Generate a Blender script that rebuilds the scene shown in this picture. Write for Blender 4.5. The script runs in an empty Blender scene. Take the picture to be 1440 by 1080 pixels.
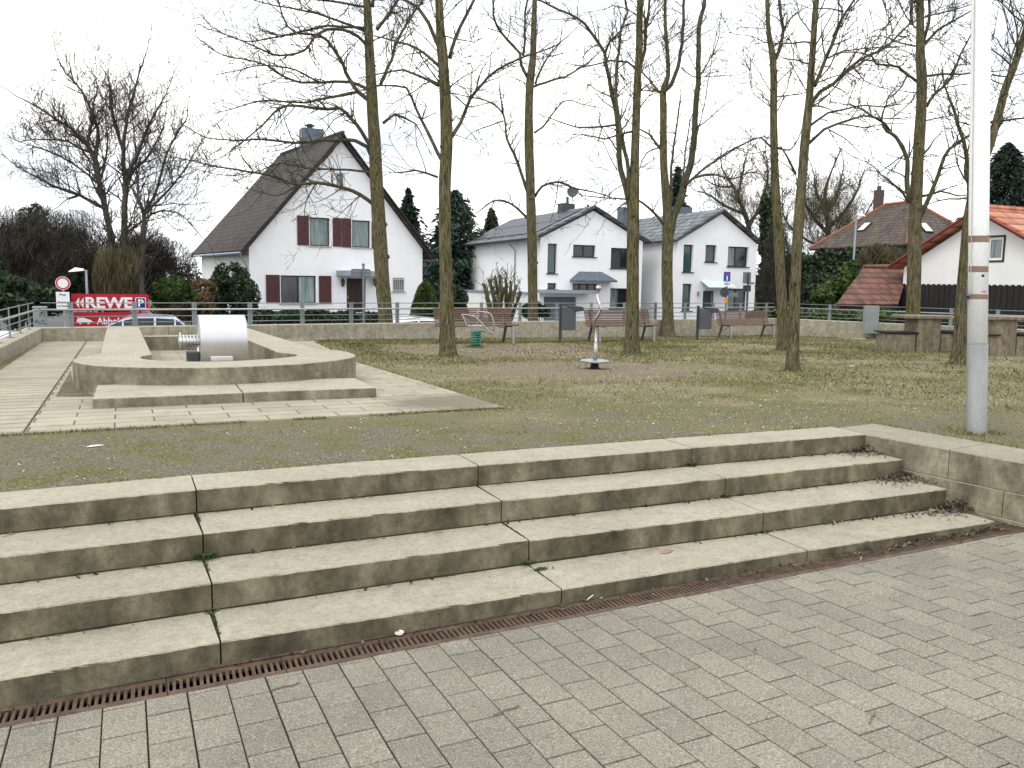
import bpy, bmesh, math, random
import numpy as np
from mathutils import Vector, Matrix, noise
from mathutils.geometry import tessellate_polygon
V = Vector
R = math.radians
scn = bpy.context.scene
COL = scn.collection
rng = random.Random(7)

# ------------------------------------------------------------------ camera
F = 1169.0
PITCH, ROLL, YAW = R(6.997), R(0.911), R(25.014)
SC = 0.866
CAM = V((-.949 * SC, -5.730 * SC, 1.396 * SC))
cy, sy = math.cos(YAW), math.sin(YAW)
cw = V((sy * math.cos(PITCH), cy * math.cos(PITCH), -math.sin(PITCH)))
_r = V((cy, -sy, 0)); _u = _r.cross(cw)
cr = _r * math.cos(ROLL) + _u * math.sin(ROLL)
cu = _u * math.cos(ROLL) - _r * math.sin(ROLL)
cam_d = bpy.data.cameras.new('camera'); cam = bpy.data.objects.new('camera', cam_d); COL.objects.link(cam)
cam_d.sensor_width = 36; cam_d.lens = F / 1440 * 36; cam_d.clip_end = 2000; cam_d.clip_start = .05
m = Matrix((cr, cu, -cw)).transposed().to_4x4(); m.translation = CAM
cam.matrix_world = m
scn.camera = cam

# measuring helpers: a pixel of the 1440x1080 photograph -> a point in the place
def ray(px, py): return cw + cr * ((px - 720) / F) - cu * ((py - 540) / F)
def at_z(px, py, z):
    d = ray(px, py); return CAM + d * ((z - CAM.z) / d.z)
def at_d(px, py, fwd): return CAM + ray(px, py) * fwd
def proj(P):
    d = P - CAM; w = d.dot(cw); return (720 + F * d.dot(cr) / w, 540 - F * d.dot(cu) / w, w)
def zup(P, py):
    d = V((P[0], P[1], 0)) - CAM; Y = (540 - py) / F
    return (Y * d.dot(cw) - d.dot(cu)) / (cu.z - Y * cw.z)
def lerp(a, b, t): return a + (b - a) * t
def G(x, y):
    xs = [(-2.5, -.166), (6, -.29), (18, -.41)]
    if x <= xs[0][0]: k = xs[0][1]
    elif x >= xs[2][0]: k = xs[2][1]
    else:
        a, b = (xs[0], xs[1]) if x < 6 else (xs[1], xs[2])
        k = lerp(a[1], b[1], (x - a[0]) / (b[0] - a[0]))
    return k * min(max((y - .5) / 14, 0), 1.15) - .012
def gnd(px, py):
    z = 0.0
    for _ in range(12):
        P = at_z(px, py, z); z = G(P.x, P.y)
    P.z = z; return P
STREET = -1.9

# ------------------------------------------------------------------ mesh builder
ORG = {}
class MB:
    def __init__(s): s.v = []; s.f = []; s.mi = []; s.cur = 0
    def add(s, vs, fs):
        o = len(s.v); s.v.extend([tuple(p) for p in vs])
        for f in fs: s.f.append([i + o for i in f]); s.mi.append(s.cur)
    def box(s, c, h, ax=None):
        ax = ax or (V((1, 0, 0)), V((0, 1, 0)), V((0, 0, 1))); c = V(c)
        vs = [c + ax[0] * (h[0] * i) + ax[1] * (h[1] * j) + ax[2] * (h[2] * k) for k in (-1, 1) for j in (-1, 1) for i in (-1, 1)]
        s.add(vs, [(0, 2, 3, 1), (4, 5, 7, 6), (0, 1, 5, 4), (2, 6, 7, 3), (0, 4, 6, 2), (1, 3, 7, 5)])
    def span(s, a, b):
        a = V(a); b = V(b); s.box((a + b) / 2, [abs(x) / 2 for x in (b - a)])
    def bar(s, a, b, w, h, up=V((0, 0, 1))):
        a = V(a); b = V(b); d = (b - a); L = d.length; d.normalize(); sx = d.cross(up)
        if sx.length < 1e-4: sx = d.cross(V((0, 1, 0)))
        sx.normalize(); uz = sx.cross(d)
        s.box((a + b) / 2, (L / 2, w / 2, h / 2), (d, sx, uz))
    def tube(s, pts, rad, n=8, cap=True, wob=0, seed=0):
        pts = [V(p) for p in pts]; k = len(pts)
        if not hasattr(rad, '__len__'): rad = [rad] * k
        t0 = (pts[1] - pts[0]).normalized()
        a = t0.orthogonal().normalized(); o = len(s.v); prev = t0
        for i in range(k):
            t = (pts[min(i + 1, k - 1)] - pts[max(i - 1, 0)])
            if t.length < 1e-7: t = prev
            t = t.normalized(); q = prev.rotation_difference(t); a = q @ a; a = (a - t * a.dot(t)).normalized(); b = t.cross(a); prev = t
            for j in range(n):
                th = 2 * math.pi * j / n; rr = rad[i]
                if wob: rr *= 1 + wob * noise.noise(V((math.cos(th) * 1.8 + seed, math.sin(th) * 1.8, i * .13))) + wob * .6 * math.cos(th * 5 + seed)
                s.v.append(tuple(pts[i] + a * (rr * math.cos(th)) + b * (rr * math.sin(th))))
        for i in range(k - 1):
            for j in range(n):
                j2 = (j + 1) % n
                s.f.append([o + i * n + j, o + i * n + j2, o + (i + 1) * n + j2, o + (i + 1) * n + j]); s.mi.append(s.cur)
        if cap:
            s.f.append([o + j for j in range(n)][::-1]); s.mi.append(s.cur)
            s.f.append([o + (k - 1) * n + j for j in range(n)]); s.mi.append(s.cur)
    def prism(s, poly, z0, z1, holes=()):
        """poly: list of (x,y); z0,z1 number or function; holes the same"""
        zf = lambda z, p: z(p[0], p[1]) if callable(z) else z
        loops = [list(poly)] + [list(h) for h in holes]
        flat = [p for l in loops for p in l]
        tris = tessellate_polygon([[V((p[0], p[1], 0)) for p in l] for l in loops])
        n = len(flat); vs = [V((p[0], p[1], zf(z0, p))) for p in flat] + [V((p[0], p[1], zf(z1, p))) for p in flat]
        fs = []
        for t in tris:
            a, b, c = [flat[i] for i in t]
            if (b[0] - a[0]) * (c[1] - a[1]) - (b[1] - a[1]) * (c[0] - a[0]) < 0: t = t[::-1]
            fs.append([i + n for i in t]); fs.append(list(t)[::-1])
        o = 0
        for li, l in enumerate(loops):
            k = len(l); area = sum(l[i][0] * l[(i + 1) % k][1] - l[(i + 1) % k][0] * l[i][1] for i in range(k))
            flip = (area < 0) != (li > 0)
            for i in range(k):
                f = [o + i, o + (i + 1) % k, o + (i + 1) % k + n, o + i + n]
                fs.append(f[::-1] if flip else f)
            o += k
        s.add(vs, fs)
    def lathe(s, c, prof, n=24, ax=None):
        ax = ax or (V((1, 0, 0)), V((0, 1, 0)), V((0, 0, 1))); c = V(c); o = len(s.v); k = len(prof)
        for r, z in prof:
            for j in range(n):
                th = 2 * math.pi * j / n
                s.v.append(tuple(c + ax[0] * (r * math.cos(th)) + ax[1] * (r * math.sin(th)) + ax[2] * z))
        for i in range(k - 1):
            for j in range(n):
                j2 = (j + 1) % n; s.f.append([o + i * n + j, o + i * n + j2, o + (i + 1) * n + j2, o + (i + 1) * n + j]); s.mi.append(s.cur)
        s.f.append([o + j for j in range(n)][::-1]); s.mi.append(s.cur)
        s.f.append([o + (k - 1) * n + j for j in range(n)]); s.mi.append(s.cur)
    def build(s, name, mats, parent=None, smooth=False, bevel=0, loc=None):
        me = bpy.data.meshes.new(name)
        org = ORG.get(parent.name, V((0, 0, 0))) if parent else (V(loc) if loc is not None else V((0, 0, 0)))
        me.from_pydata([(p[0] - org.x, p[1] - org.y, p[2] - org.z) for p in s.v], [], s.f)
        mats = mats if isinstance(mats, (list, tuple)) else [mats]
        for q in mats: me.materials.append(q)
        if len(mats) > 1: me.polygons.foreach_set('material_index', s.mi)
        if smooth: me.polygons.foreach_set('use_smooth', [True] * len(me.polygons))
        me.update()
        o = bpy.data.objects.new(name, me); COL.objects.link(o)
        if parent: o.parent = parent
        elif loc is not None: o.location = org
        ORG[o.name] = org
        if bevel:
            md = o.modifiers.new('b', 'BEVEL'); md.width = bevel; md.segments = 2; md.limit_method = 'ANGLE'; md.angle_limit = R(40)
        return o

def thing(name, label, cat, loc, group=None):
    o = bpy.data.objects.new(name, None); COL.objects.link(o); o.location = loc; o.empty_display_size = .1
    o['label'] = label; o['category'] = cat
    if group: o['group'] = group
    ORG[o.name] = V(loc); return o
def tag(o, label=None, cat=None, group=None, kind=None):
    if label: o['label'] = label
    if cat: o['category'] = cat
    if group: o['group'] = group
    if kind: o['kind'] = kind
    return o
def copy_tree(o, parent=None):
    c = o.copy(); COL.objects.link(c); ORG[c.name] = ORG.get(o.name, V((0, 0, 0)))
    if parent: c.parent = parent
    for ch in list(o.children): copy_tree(ch, c)
    return c

def raw_mesh(name, verts, nper, mat, parent=None):
    """fast mesh of separate n-gons: verts (N*nper,3)"""
    verts = np.asarray(verts, dtype=np.float32).reshape(-1, 3)
    org = ORG.get(parent.name, V((0, 0, 0))) if parent else V((0, 0, 0))
    verts = verts - np.array(org, dtype=np.float32)
    n = len(verts) // nper
    me = bpy.data.meshes.new(name); me.vertices.add(len(verts)); me.loops.add(len(verts)); me.polygons.add(n)
    me.vertices.foreach_set('co', verts.ravel()); me.loops.foreach_set('vertex_index', np.arange(len(verts), dtype=np.int32))
    me.polygons.foreach_set('loop_start', np.arange(0, len(verts), nper, dtype=np.int32))
    me.materials.append(mat); me.update(calc_edges=True)
    o = bpy.data.objects.new(name, me); COL.objects.link(o)
    if parent: o.parent = parent
    ORG[o.name] = org
    return o

# ------------------------------------------------------------------ materials
def newmat(name):
    mt = bpy.data.materials.new(name); mt.use_nodes = True
    nt = mt.node_tree; return mt, nt, nt.nodes['Principled BSDF']
def N(nt, typ, **kw):
    n = nt.nodes.new(typ)
    for k, v in kw.items(): setattr(n, k, v)
    return n
def L(nt, a, b): nt.links.new(a, b)
def pos(nt, scale=(1, 1, 1), rot=0):
    g = N(nt, 'ShaderNodeNewGeometry'); mp = N(nt, 'ShaderNodeMapping'); mp.inputs['Scale'].default_value = scale
    mp.inputs['Rotation'].default_value = (0, 0, rot)
    L(nt, g.outputs['Position'], mp.inputs['Vector']); return mp.outputs[0]
def nz(nt, vec, scale, detail=5, rough=.55):
    n = N(nt, 'ShaderNodeTexNoise'); n.inputs['Scale'].default_value = scale; n.inputs['Detail'].default_value = detail
    n.inputs['Roughness'].default_value = rough; L(nt, vec, n.inputs['Vector']); return n.outputs['Fac']
def ramp(nt, fac, stops):
    r = N(nt, 'ShaderNodeValToRGB'); e = r.color_ramp.elements
    while len(e) < len(stops): e.new(.5)
    for i, (p, c) in enumerate(stops):
        e[i].position = p; e[i].color = (c, c, c, 1) if not hasattr(c, '__len__') else (*c[:3], 1)
    L(nt, fac, r.inputs[0]); return r.outputs[0]
def mix(nt, fac, a, b, mode='MIX'):
    m_ = N(nt, 'ShaderNodeMix', data_type='RGBA', blend_type=mode)
    for sock, val in ((m_.inputs[0], fac), (m_.inputs[6], a), (m_.inputs[7], b)):
        if hasattr(val, 'links') or hasattr(val, 'is_linked'): L(nt, val, sock)
        elif hasattr(val, '__len__'): sock.default_value = (*val[:3], 1)
        else: sock.default_value = val
    return m_.outputs[2]
def mth(nt, op, a, b=0.0, c=None):
    m_ = N(nt, 'ShaderNodeMath', operation=op)
    for i, val in enumerate((a, b, c)):
        if val is None: continue
        if hasattr(val, 'is_linked'): L(nt, val, m_.inputs[i])
        else: m_.inputs[i].default_value = val
    return m_.outputs[0]
def bump(nt, bs, h, strength=.3, dist=.02):
    b = N(nt, 'ShaderNodeBump'); b.inputs['Strength'].default_value = strength; b.inputs['Distance'].default_value = dist
    L(nt, h, b.inputs['Height']); L(nt, b.outputs[0], bs.inputs['Normal'])
def mul(c, k): return tuple(x * k for x in c)

def mk(name, col, var=.2, scale=4, rough=.8, bmp=0, bscale=60, metal=0, stretch=(1, 1, 1), col2=None, island=0, spec=.35, fine=.1, fscale=90, dist=.01):
    mt, nt, bs = newmat(name)
    v = pos(nt, stretch)
    a = mul(col, 1 - var); b = col2 or mul(col, 1 + var)
    c = ramp(nt, nz(nt, v, scale, 6, .6), [(.32, a), (.68, b)])
    if fine: c = mix(nt, 1.0, c, ramp(nt, nz(nt, v, fscale, 3, .6), [(.3, 1 - fine), (.7, 1 + fine)]), 'MULTIPLY')
    if island:
        g = N(nt, 'ShaderNodeNewGeometry')
        c = mix(nt, 1.0, c, ramp(nt, g.outputs['Random Per Island'], [(0, 1 - island), (1, 1 + island)]), 'MULTIPLY')
    L(nt, c, bs.inputs['Base Color'])
    bs.inputs['Roughness'].default_value = rough; bs.inputs['Metallic'].default_value = metal; bs.inputs['Specular IOR Level'].default_value = spec
    if bmp: bump(nt, bs, nz(nt, v, bscale, 5, .6), bmp, dist)
    return mt

def concrete(name, top, side, amp=.6, sx=6, rough=.9):
    """weathered cast concrete: worn pale treads, algae growing mottled over the standing faces"""
    mt, nt, bs = newmat(name)
    v = pos(nt); g = N(nt, 'ShaderNodeNewGeometry')
    big = nz(nt, v, 1.7, 6, .6); mid = nz(nt, v, 9, 6, .65); fin = nz(nt, v, 160, 3, .7); pore = nz(nt, v, 420, 2, .7)
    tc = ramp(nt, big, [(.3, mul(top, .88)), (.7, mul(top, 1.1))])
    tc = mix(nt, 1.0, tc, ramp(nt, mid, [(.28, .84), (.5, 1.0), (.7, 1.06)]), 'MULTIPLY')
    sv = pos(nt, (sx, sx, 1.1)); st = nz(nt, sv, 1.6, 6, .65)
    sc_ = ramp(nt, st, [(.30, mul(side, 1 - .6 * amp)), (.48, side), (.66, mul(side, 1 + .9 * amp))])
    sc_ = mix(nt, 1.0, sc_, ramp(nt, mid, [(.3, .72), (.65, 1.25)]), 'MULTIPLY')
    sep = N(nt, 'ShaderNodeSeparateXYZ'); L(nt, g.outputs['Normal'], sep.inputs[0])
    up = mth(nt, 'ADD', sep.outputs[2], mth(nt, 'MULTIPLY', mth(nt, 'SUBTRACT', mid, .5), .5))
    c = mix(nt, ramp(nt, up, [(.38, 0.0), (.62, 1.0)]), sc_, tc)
    c = mix(nt, 1.0, c, ramp(nt, fin, [(.28, .55), (.45, .95), (.55, 1.0), (.72, 1.32)]), 'MULTIPLY')
    c = mix(nt, 1.0, c, ramp(nt, nz(nt, v, 30, 6, .75), [(.32, .80), (.5, 1.0), (.68, 1.14)]), 'MULTIPLY')
    c = mix(nt, ramp(nt, pore, [(.30, .7), (.36, 0.0)]), c, mul(side, .5))
    L(nt, c, bs.inputs['Base Color']); bs.inputs['Roughness'].default_value = rough; bs.inputs['Specular IOR Level'].default_value = .25
    h = mth(nt, 'ADD', fin, mth(nt, 'MULTIPLY', mid, .8)); bump(nt, bs, h, .45, .006)
    return mt

M = {}
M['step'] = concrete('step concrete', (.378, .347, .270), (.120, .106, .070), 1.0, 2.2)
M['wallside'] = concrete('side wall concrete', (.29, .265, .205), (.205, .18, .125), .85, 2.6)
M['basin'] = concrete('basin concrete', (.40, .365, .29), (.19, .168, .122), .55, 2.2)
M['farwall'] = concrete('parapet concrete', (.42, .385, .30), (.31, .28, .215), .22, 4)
M['table'] = concrete('table concrete', (.24, .21, .17), (.20, .165, .12))
M['rust'] = mk('rusty cast iron', (.088, .060, .043), .3, 14, .85, .4, 90, col2=(.145, .097, .068))
M['dark'] = mk('black mud', (.012, .010, .008), .3, 20, .95)
M['galv'] = mk('galvanised steel', (.36, .38, .39), .12, 6, .42, metal=.8, fine=.05)
M['post'] = mk('grey painted steel', (.22, .25, .26), .1, 6, .5, metal=.3)
M['steel'] = mk('brushed stainless', (.62, .62, .62), .06, 3, .3, metal=1.0, fine=.03)
M['drum'] = mk('matt aluminium sheet', (.62, .62, .64), .06, 2.5, .46, metal=.8, stretch=(1, 1, .5), fine=.01)
M['chrome'] = mk('polished steel', (.42, .41, .40), .04, 3, .2, metal=1.0, fine=0)
M['wood'] = mk('bench hardwood', (.160, .102, .080), .25, 3, .7, .2, 40, stretch=(1, 12, 12), island=.22)
M['greenspring'] = mk('green coated spring', (.03, .19, .15), .2, 12, .45)
M['moss'] = mk('moss', (.06, .085, .02), .4, 12, 1.0)
M['anthracite'] = mk('anthracite paint', (.055, .058, .064), .08, 5, .5)
M['binpaint'] = mk('grey bin paint', (.085, .088, .10), .12, 5, .5)
M['boardgrey'] = mk('grey metal box', (.235, .26, .265), .1, 4, .5)
M['polewhite'] = mk('white pole paint', (.78, .79, .78), .06, 3, .35, stretch=(1, 1, .3))
M['polegalv'] = mk('dull zinc', (.30, .305, .30), .2, 4, .42, metal=.45, stretch=(1, 1, .4))
M['tape'] = mk('brown parcel tape', (.20, .125, .09), .15, 12, .5)
M['pink'] = mk('pink sticker', (.6, .06, .35), .1, 10, .5)
M['white'] = mk('white render', (.88, .88, .89), .03, 1.2, .9, .12, 120, fine=.02)
M['white2'] = mk('white render aged', (.80, .80, .775), .06, 1.0, .9, .12, 120, fine=.03)
M['shutter'] = mk('oxblood shutter', (.085, .030, .031), .12, 6, .6)
M['brownframe'] = mk('brown frame', (.035, .018, .014), .1, 6, .5)
M['greyframe'] = mk('anthracite frame', (.03, .032, .038), .1, 6, .45)
M['whiteframe'] = mk('white frame', (.75, .75, .74), .03, 6, .4)
M['sill'] = mk('stone sill', (.42, .40, .37), .1, 6, .8)
M['slate'] = mk('slate cladding', (.11, .13, .16), .25, 5, .6, .3, 30)
M['zinc'] = mk('zinc sheet', (.30, .34, .38), .1, 4, .4, metal=.4)
M['sky_glass'] = mk('clear canopy glass', (.62, .70, .72), .03, 4, .1, fine=0)
M['darkglass'] = mk('dark glass', (.018, .021, .023), .1, 2, .06, spec=.6, fine=0)
M['greenglass'] = mk('green tinted glass', (.045, .085, .085), .15, 1.5, .08, spec=.6, fine=0)
M['darkwood'] = mk('dark stained boards', (.020, .018, .017), .3, 3, .8, .3, 30, stretch=(1, 6, .3))
M['brick'] = mk('chimney brick', (.09, .065, .055), .3, 10, .9)
M['redboard'] = mk('red verge board', (.28, .055, .035), .15, 3, .6)
M['signred'] = mk('sign red', (.42, .008, .025), .04, 3, .4, fine=0)
M['signwhite'] = mk('sign white', (.82, .82, .82), .02, 3, .4, fine=0)
M['signblue'] = mk('sign blue', (.008, .015, .16), .04, 3, .4, fine=0)
M['trafficblue'] = mk('traffic blue', (.012, .09, .42), .04, 3, .4, fine=0)
M['trafficred'] = mk('traffic red', (.55, .02, .02), .04, 3, .4, fine=0)
M['orange'] = mk('orange plastic', (.75, .30, .02), .05, 3, .5, fine=0)
M['signback'] = mk('aluminium sign back', (.20, .225, .245), .1, 5, .5, metal=.3)
M['black'] = mk('black rubber', (.02, .02, .02), .1, 8, .8)
M['ink'] = mk('black ink', (.03, .03, .04), .1, 8, .6, fine=0)
M['silverpaint'] = mk('silver car paint', (.50, .55, .64), .03, 2, .22, metal=.4, fine=0)
M['whitepaint'] = mk('white car paint', (.80, .80, .80), .02, 2, .25, fine=0)
M['twig'] = mk('dry twig', (.16, .13, .09), .3, 10, .9)
M['paper'] = mk('paper scrap', (.75, .74, .70), .05, 20, .8)
M['card'] = mk('brown card', (.30, .225, .16), .15, 15, .9)

def bark(name, a, b, c):
    mt, nt, bs = newmat(name)
    v = pos(nt, (1, 1, .065)); f = nz(nt, v, 36, 5, .72); l = nz(nt, pos(nt), 2.2, 5, .6); s2 = nz(nt, pos(nt), 25, 4, .6)
    col = ramp(nt, f, [(.36, mul(a, .22)), (.47, a), (.64, b)])
    col = mix(nt, ramp(nt, l, [(.40, 0.0), (.62, .7)]), col, mix(nt, 1.0, c, ramp(nt, f, [(.36, .22), (.6, 1.25)]), 'MULTIPLY'))
    col = mix(nt, 1.0, col, ramp(nt, s2, [(.3, .75), (.7, 1.2)]), 'MULTIPLY')
    L(nt, col, bs.inputs['Base Color']); bs.inputs['Roughness'].default_value = .95; bs.inputs['Specular IOR Level'].default_value = .15
    bump(nt, bs, f, .9, .025); return mt
M['bark'] = bark('plane tree bark', (.092, .078, .048), (.185, .155, .10), (.112, .105, .038))
M['limb'] = bark('limb bark', (.070, .062, .048), (.125, .112, .082), (.12, .118, .042))
M['farbark'] = bark('distant bark', (.085, .076, .064), (.13, .118, .097), (.09, .085, .056))
M['darkbark'] = bark('dark bark', (.045, .040, .032), (.07, .06, .05), (.06, .06, .03))

def leafmat(name, cols, rough=.7, trans=.0):
    mt, nt, bs = newmat(name)
    g = N(nt, 'ShaderNodeNewGeometry')
    st = [(i / max(1, len(cols) - 1), c) for i, c in enumerate(cols)]
    c = ramp(nt, g.outputs['Random Per Island'], st)
    c = mix(nt, 1.0, c, ramp(nt, nz(nt, pos(nt), 1.3, 4, .6), [(.35, .65), (.65, 1.3)]), 'MULTIPLY')
    L(nt, c, bs.inputs['Base Color']); bs.inputs['Roughness'].default_value = rough; bs.inputs['Specular IOR Level'].default_value = .25
    return mt
M['leaf_dark'] = leafmat('dark evergreen leaves', [(.012, .022, .010), (.03, .05, .022), (.05, .075, .035)])
M['leaf_mid'] = leafmat('mid green leaves', [(.025, .05, .012), (.06, .10, .025), (.09, .14, .04)])
M['leaf_thuja'] = leafmat('thuja sprays', [(.04, .06, .016), (.075, .10, .026), (.11, .135, .04)])
M['leaf_olive'] = leafmat('brown olive twigs', [(.06, .05, .028), (.10, .088, .045), (.14, .125, .06)])
M['leaf_brown'] = leafmat('dry brown brush', [(.026, .025, .018), (.046, .042, .031), (.075, .066, .049)])
M['leaf_rust'] = leafmat('rusty dry hedge', [(.09, .06, .03), (.16, .11, .05), (.20, .15, .07)])
M['leaf_fir'] = leafmat('fir needles', [(.012, .024, .016), (.025, .042, .028), (.04, .06, .04)])
M['leaf_bluefir'] = leafmat('blue green needles', [(.02, .04, .03), (.04, .07, .05), (.06, .09, .07)])
M['grass'] = leafmat('winter grass', [(.085, .10, .028), (.14, .155, .045), (.20, .195, .075), (.32, .28, .16)])
M['litter'] = leafmat('dry leaf litter', [(.14, .105, .06), (.26, .21, .125), (.36, .30, .195), (.46, .41, .29)])
M['darklitter'] = leafmat('wet leaf litter', [(.012, .009, .006), (.03, .022, .015), (.06, .042, .028), (.25, .20, .14)])
M['petal'] = leafmat('pale petals', [(.40, .40, .33), (.62, .62, .55), (.78, .78, .72)])

def tiles(name, a, b, along, rows=3.2, cols=4.0, rough=.8, depth=.03, curve=True):
    """tile rows run level; 'along' is the level direction of the roof in plan"""
    mt, nt, bs = newmat(name); g = N(nt, 'ShaderNodeNewGeometry')
    dp = N(nt, 'ShaderNodeVectorMath', operation='DOT_PRODUCT'); L(nt, g.outputs['Position'], dp.inputs[0]); dp.inputs[1].default_value = (along[0], along[1], 0)
    sep = N(nt, 'ShaderNodeSeparateXYZ'); L(nt, g.outputs['Position'], sep.inputs[0])
    rowv = mth(nt, 'MULTIPLY', sep.outputs[2], rows); rf = mth(nt, 'FRACT', rowv); ri = mth(nt, 'FLOOR', rowv)
    cv = mth(nt, 'ADD', mth(nt, 'MULTIPLY', dp.outputs['Value'], cols), mth(nt, 'MULTIPLY', ri, .5 if not curve else 0.0))
    cf = mth(nt, 'FRACT', cv); ci = mth(nt, 'FLOOR', cv)
    wn = N(nt, 'ShaderNodeTexWhiteNoise', noise_dimensions='2D'); cmb = N(nt, 'ShaderNodeCombineXYZ'); L(nt, ci, cmb.inputs[0]); L(nt, ri, cmb.inputs[1]); L(nt, cmb.outputs[0], wn.inputs['Vector'])
    c = mix(nt, wn.outputs['Value'], mul(a, .85), mul(b, 1.12))
    c = mix(nt, 1.0, c, ramp(nt, nz(nt, pos(nt), .9, 6, .65), [(.3, .72), (.7, 1.22)]), 'MULTIPLY')
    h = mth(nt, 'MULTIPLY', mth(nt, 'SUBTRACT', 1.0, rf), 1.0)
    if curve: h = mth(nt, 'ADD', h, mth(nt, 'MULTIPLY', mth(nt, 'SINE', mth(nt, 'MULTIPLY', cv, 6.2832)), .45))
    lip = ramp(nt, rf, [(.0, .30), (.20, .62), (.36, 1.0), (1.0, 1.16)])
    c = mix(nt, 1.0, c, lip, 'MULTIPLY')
    L(nt, c, bs.inputs['Base Color']); bs.inputs['Roughness'].default_value = rough; bump(nt, bs, h, .8, depth); return mt

def gnd_material():
    mt, nt, bs = newmat('plaza soil moss and grit')
    v = pos(nt); g = N(nt, 'ShaderNodeNewGeometry'); sep = N(nt, 'ShaderNodeSeparateXYZ'); L(nt, g.outputs['Position'], sep.inputs[0])
    big = nz(nt, v, .42, 6, .62); mid = nz(nt, v, 2.3, 6, .65); fin = nz(nt, v, 38, 5, .7); gr = nz(nt, v, 150, 3, .75)
    grit = mix(nt, mid, (.135, .124, .092), (.20, .185, .138))
    mossc = mix(nt, fin, (.095, .097, .036), (.175, .172, .068))
    straw = mix(nt, fin, (.165, .138, .082), (.31, .265, .172))
    earth = mix(nt, fin, (.165, .128, .093), (.275, .225, .168))
    ymix = ramp(nt, mth(nt, 'ADD', mth(nt, 'ADD', mth(nt, 'DIVIDE', sep.outputs[1], 14.0), mth(nt, 'MULTIPLY', mth(nt, 'MAXIMUM', mth(nt, 'SUBTRACT', sep.outputs[0], 1.0), 0.0), .030)), mth(nt, 'MULTIPLY', mth(nt, 'SUBTRACT', big, .5), .5)), [(.10, 0.0), (.30, 1.0)])
    c = mix(nt, ramp(nt, mid, [(.44, 0.0), (.58, .85)]), grit, mossc)
    field = mix(nt, ramp(nt, mth(nt, 'ADD', mth(nt, 'MULTIPLY', big, .6), mth(nt, 'MULTIPLY', mid, .4)), [(.44, 0.0), (.58, 1.0)]), mossc, straw)
    c = mix(nt, ymix, c, field)
    def spot(P, rad):
        d = N(nt, 'ShaderNodeVectorMath', operation='DISTANCE'); L(nt, g.outputs['Position'], d.inputs[0]); d.inputs[1].default_value = P
        return ramp(nt, mth(nt, 'ADD', mth(nt, 'DIVIDE', d.outputs['Value'], rad), mth(nt, 'MULTIPLY', mth(nt, 'SUBTRACT', mid, .5), .9)), [(.55, .9), (1.0, 0.0)])
    c = mix(nt, spot(tuple(gnd(820, 520)), 2.3), c, earth)
    c = mix(nt, spot(tuple(gnd(700, 492)), 3.2), c, earth)
    c = mix(nt, 1.0, c, ramp(nt, gr, [(.3, .62), (.5, 1.0), (.72, 1.45)]), 'MULTIPLY')
    c = mix(nt, 1.0, c, ramp(nt, nz(nt, v, 52, 4, .75), [(.32, .42), (.48, .92), (.66, 1.75)]), 'MULTIPLY')
    c = mix(nt, ramp(nt, nz(nt, v, 75, 2, .5), [(.63, 0.0), (.68, .6)]), c, (.34, .30, .21))
    L(nt, c, bs.inputs['Base Color']); bs.inputs['Roughness'].default_value = 1.0; bs.inputs['Specular IOR Level'].default_value = .1
    bump(nt, bs, mth(nt, 'ADD', fin, gr), .7, .015); return mt
M['plaza'] = gnd_material()

def paver_material():
    mt, nt, bs = newmat('granite faced pavers'); v = pos(nt); g = N(nt, 'ShaderNodeNewGeometry')
    base = ramp(nt, g.outputs['Random Per Island'], [(0, (.222, .203, .162)), (.5, (.246, .226, .180)), (1, (.272, .251, .200))])
    base = mix(nt, 1.0, base, ramp(nt, nz(nt, v, .9, 5, .6), [(.3, .80), (.7, 1.18)]), 'MULTIPLY')
    base = mix(nt, ramp(nt, nz(nt, v, 6, 5, .6), [(.5, 0.0), (.7, .35)]), base, (.30, .285, .235))
    sp = nz(nt, v, 240, 4, .85)
    base = mix(nt, 1.0, base, ramp(nt, nz(nt, v, 115, 3, .8), [(.32, .42), (.46, .90), (.56, 1.06), (.68, 1.75)]), 'MULTIPLY')
    c = mix(nt, 1.0, base, ramp(nt, sp, [(.30, .38), (.42, .80), (.54, 1.0), (.68, 1.65)]), 'MULTIPLY')
    vo = N(nt, 'ShaderNodeTexVoronoi'); vo.inputs['Scale'].default_value = 260; L(nt, v, vo.inputs['Vector'])
    c = mix(nt, ramp(nt, vo.outputs['Color'], [(.86, 0.0), (.90, .55)]), c, (.47, .45, .39))
    c = mix(nt, ramp(nt, vo.outputs['Color'], [(.12, .7), (.16, 0.0)]), c, (.075, .068, .058))
    L(nt, c, bs.inputs['Base Color']); bs.inputs['Roughness'].default_value = .85; bs.inputs['Specular IOR Level'].default_value = .3
    bump(nt, bs, sp, .35, .003); return mt
M['paver'] = paver_material()
M['joint'] = mk('mossy joint sand', (.026, .023, .013), .4, 9, 1.0, col2=(.036, .038, .013))

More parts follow.
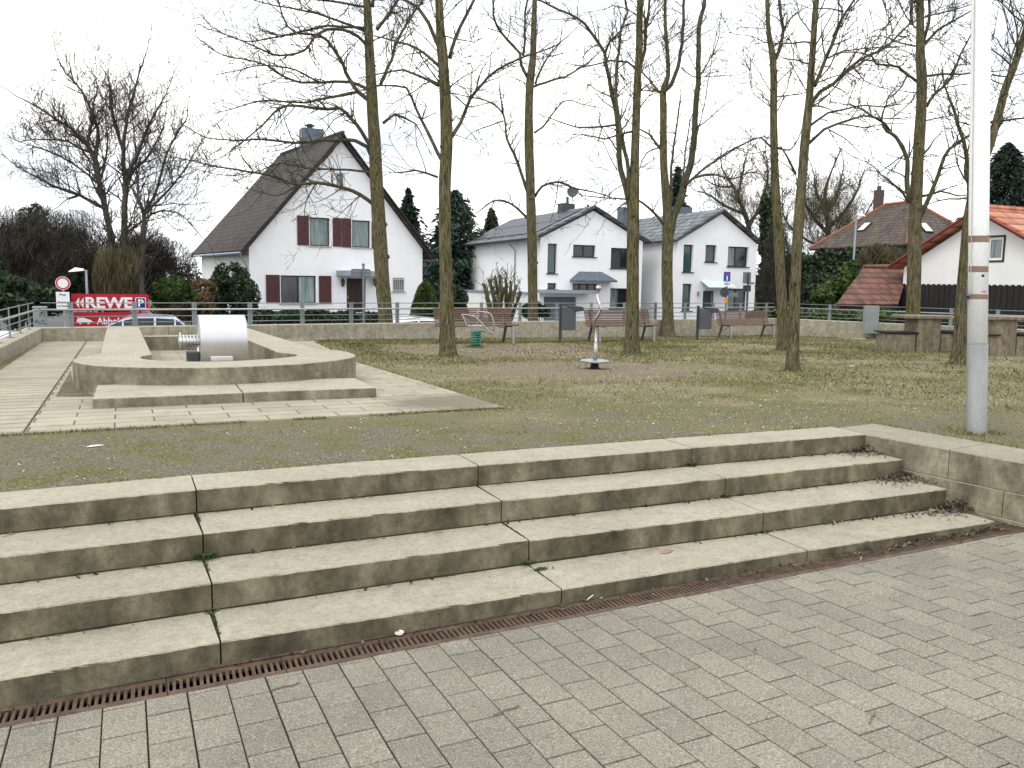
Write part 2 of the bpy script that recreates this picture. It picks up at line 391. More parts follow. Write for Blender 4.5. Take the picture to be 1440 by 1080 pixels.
def slab_material(bw=.62):
    mt, nt, bs = newmat('pale paving slabs'); v = pos(nt)
    b = N(nt, 'ShaderNodeTexBrick'); L(nt, v, b.inputs['Vector']); b.inputs['Scale'].default_value = 1
    b.inputs['Brick Width'].default_value = bw; b.inputs['Row Height'].default_value = .25; b.inputs['Mortar Size'].default_value = .007 if bw < 5 else .013; b.inputs['Mortar Smooth'].default_value = .2
    b.inputs['Color1'].default_value = (.40, .36, .27, 1); b.inputs['Color2'].default_value = (.34, .305, .23, 1); b.inputs['Mortar'].default_value = (.085, .072, .045, 1)
    c = mix(nt, 1.0, b.outputs['Color'], ramp(nt, nz(nt, v, 1.2, 6, .65), [(.3, .74), (.68, 1.12)]), 'MULTIPLY')
    c = mix(nt, ramp(nt, nz(nt, v, 3.1, 6, .6), [(.58, 0.0), (.74, .5)]), c, (.16, .125, .08))
    c = mix(nt, 1.0, c, ramp(nt, nz(nt, v, 120, 3, .7), [(.3, .8), (.7, 1.15)]), 'MULTIPLY')
    g = N(nt, 'ShaderNodeNewGeometry'); d = N(nt, 'ShaderNodeVectorMath', operation='DISTANCE'); L(nt, g.outputs['Position'], d.inputs[0]); d.inputs[1].default_value = tuple(gnd(640, 567))
    c = mix(nt, ramp(nt, mth(nt, 'ADD', mth(nt, 'DIVIDE', d.outputs['Value'], .95), mth(nt, 'MULTIPLY', mth(nt, 'SUBTRACT', nz(nt, v, 3.5, 6, .65), .5), 1.3)), [(.45, .8), (1.0, 0.0)]), c, (.15, .115, .075))
    L(nt, c, bs.inputs['Base Color']); bs.inputs['Roughness'].default_value = .9
    bump(nt, bs, mth(nt, 'SUBTRACT', 1.0, b.outputs['Fac']), .6, .01); return mt
M['slab'] = slab_material()
M['plank'] = slab_material(40)
M['cobble'] = mk('dark mossy setts', (.11, .095, .062), .4, 9, .95, .8, 12, col2=(.17, .15, .10), dist=.02)

def curtain_material(name, a, b, k=60):
    mt, nt, bs = newmat(name); v = pos(nt, (1, 1, .05))
    c = ramp(nt, nz(nt, v, 14, 3, .6), [(.38, a), (.62, b)])
    L(nt, c, bs.inputs['Base Color']); bs.inputs['Roughness'].default_value = .12; bs.inputs['Specular IOR Level'].default_value = .5; return mt
M['curtain'] = curtain_material('curtained pane', (.10, .14, .14), (.24, .29, .28))
M['curtain2'] = curtain_material('net curtain pane', (.16, .22, .20), (.36, .44, .41))
M['blind'] = curtain_material('shaded pane', (.05, .055, .065), (.085, .09, .10))
# ------------------------------------------------------------------ lower court: pavers
KP = .7955
PA = CAM.z + KP * (-.8153 - 1.396 + .0133 * -.949 + -.0381 * -5.73)
def PZ(x, y): return PA + .0133 * (x - CAM.x) - .0381 * (y - CAM.y)
PX0 = CAM.x + KP * (-1.5238 + .949); PS = KP * .2; PL = KP * .305
def pave(px, py):
    z = -.6
    for _ in range(12):
        P = at_z(px, py, z); z = PZ(P.x, P.y)
    return P
RISE = .16 * SC
_T = {4: [(0, 715), (275.8, 688.3), (672.5, 654.2), (973.3, 629.7), (1215.4, 610.7)],
      3: [(0, 783), (285.3, 750), (705.3, 704.2), (1020.8, 672.2), (1267.9, 646.1)],
      2: [(0, 861.7), (297.7, 820), (744.3, 760), (1074.2, 720), (1329.6, 687.9)],
      1: [(0, 955.8), (310, 902.5), (790, 828.3), (1135.4, 773.9), (1398.2, 733.6)]}
NOSE = {}
for i in _T:
    z = -(4 - i) * RISE
    p = [at_z(a, b, z) for a, b in _T[i]]
    J0 = p[1] + (p[0] - p[1]).normalized() * (p[2] - p[1]).length
    far = J0 + (p[0] - p[1]).normalized() * (p[2] - p[1]).length
    NOSE[i] = [far, J0, p[1], p[2], p[3], p[4]]
DRY = sum(pave(a, b).y for a, b in [(140.8, 996.7), (371.7, 950), (616.7, 904.2), (818, 865.8)]) / 4   # outer edge of the drain
def nose_y(i, x):
    l = NOSE[i]
    for a, b in zip(l, l[1:]):
        if x <= b.x: return lerp(a.y, b.y, (x - a.x) / (b.x - a.x))
    return lerp(l[-2].y, l[-1].y, (x - l[-2].x) / (l[-1].x - l[-2].x))
print('SETUP drain outer y', DRY, 'S1 y', [round(p.y, 3) for p in NOSE[1]], [round(p.x, 3) for p in NOSE[1]], 'S4 y', [round(p.y, 3) for p in NOSE[4]], 'eye above pavers', CAM.z - PZ(CAM.x, CAM.y))
print('S1 bottom', [tuple(round(c, 3) for c in pave(a, b)) for a, b in [(310.3, 935.8), (790, 848.3), (1135.4, 784.6)]], 'treads', [round(NOSE[i][2].y, 3) for i in (1, 2, 3, 4)], [round(NOSE[i][5].y, 3) for i in (1, 2, 3, 4)])

XE = 8.0
mb = MB()
nx0 = int(-3.2 / PS) - 4; nx1 = int((XE - PX0) / PS)
first_joint = pave(325.8, 983.3).y
for n in range(-22, nx1):
    xa = PX0 + n * PS + .0032; xb = xa + PS - .0064
    off = first_joint + (PL / 2 if (n - 5) % 2 else 0)
    top = DRY - .004
    ys = [top]; k = math.floor((top - off) / PL)
    y = off + k * PL
    if top - y < .03: y -= PL
    while y > -8.2: ys.append(y); y -= PL
    sk = (rng.random() - .5) * .002
    for y1, y0 in zip(ys, ys[1:]):
        a, b = y0 + .0034, y1 - .0034
        h = rng.gauss(0, .0007); tx = rng.gauss(0, .0025); ty = rng.gauss(0, .0025); cxm, cym = (xa + xb) / 2, (a + b) / 2
        zf = lambda x, y: PZ(x, y) + h + tx * (x - cxm) + ty * (y - cym)
        e = .003; dz = .002
        c0 = [(xa + sk, a), (xb + sk, a), (xb + sk, b), (xa + sk, b)]; c1 = [(xa + e + sk, a + e), (xb - e + sk, a + e), (xb - e + sk, b - e), (xa + e + sk, b - e)]
        vs = [V((x, y, zf(x, y) - .035)) for x, y in c0] + [V((x, y, zf(x, y) - dz)) for x, y in c0] + [V((x, y, zf(x, y))) for x, y in c1]
        fs = [(8, 9, 10, 11)]
        for q in range(4):
            r2 = (q + 1) % 4; fs += [(q, r2, r2 + 4, q + 4), (q + 4, r2 + 4, r2 + 8, q + 8)]
        mb.add(vs, fs)
tag(mb.build('pavement', M['paver']), kind='structure')
mb = MB(); xa, xb, ya, yb = PX0 - 23 * PS, XE + .3, -8.4, DRY - .002
mb.add([(x, y, PZ(x, y) - .009) for x, y in ((xa, ya), (xb, ya), (xb, yb), (xa, yb))], [(0, 1, 2, 3)])
tag(mb.build('pavement_bed', M['joint']), kind='structure')

# ------------------------------------------------------------------ steps
Z0 = V((0, 0, 1))
steps = thing('concrete_steps', 'broad flight of four pale concrete steps with mossy joints leading up to the square', 'steps', (1.5, -.6, -.7))
for i in (1, 2, 3, 4):
    l = NOSE[i]
    for a, b in zip(l, l[1:]):
        mb = MB(); d = (b - a); Ls = d.length; d.normalize(); nrm = V((d.y, -d.x, 0))   # outward, towards the viewer
        a2 = a + d * .004; b2 = b - d * (.004 if b is not l[-1] else -.012)
        n = max(8, int(Ls / .025)); dep = .36 if i < 4 else None
        zb = (-(4 - i) - 1) * RISE - .03 if i > 1 else None
        sd = rng.random() * 50; rings = []
        for k in range(n + 1):
            p = a2.lerp(b2, k / n)
            w1 = noise.noise(V((p.x * 9, i * 3.1, sd))) * .0012 + noise.noise(V((p.x * 31, i, sd))) * .0010
            w2 = noise.noise(V((p.x * 33 + 7, i, sd))) * .0010
            e = .0065 + .003 * noise.noise(V((p.x * 23, sd, i)))
            back = p - nrm * (dep + .06) if dep else V((p.x, nose_y(4, p.x) + .438 * SC, 0))
            z0 = zb if zb is not None else PZ(p.x, p.y) - .12
            chip = max(0.0, noise.noise(V((p.x * 5.3, i * 7.7, sd + 9))) - .33) * .022 * abs(noise.noise(V((p.x * 41, i, 5)))) * 2; w2 -= chip; w1 -= chip * .8
            sag = noise.noise(V((p.x * 1.1, i * 2.0, 3))) * .0025
            rings += [V((p.x, p.y, z0)) + nrm * w1, V((p.x, p.y, p.z - e + w2)) + nrm * w1, V((p.x, p.y, p.z + sag)) - nrm * (e * .8 + w2), V((p.x, p.y, p.z + sag)) - nrm * .06, V((back.x, back.y, p.z + sag)), V((back.x, back.y, z0))]
        fs = []
        for k in range(n):
            for q in range(6):
                q2 = (q + 1) % 6; fs.append((k * 6 + q, (k + 1) * 6 + q, (k + 1) * 6 + q2, k * 6 + q2))
        fs.append((5, 4, 3, 2, 1, 0)); fs.append(tuple(n * 6 + q for q in range(6)))
        mb.add(rings, [f[::-1] for f in fs])
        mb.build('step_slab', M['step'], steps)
    mb = MB(); zt_ = -(4 - i) * RISE - .008
    for a, b in zip(l, l[1:]):
        pl = [V((a.x, a.y + .012, 0)), V((b.x, b.y + .012, 0)), V((b.x, b.y + .37, 0)), V((a.x, a.y + .37, 0))]
        mb.add([p + Z0 * zt_ for p in pl] + [p + Z0 * (zt_ - RISE - .1) for p in pl], [(0, 1, 2, 3), (7, 6, 5, 4), (0, 4, 5, 1), (2, 6, 7, 3)])
    mb.build('mortar_core', M['joint'], steps)
    if i < 4:
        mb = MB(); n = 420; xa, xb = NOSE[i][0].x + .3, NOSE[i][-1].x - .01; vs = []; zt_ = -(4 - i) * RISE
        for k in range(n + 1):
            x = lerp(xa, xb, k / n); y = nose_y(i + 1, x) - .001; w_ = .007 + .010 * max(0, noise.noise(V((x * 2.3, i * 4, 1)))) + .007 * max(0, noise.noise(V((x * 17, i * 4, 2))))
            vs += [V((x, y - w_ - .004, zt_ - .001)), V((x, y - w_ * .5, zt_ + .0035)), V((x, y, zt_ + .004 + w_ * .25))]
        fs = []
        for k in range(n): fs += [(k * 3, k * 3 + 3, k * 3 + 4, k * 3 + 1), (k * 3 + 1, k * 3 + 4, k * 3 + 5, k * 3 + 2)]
        mb.add(vs, fs); mb.build('soil_shade_line', M['joint'], steps)  # dark wedge at each tread back: grime, plus corner shade put into its colour

# ------------------------------------------------------------------ drain channel with slotted grates
drain = thing('drain_channel', 'long rusty slotted drain grating running along the foot of the concrete steps', 'drain', (1.5, DRY + .06, PZ(1.5, DRY)))
s1x = NOSE[1][-1].x
XW = s1x + .02
gl = 3.07 * PS; gx = PX0 + .48 * PS; gx -= gl * 5
wid = .185
def dr_in(x): return min(nose_y(1, x) - .004, DRY + wid + .02)
k = 0
while gx < XW + .35:
    mb = MB(); x1 = gx + gl - .004; ns = 18; pit = gl / ns
    yo = DRY + .001; yi = DRY + wid
    zt = lambda x, y: PZ(x, y) - .004
    bd = .042
    for (ya, yb) in ((yo, yo + bd), (yi - bd, yi)):
        vs = []
        for z_ in (-.02, 0):
            vs += [V((x, y, zt(x, y) + z_)) for x, y in ((gx, ya), (x1, ya), (x1, yb), (gx, yb))]
        mb.add(vs, [(4, 5, 6, 7), (0, 1, 5, 4), (2, 3, 7, 6), (1, 2, 6, 5), (3, 0, 4, 7)])
    for q in range(ns + 1):
        xa = gx + q * pit - pit * .23; xb = gx + q * pit + pit * .23
        if q == 0: xa = gx
        if q == ns: xb = x1
        if q in (5, 13): xb += pit * .1
        sl = .002
        vs = []
        for z_ in (-.02, -.001):
            vs += [V((x, y, zt(x, y) + z_)) for x, y in ((xa - sl, yo + bd), (xb - sl, yo + bd), (xb + sl, yi - bd), (xa + sl, yi - bd))]
        mb.add(vs, [(4, 5, 6, 7), (0, 1, 5, 4), (2, 3, 7, 6), (1, 2, 6, 5), (3, 0, 4, 7)])
    for q in (5, 13):
        for yy in (yo + .012, yi - .012):
            mb.box((gx + q * pit, yy, zt(gx, yy) + .001), (.017, .010, .003))
    mb.build('grate', M['rust'], drain)
    gx += gl
mb = MB(); xa, xb = PX0 + .48 * PS - gl * 5, XW + .4
mb.add([(x, y, PZ(x, y) + dz) for x, y, dz in ((xa, DRY, -.05), (xb, DRY, -.05), (xb, DRY + wid + .1, -.05), (xa, DRY + wid + .1, -.05))], [(0, 1, 2, 3)])
mb.build('channel_bed', M['dark'], drain)
mb = MB()
for kx in range(60):
    x = xa + (xb - xa) * kx / 60; x2 = xa + (xb - xa) * (kx + 1) / 60
    mb.add([(x, DRY + wid - .001, PZ(x, DRY) - .006), (x2, DRY + wid - .001, PZ(x2, DRY) - .006), (x2, DRY + wid + .12, PZ(x2, DRY) - .004), (x, DRY + wid + .12, PZ(x, DRY) - .004)], [(0, 1, 2, 3)])
mb.build('channel_edge', M['rust'], drain)

# ------------------------------------------------------------------ side wall on the right of the steps
ins = [at_z(a, b, 0) for a, b in ((1215.4, 610.2), (1333, 632.5), (1440, 651))]
outs = [at_z(a, b, 0) for a, b in ((1206.7, 597.5), (1237.8, 600.4), (1327, 613), (1412.8, 630.6))]
dI = (ins[2] - ins[0]).normalized()
wl = thing('side_wall', 'low concrete block wall at the right end of the steps with streaked grey brown faces', 'wall', (ins[0].x + .2, ins[0].y - 1, -.6))
wi0 = V((ins[0].x, ins[0].y, 0)); WW = abs((outs[2] - ins[1]).dot(V((-dI.y, dI.x, 0)))) ; nI = V((-dI.y, dI.x, 0))
if nI.x < 0: nI = -nI
def course(z0, z1, cuts, proud, s_from=0.0):
    for a, b in zip(cuts, cuts[1:]):
        mb = MB(); pa = wi0 + dI * (a + .003); pb = wi0 + dI * (b - .003); n = max(2, int((b - a) / .06)); rings = []
        for k in range(n + 1):
            p = pa.lerp(pb, k / n); w = noise.noise(p * 9 + V((0, 0, z0 * 5))) * .003; e = .007
            i0 = -nI * proud + nI * w; o = nI * WW
            rings += [p + i0 + V((0, 0, z0)), p + i0 + V((0, 0, z1 - e)), p + i0 + nI * e + V((0, 0, z1)), p + o + V((0, 0, z1)), p + o + V((0, 0, z0))]
        fs = []
        for k in range(n):
            for q in range(5):
                q2 = (q + 1) % 5; fs.append((k * 5 + q, (k + 1) * 5 + q, (k + 1) * 5 + q2, k * 5 + q2))
        fs.append((4, 3, 2, 1, 0)); fs.append(tuple(n * 5 + q for q in range(5)))
        mb.add(rings, fs)
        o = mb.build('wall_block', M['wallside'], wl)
        bm = bmesh.new(); bm.from_mesh(o.data); bmesh.ops.recalc_face_normals(bm, faces=bm.faces); bm.to_mesh(o.data); bm.free()
s2 = (at_z(1333, 632.5, 0) - wi0).length
course(-RISE * 1.62, -.0015, [-.30, s2, s2 + 1.5, s2 + 3.0, s2 + 4.5, s2 + 6], .0)
course(-RISE * 3.05, -RISE * 1.62 - .004, [-.1, s2 + .42, s2 + 1.9, s2 + 3.4, s2 + 5.8], .004)
course(-RISE * 5.2, -RISE * 3.05 - .004, [-.1, s2 + .9, s2 + 2.4, s2 + 5.6], .012)
OUTX = lambda y: (wi0 + nI * WW + dI * ((wi0.y - y) / max(.2, -dI.y))).x

# ------------------------------------------------------------------ plaza ground
def bumpz(x, y): return .010 * noise.noise(V((x * .8, y * .8, 0)))
yb_ = lambda x: nose_y(4, x) + .438 * SC - .004
def sheet(xs, ys, yfix=None):
    vs = []; fs = []
    for j, y in enumerate(ys):
        for i, x in enumerate(xs):
            yy = yb_(x) if (yfix and j == 0) else y
            edge = 0 if (yfix and j == 0) else bumpz(x, yy)
            vs.append((x, yy, G(x, yy) + edge + (.004 if (yfix and j == 0) else 0)))
    n = len(xs)
    for j in range(len(ys) - 1):
        for i in range(n - 1): fs.append((j * n + i, j * n + i + 1, (j + 1) * n + i + 1, (j + 1) * n + i))
    return vs, fs
mb = MB()
xs = [-8 + .2 * i for i in range(int((wi0.x + 8.05) / .2) + 1)]; xs[-1] = wi0.x + .02
ys = [.3] + [.55 + .2 * i for i in range(75)]
mb.add(*sheet(xs, ys, True))
xs2 = [xs[-1]] + [xs[-1] + .25 * i for i in range(1, 100)]
ys2 = [yb_(xs[-1]) if 0 else .3] + ys[1:]
mb.add(*sheet(xs2, [-8 + .3 * i for i in range(27)] + [.3] + ys[1:]))
ground = mb.build('plaza_ground', M['plaza'], smooth=True)
# the strip of the second sheet that would lie under the side wall is hidden below the wall top
tag(ground, kind='structure')
bm = bmesh.new(); bm.from_mesh(ground.data)
kill = [f for f in bm.faces if f.calc_center_median().x > wi0.x and f.calc_center_median().y < .3 and f.calc_center_median().x < OUTX(f.calc_center_median().y) - .12]
bmesh.ops.delete(bm, geom=kill, context='FACES'); bm.to_mesh(ground.data); bm.free()
# street level all round
mb = MB(); mb.add([(-600, 14.6, STREET), (700, 14.6, STREET), (700, 900, STREET), (-600, 900, STREET)], [(0, 1, 2, 3)])
mb.add([(-600, -60, STREET - .004), (-2.9, -60, STREET - .004), (-2.9, 14.6, STREET - .004), (-600, 14.6, STREET - .004)], [(0, 1, 2, 3)])
mb.add([(22, -60, STREET - .004), (700, -60, STREET - .004), (700, 14.6, STREET - .004), (22, 14.6, STREET - .004)], [(0, 1, 2, 3)])
tag(mb.build('street', mk('grey asphalt', (.10, .10, .098), .2, .8, .9, .2, 80)), kind='structure')

# ------------------------------------------------------------------ parapet walls and railings
WZ = .109
K0 = at_z(59, 461, WZ); K1 = at_z(1092, 447.5, WZ); K2 = at_z(1345, 459, WZ)
K3 = K2 + (K2 - K1).normalized() * 14
KL = at_z(0, 489, WZ); KL2 = KL + (KL - K0).normalized() * 8.8
print('WALL', K0, K1, K2, KL)
RZ = [.619, .478, .330, .200]
fence_lab = {}
def parapet(a, b, wlabel, flabel, inner, thick=.30, ext=(0, 0), skip=()):
    d = (b - a); d.z = 0; Ln = d.length; d.normalize(); n = V((-d.y, d.x, 0))
    if n.dot(inner) > 0: n = -n                   # n points outwards, away from the square
    W = thing('concrete_parapet', wlabel, 'wall', (a.x, a.y, -.3))
    k = max(1, round((Ln + ext[0] + ext[1]) / 2.4)); tot = Ln + ext[0] + ext[1]
    for i in range(k):
        s0 = -ext[0] + tot * i / k + .004; s1 = -ext[0] + tot * (i + 1) / k - .004
        mb = MB(); m_ = max(2, int((s1 - s0) / .2)); rings = []
        for q in range(m_ + 1):
            p = V((a.x, a.y, 0)) + d * lerp(s0, s1, q / m_); e = .012
            w = noise.noise(p * 2.2) * .003
            rings += [p + V((0, 0, -1.0)) , p + V((0, 0, WZ - e + w)), p + n * e + V((0, 0, WZ + w)), p + n * thick + V((0, 0, WZ)), p + n * thick + V((0, 0, STREET - .05))]
        fs = []
        for q in range(m_):
            for r_ in range(5):
                r2 = (r_ + 1) % 5; fs.append((q * 5 + r_, (q + 1) * 5 + r_, (q + 1) * 5 + r2, q * 5 + r2))
        fs.append((4, 3, 2, 1, 0)); fs.append(tuple(m_ * 5 + r_ for r_ in range(5)))
        mb.add(rings, fs); o = mb.build('wall_panel', M['farwall'], W)
        bm = bmesh.new(); bm.from_mesh(o.data); bmesh.ops.recalc_face_normals(bm, faces=bm.faces); bm.to_mesh(o.data); bm.free()
    T = thing('metal_railing', flabel, 'railing', (a.x, a.y, WZ))
    base = V((a.x, a.y, 0)) + n * (thick * .55)
    s = .55
    while s < Ln:
        mb = MB(); p = base + d * s
        for q in (-.022, .022):
            mb.bar(p + d * q + V((0, 0, WZ - .01)), p + d * q + V((0, 0, RZ[0] + .02)), .012, .06, d)
        mb.box(p + V((0, 0, WZ + .006)), (.06, .05, .006), (d, n, V((0, 0, 1))))
        mb.build('railing_post', M['post'], T); s += 1.25
    for i, z in enumerate(RZ):
        mb = MB(); e0 = base - d * ext[0]; e1 = base + d * (Ln + ext[1]); r = .021 if i == 1 else .0095
        off = -n * .07 if i == 1 else V((0, 0, 0))
        if i == 1:                                # handrail carried on small brackets on the inner side
            s = .55
            while s < Ln:
                p = base + d * s; mb.bar(p + V((0, 0, z - .03)), p + off + V((0, 0, z - .012)), .012, .012); s += 1.25
        mb.tube([e0 + off + V((0, 0, z)), (e0 + e1) / 2 + off + V((0, 0, z)), e1 + off + V((0, 0, z))], r, 10)
        mb.build('handrail' if i == 1 else 'rail', M['galv'] if i == 1 else M['post'], T, smooth=True)
K0p = V((K0.x, K0.y, 0))
parapet(K0, K1, 'long low concrete parapet wall behind the three benches', 'grey metal railing on the long parapet behind the benches', V((0, -1, 0)))
parapet(K0, KL2, 'low concrete parapet wall along the left edge beside the fountain path', 'grey metal railing with a thick handrail on the parapet at the left edge', V((1, 0, 0)), ext=(.3, 0))
parapet(K1, K3, 'low concrete parapet wall turning away behind the concrete tables', 'grey metal railing behind the concrete tables and flagpole', V((-.6, -.8, 0)))

# ------------------------------------------------------------------ paved surround of the fountain
def gz(dz): return lambda x, y: G(x, y) + dz
Pc = lambda *l: [(gnd(a, b).x, gnd(a, b).y) for a, b in l]
jl = Pc((41, 611), (119, 480)); fl = Pc((0, 613), (711, 574.5)); re_ = Pc((711, 574.5), (501.7, 510.5), (425, 473))
wb = K0.y - .02; wxl = K0.x + .01
ymin_l = fl[0][1]
def yfront(x): return lerp(fl[0][1], fl[1][1], (x - fl[0][0]) / (fl[1][0] - fl[0][0]))
def gslab(poly, name, dz=.014, cuts=.5):
    """paved area laid on the sloping ground, cut into strips so that it follows the fall"""
    bm = bmesh.new(); f = bm.faces.new([bm.verts.new((p[0], p[1], 0)) for p in poly])
    y0 = min(p[1] for p in poly); y1 = max(p[1] for p in poly); x0 = min(p[0] for p in poly); x1 = max(p[0] for p in poly)
    y = y0 + cuts
    while y < y1: bmesh.ops.bisect_plane(bm, geom=bm.verts[:] + bm.edges[:] + bm.faces[:], plane_co=(0, y, 0), plane_no=(0, 1, 0)); y += cuts
    x = x0 + 1.5
    while x < x1: bmesh.ops.bisect_plane(bm, geom=bm.verts[:] + bm.edges[:] + bm.faces[:], plane_co=(x, 0, 0), plane_no=(1, 0, 0)); x += 1.5
    bmesh.ops.recalc_face_normals(bm, faces=bm.faces)
    ex = bmesh.ops.extrude_face_region(bm, geom=bm.faces[:])
    tv = set(v for v in ex['geom'] if isinstance(v, bmesh.types.BMVert))
    for v in bm.verts: v.co.z = G(v.co.x, v.co.y) + (dz if v in tv else -.08)
    bmesh.ops.recalc_face_normals(bm, faces=bm.faces)
    me = bpy.data.meshes.new(name); bm.to_mesh(me); bm.free(); me.materials.append(M['slab'])
    o = bpy.data.objects.new(name, me); COL.objects.link(o); ORG[o.name] = V((0, 0, 0)); tag(o, kind='structure'); return o
jx0, jx1 = jl[0][0], jl[1][0]
jx = (jx0 + jx1) / 2
print('PATH joint x', jl, 'front', fl, 'right', re_, 'wall', wxl, wb)
gslab([(wxl, yfront(wxl)), (jx - .012, yfront(jx)), (jx - .012, wb), (wxl, wb)], 'left_path').data.materials[0] = M['plank']
gslab([(jx + .012, yfront(jx)), (fl[1][0], fl[1][1]), re_[1], (re_[2][0] + (re_[2][0] - re_[1][0]) * .0, re_[2][1]), (re_[2][0], wb), (jx + .012, wb)], 'fountain_path')

gslab(Pc((79, 559.5), (90, 540), (99, 524), (104, 546), (120, 552.5), (133, 559.5)), 'sett_patch', .022)['kind'] = 'structure'
bpy.data.objects['sett_patch'].data.materials[0] = M['cobble']
gslab(Pc((1093, 467.3), (1125, 467.6), (1180, 471.6), (1222, 475), (1216, 478.2), (1165, 474.6), (1120, 471.4), (1092, 469.6)), 'wall_path', .028)

# ------------------------------------------------------------------ fountain basin
b0 = gnd(103, 547); ztop = zup(b0, 507); print('BASIN', b0, 'ztop', ztop)
o_px = [(150.8, 460), (140.8, 495.8), (139, 497.2), (125, 499.8), (110, 502.6), (103, 504.8), (101.5, 507), (106, 509.4), (118, 512), (132, 513.8), (153, 515.2), (177, 516), (208, 516.7), (240, 517), (270, 517), (300, 516.7), (330, 515.9), (360, 514.7), (395, 513.2), (427, 511.4), (452, 509), (471, 506.8), (488, 504.3), (497, 502.3), (500.3, 500), (499, 498), (490, 495), (479, 492.8), (462, 491.6), (446, 491), (360, 464.7), (345, 460)]
h_px = [(195, 460), (213.3, 498.3), (204, 499.6), (198.5, 501.2), (197.5, 502.8), (201, 504.4), (209, 505.8), (230, 507.2), (252, 508), (275, 508.4), (300, 508.3), (325, 507.6), (350, 506.4), (375, 504.9), (398, 503), (412, 501.3), (418.5, 499.6), (416, 498.2), (407, 497), (390.5, 495.3), (360, 482.8), (309, 461)]
O = [at_z(a, b, ztop) for a, b in o_px]; H = [at_z(a, b, ztop) for a, b in h_px]
print('BASIN back', O[0], O[-1], 'front', O[15])
fo = thing('fountain_basin', 'pale concrete fountain basin with a rounded front and two arms running back to the wall', 'fountain', (O[15].x, O[15].y, G(O[15].x, O[15].y)))
mb = MB(); ring = [(p.x, p.y) for p in O] + [(p.x, p.y) for p in H[::-1]]
mb.prism(ring, lambda x, y: G(x, y) - .08, ztop)
mb.build('basin_rim', M['basin'], fo, bevel=.012)
mb = MB(); inn = [(p.x, p.y) for p in H]; mb.prism(inn, lambda x, y: G(x, y) - .06, lambda x, y: G(x, y) + .03)
mb.build('basin_floor', M['slab'], fo)
mb = MB(); yb2 = H[0].y - .6; xl = lerp(H[0].x, H[1].x, .1) + .06; xr = lerp(H[-1].x, H[-2].x, .12) - .12
mb.span((xl, yb2 - .18, G(0, yb2)), (xr, yb2 + .12, ztop - .13)); mb.build('back_ledge', M['basin'], fo, bevel=.01)
# step in front of the basin
q = [gnd(130, 577), gnd(529.5, 561.5)]; zt = zup(q[0], 560.8); q2 = [at_z(130, 560.8, zt), at_z(240, 556.7, zt), at_z(342, 552.2, zt), at_z(360, 551.2, zt), at_z(529.4, 545.3, zt)]; q3 = [at_z(136.7, 541.3, zt), at_z(499, 531.4, zt)]
print('FSTEP z', zt, q2[0], q2[-1], q3)
fs_ = thing('fountain_step', 'long low concrete block step lying in front of the fountain basin', 'step', tuple(q2[1]))
jm = q2[2]; jb = V((jm.x + .02, lerp(q3[0].y, q3[1].y, .5), 0))
for A in ([q2[0], q2[1], jm - V((.005, 0, 0)), jb - V((.005, 0, 0)), q3[0]], [jm + V((.005, 0, 0)), q2[3], q2[4], q3[1], jb + V((.005, 0, 0))]):
    mb = MB(); mb.prism([(p.x, p.y) for p in A], lambda x, y: G(x, y) - .06, zt); mb.build('step_block', M['basin'], fs_, bevel=.01)

# drum and screw
fd = 11.15
dc = at_d(312, 477, fd); rad = abs(at_d(312, 442.5, fd).z - dc.z); hw = (at_d(342, 477, fd) - at_d(281, 477, fd)).length / 2
X, Y, Z = V((1, 0, 0)), V((0, 1, 0)), V((0, 0, 1))
axr = (Y, Z, X)
dr = thing('water_drum', 'shiny aluminium drum with a toothed screw shaft standing inside the fountain basin', 'play drum', tuple(dc))
mb = MB(); mb.lathe(dc, [(rad - .03, -hw + .01), (rad - .025, -hw), (rad, -hw), (rad, hw), (rad - .025, hw), (rad - .03, hw - .01)], 64, axr)
o = mb.build('drum', M['drum'], dr, smooth=True); md = o.modifiers.new('e', 'EDGE_SPLIT'); md.split_angle = R(40)
mb = MB(); sl = dc + V((-hw - .25, .05, -.02)); mb.tube([sl, dc + V((-hw + .02, .05, -.03))], .05, 20)
for k in range(6):
    c = sl + V((.02 + k * .042, 0, 0)); rr = .085 if k else .115
    mb.lathe(c, [(.05, -.012), (rr, -.006), (rr, .008), (.05, .014)], 24, axr)
mb.build('screw_shaft', M['steel'], dr, smooth=False)
mb = MB(); gf = G(dc.x, dc.y); mb.span((sl.x + .10, dc.y - .08, gf), (dc.x - hw - .005, dc.y + .2, dc.z - .16)); mb.build('support_block', M['anthracite'], dr, bevel=.01)
f0 = at_z(296.5, 507.6, ztop); f1 = at_z(328.5, 507.4, ztop)
mb = MB(); mb.span((f0.x, f0.y + .005, gf), (f1.x, f0.y + .10, zup(f0, 502))); mb.build('foot_plate', M['steel'], dr, bevel=.004)
# ------------------------------------------------------------------ flagpole
fb = gnd(1373, 608); fd_ = proj(fb)[2]; pr = 13.2 / F * fd_
fp = thing('flagpole', 'tall white flagpole with brown tape bands standing on the lawn by the side wall', 'flagpole', tuple(fb))
def fz(y): return zup(fb, y)
lean = (at_d(1380, 0, fd_) - fb).normalized()
def fpt(z): return fb + lean * ((z - fb.z) / lean.z)
def band(name, z0, z1, r, mat, n=28, arc=None):
    mb = MB()
    if arc is None:
        mb.tube([fpt(z0), fpt((z0 + z1) / 2), fpt(z1)], r, n)
    return mb.build(name, mat, fp, smooth=False)
zj = fz(485); Y_ = V((0, 1, 0))
lx_ = lean.cross(Y_).normalized(); mb = MB(); mb.lathe(fb, [(pr * 1.02, -.05), (pr * 1.02, zj - fb.z - .012), (pr * 1.0, zj - fb.z), (pr * .96, zj - fb.z + .002)], 32, (lx_, lean.cross(lx_), lean))
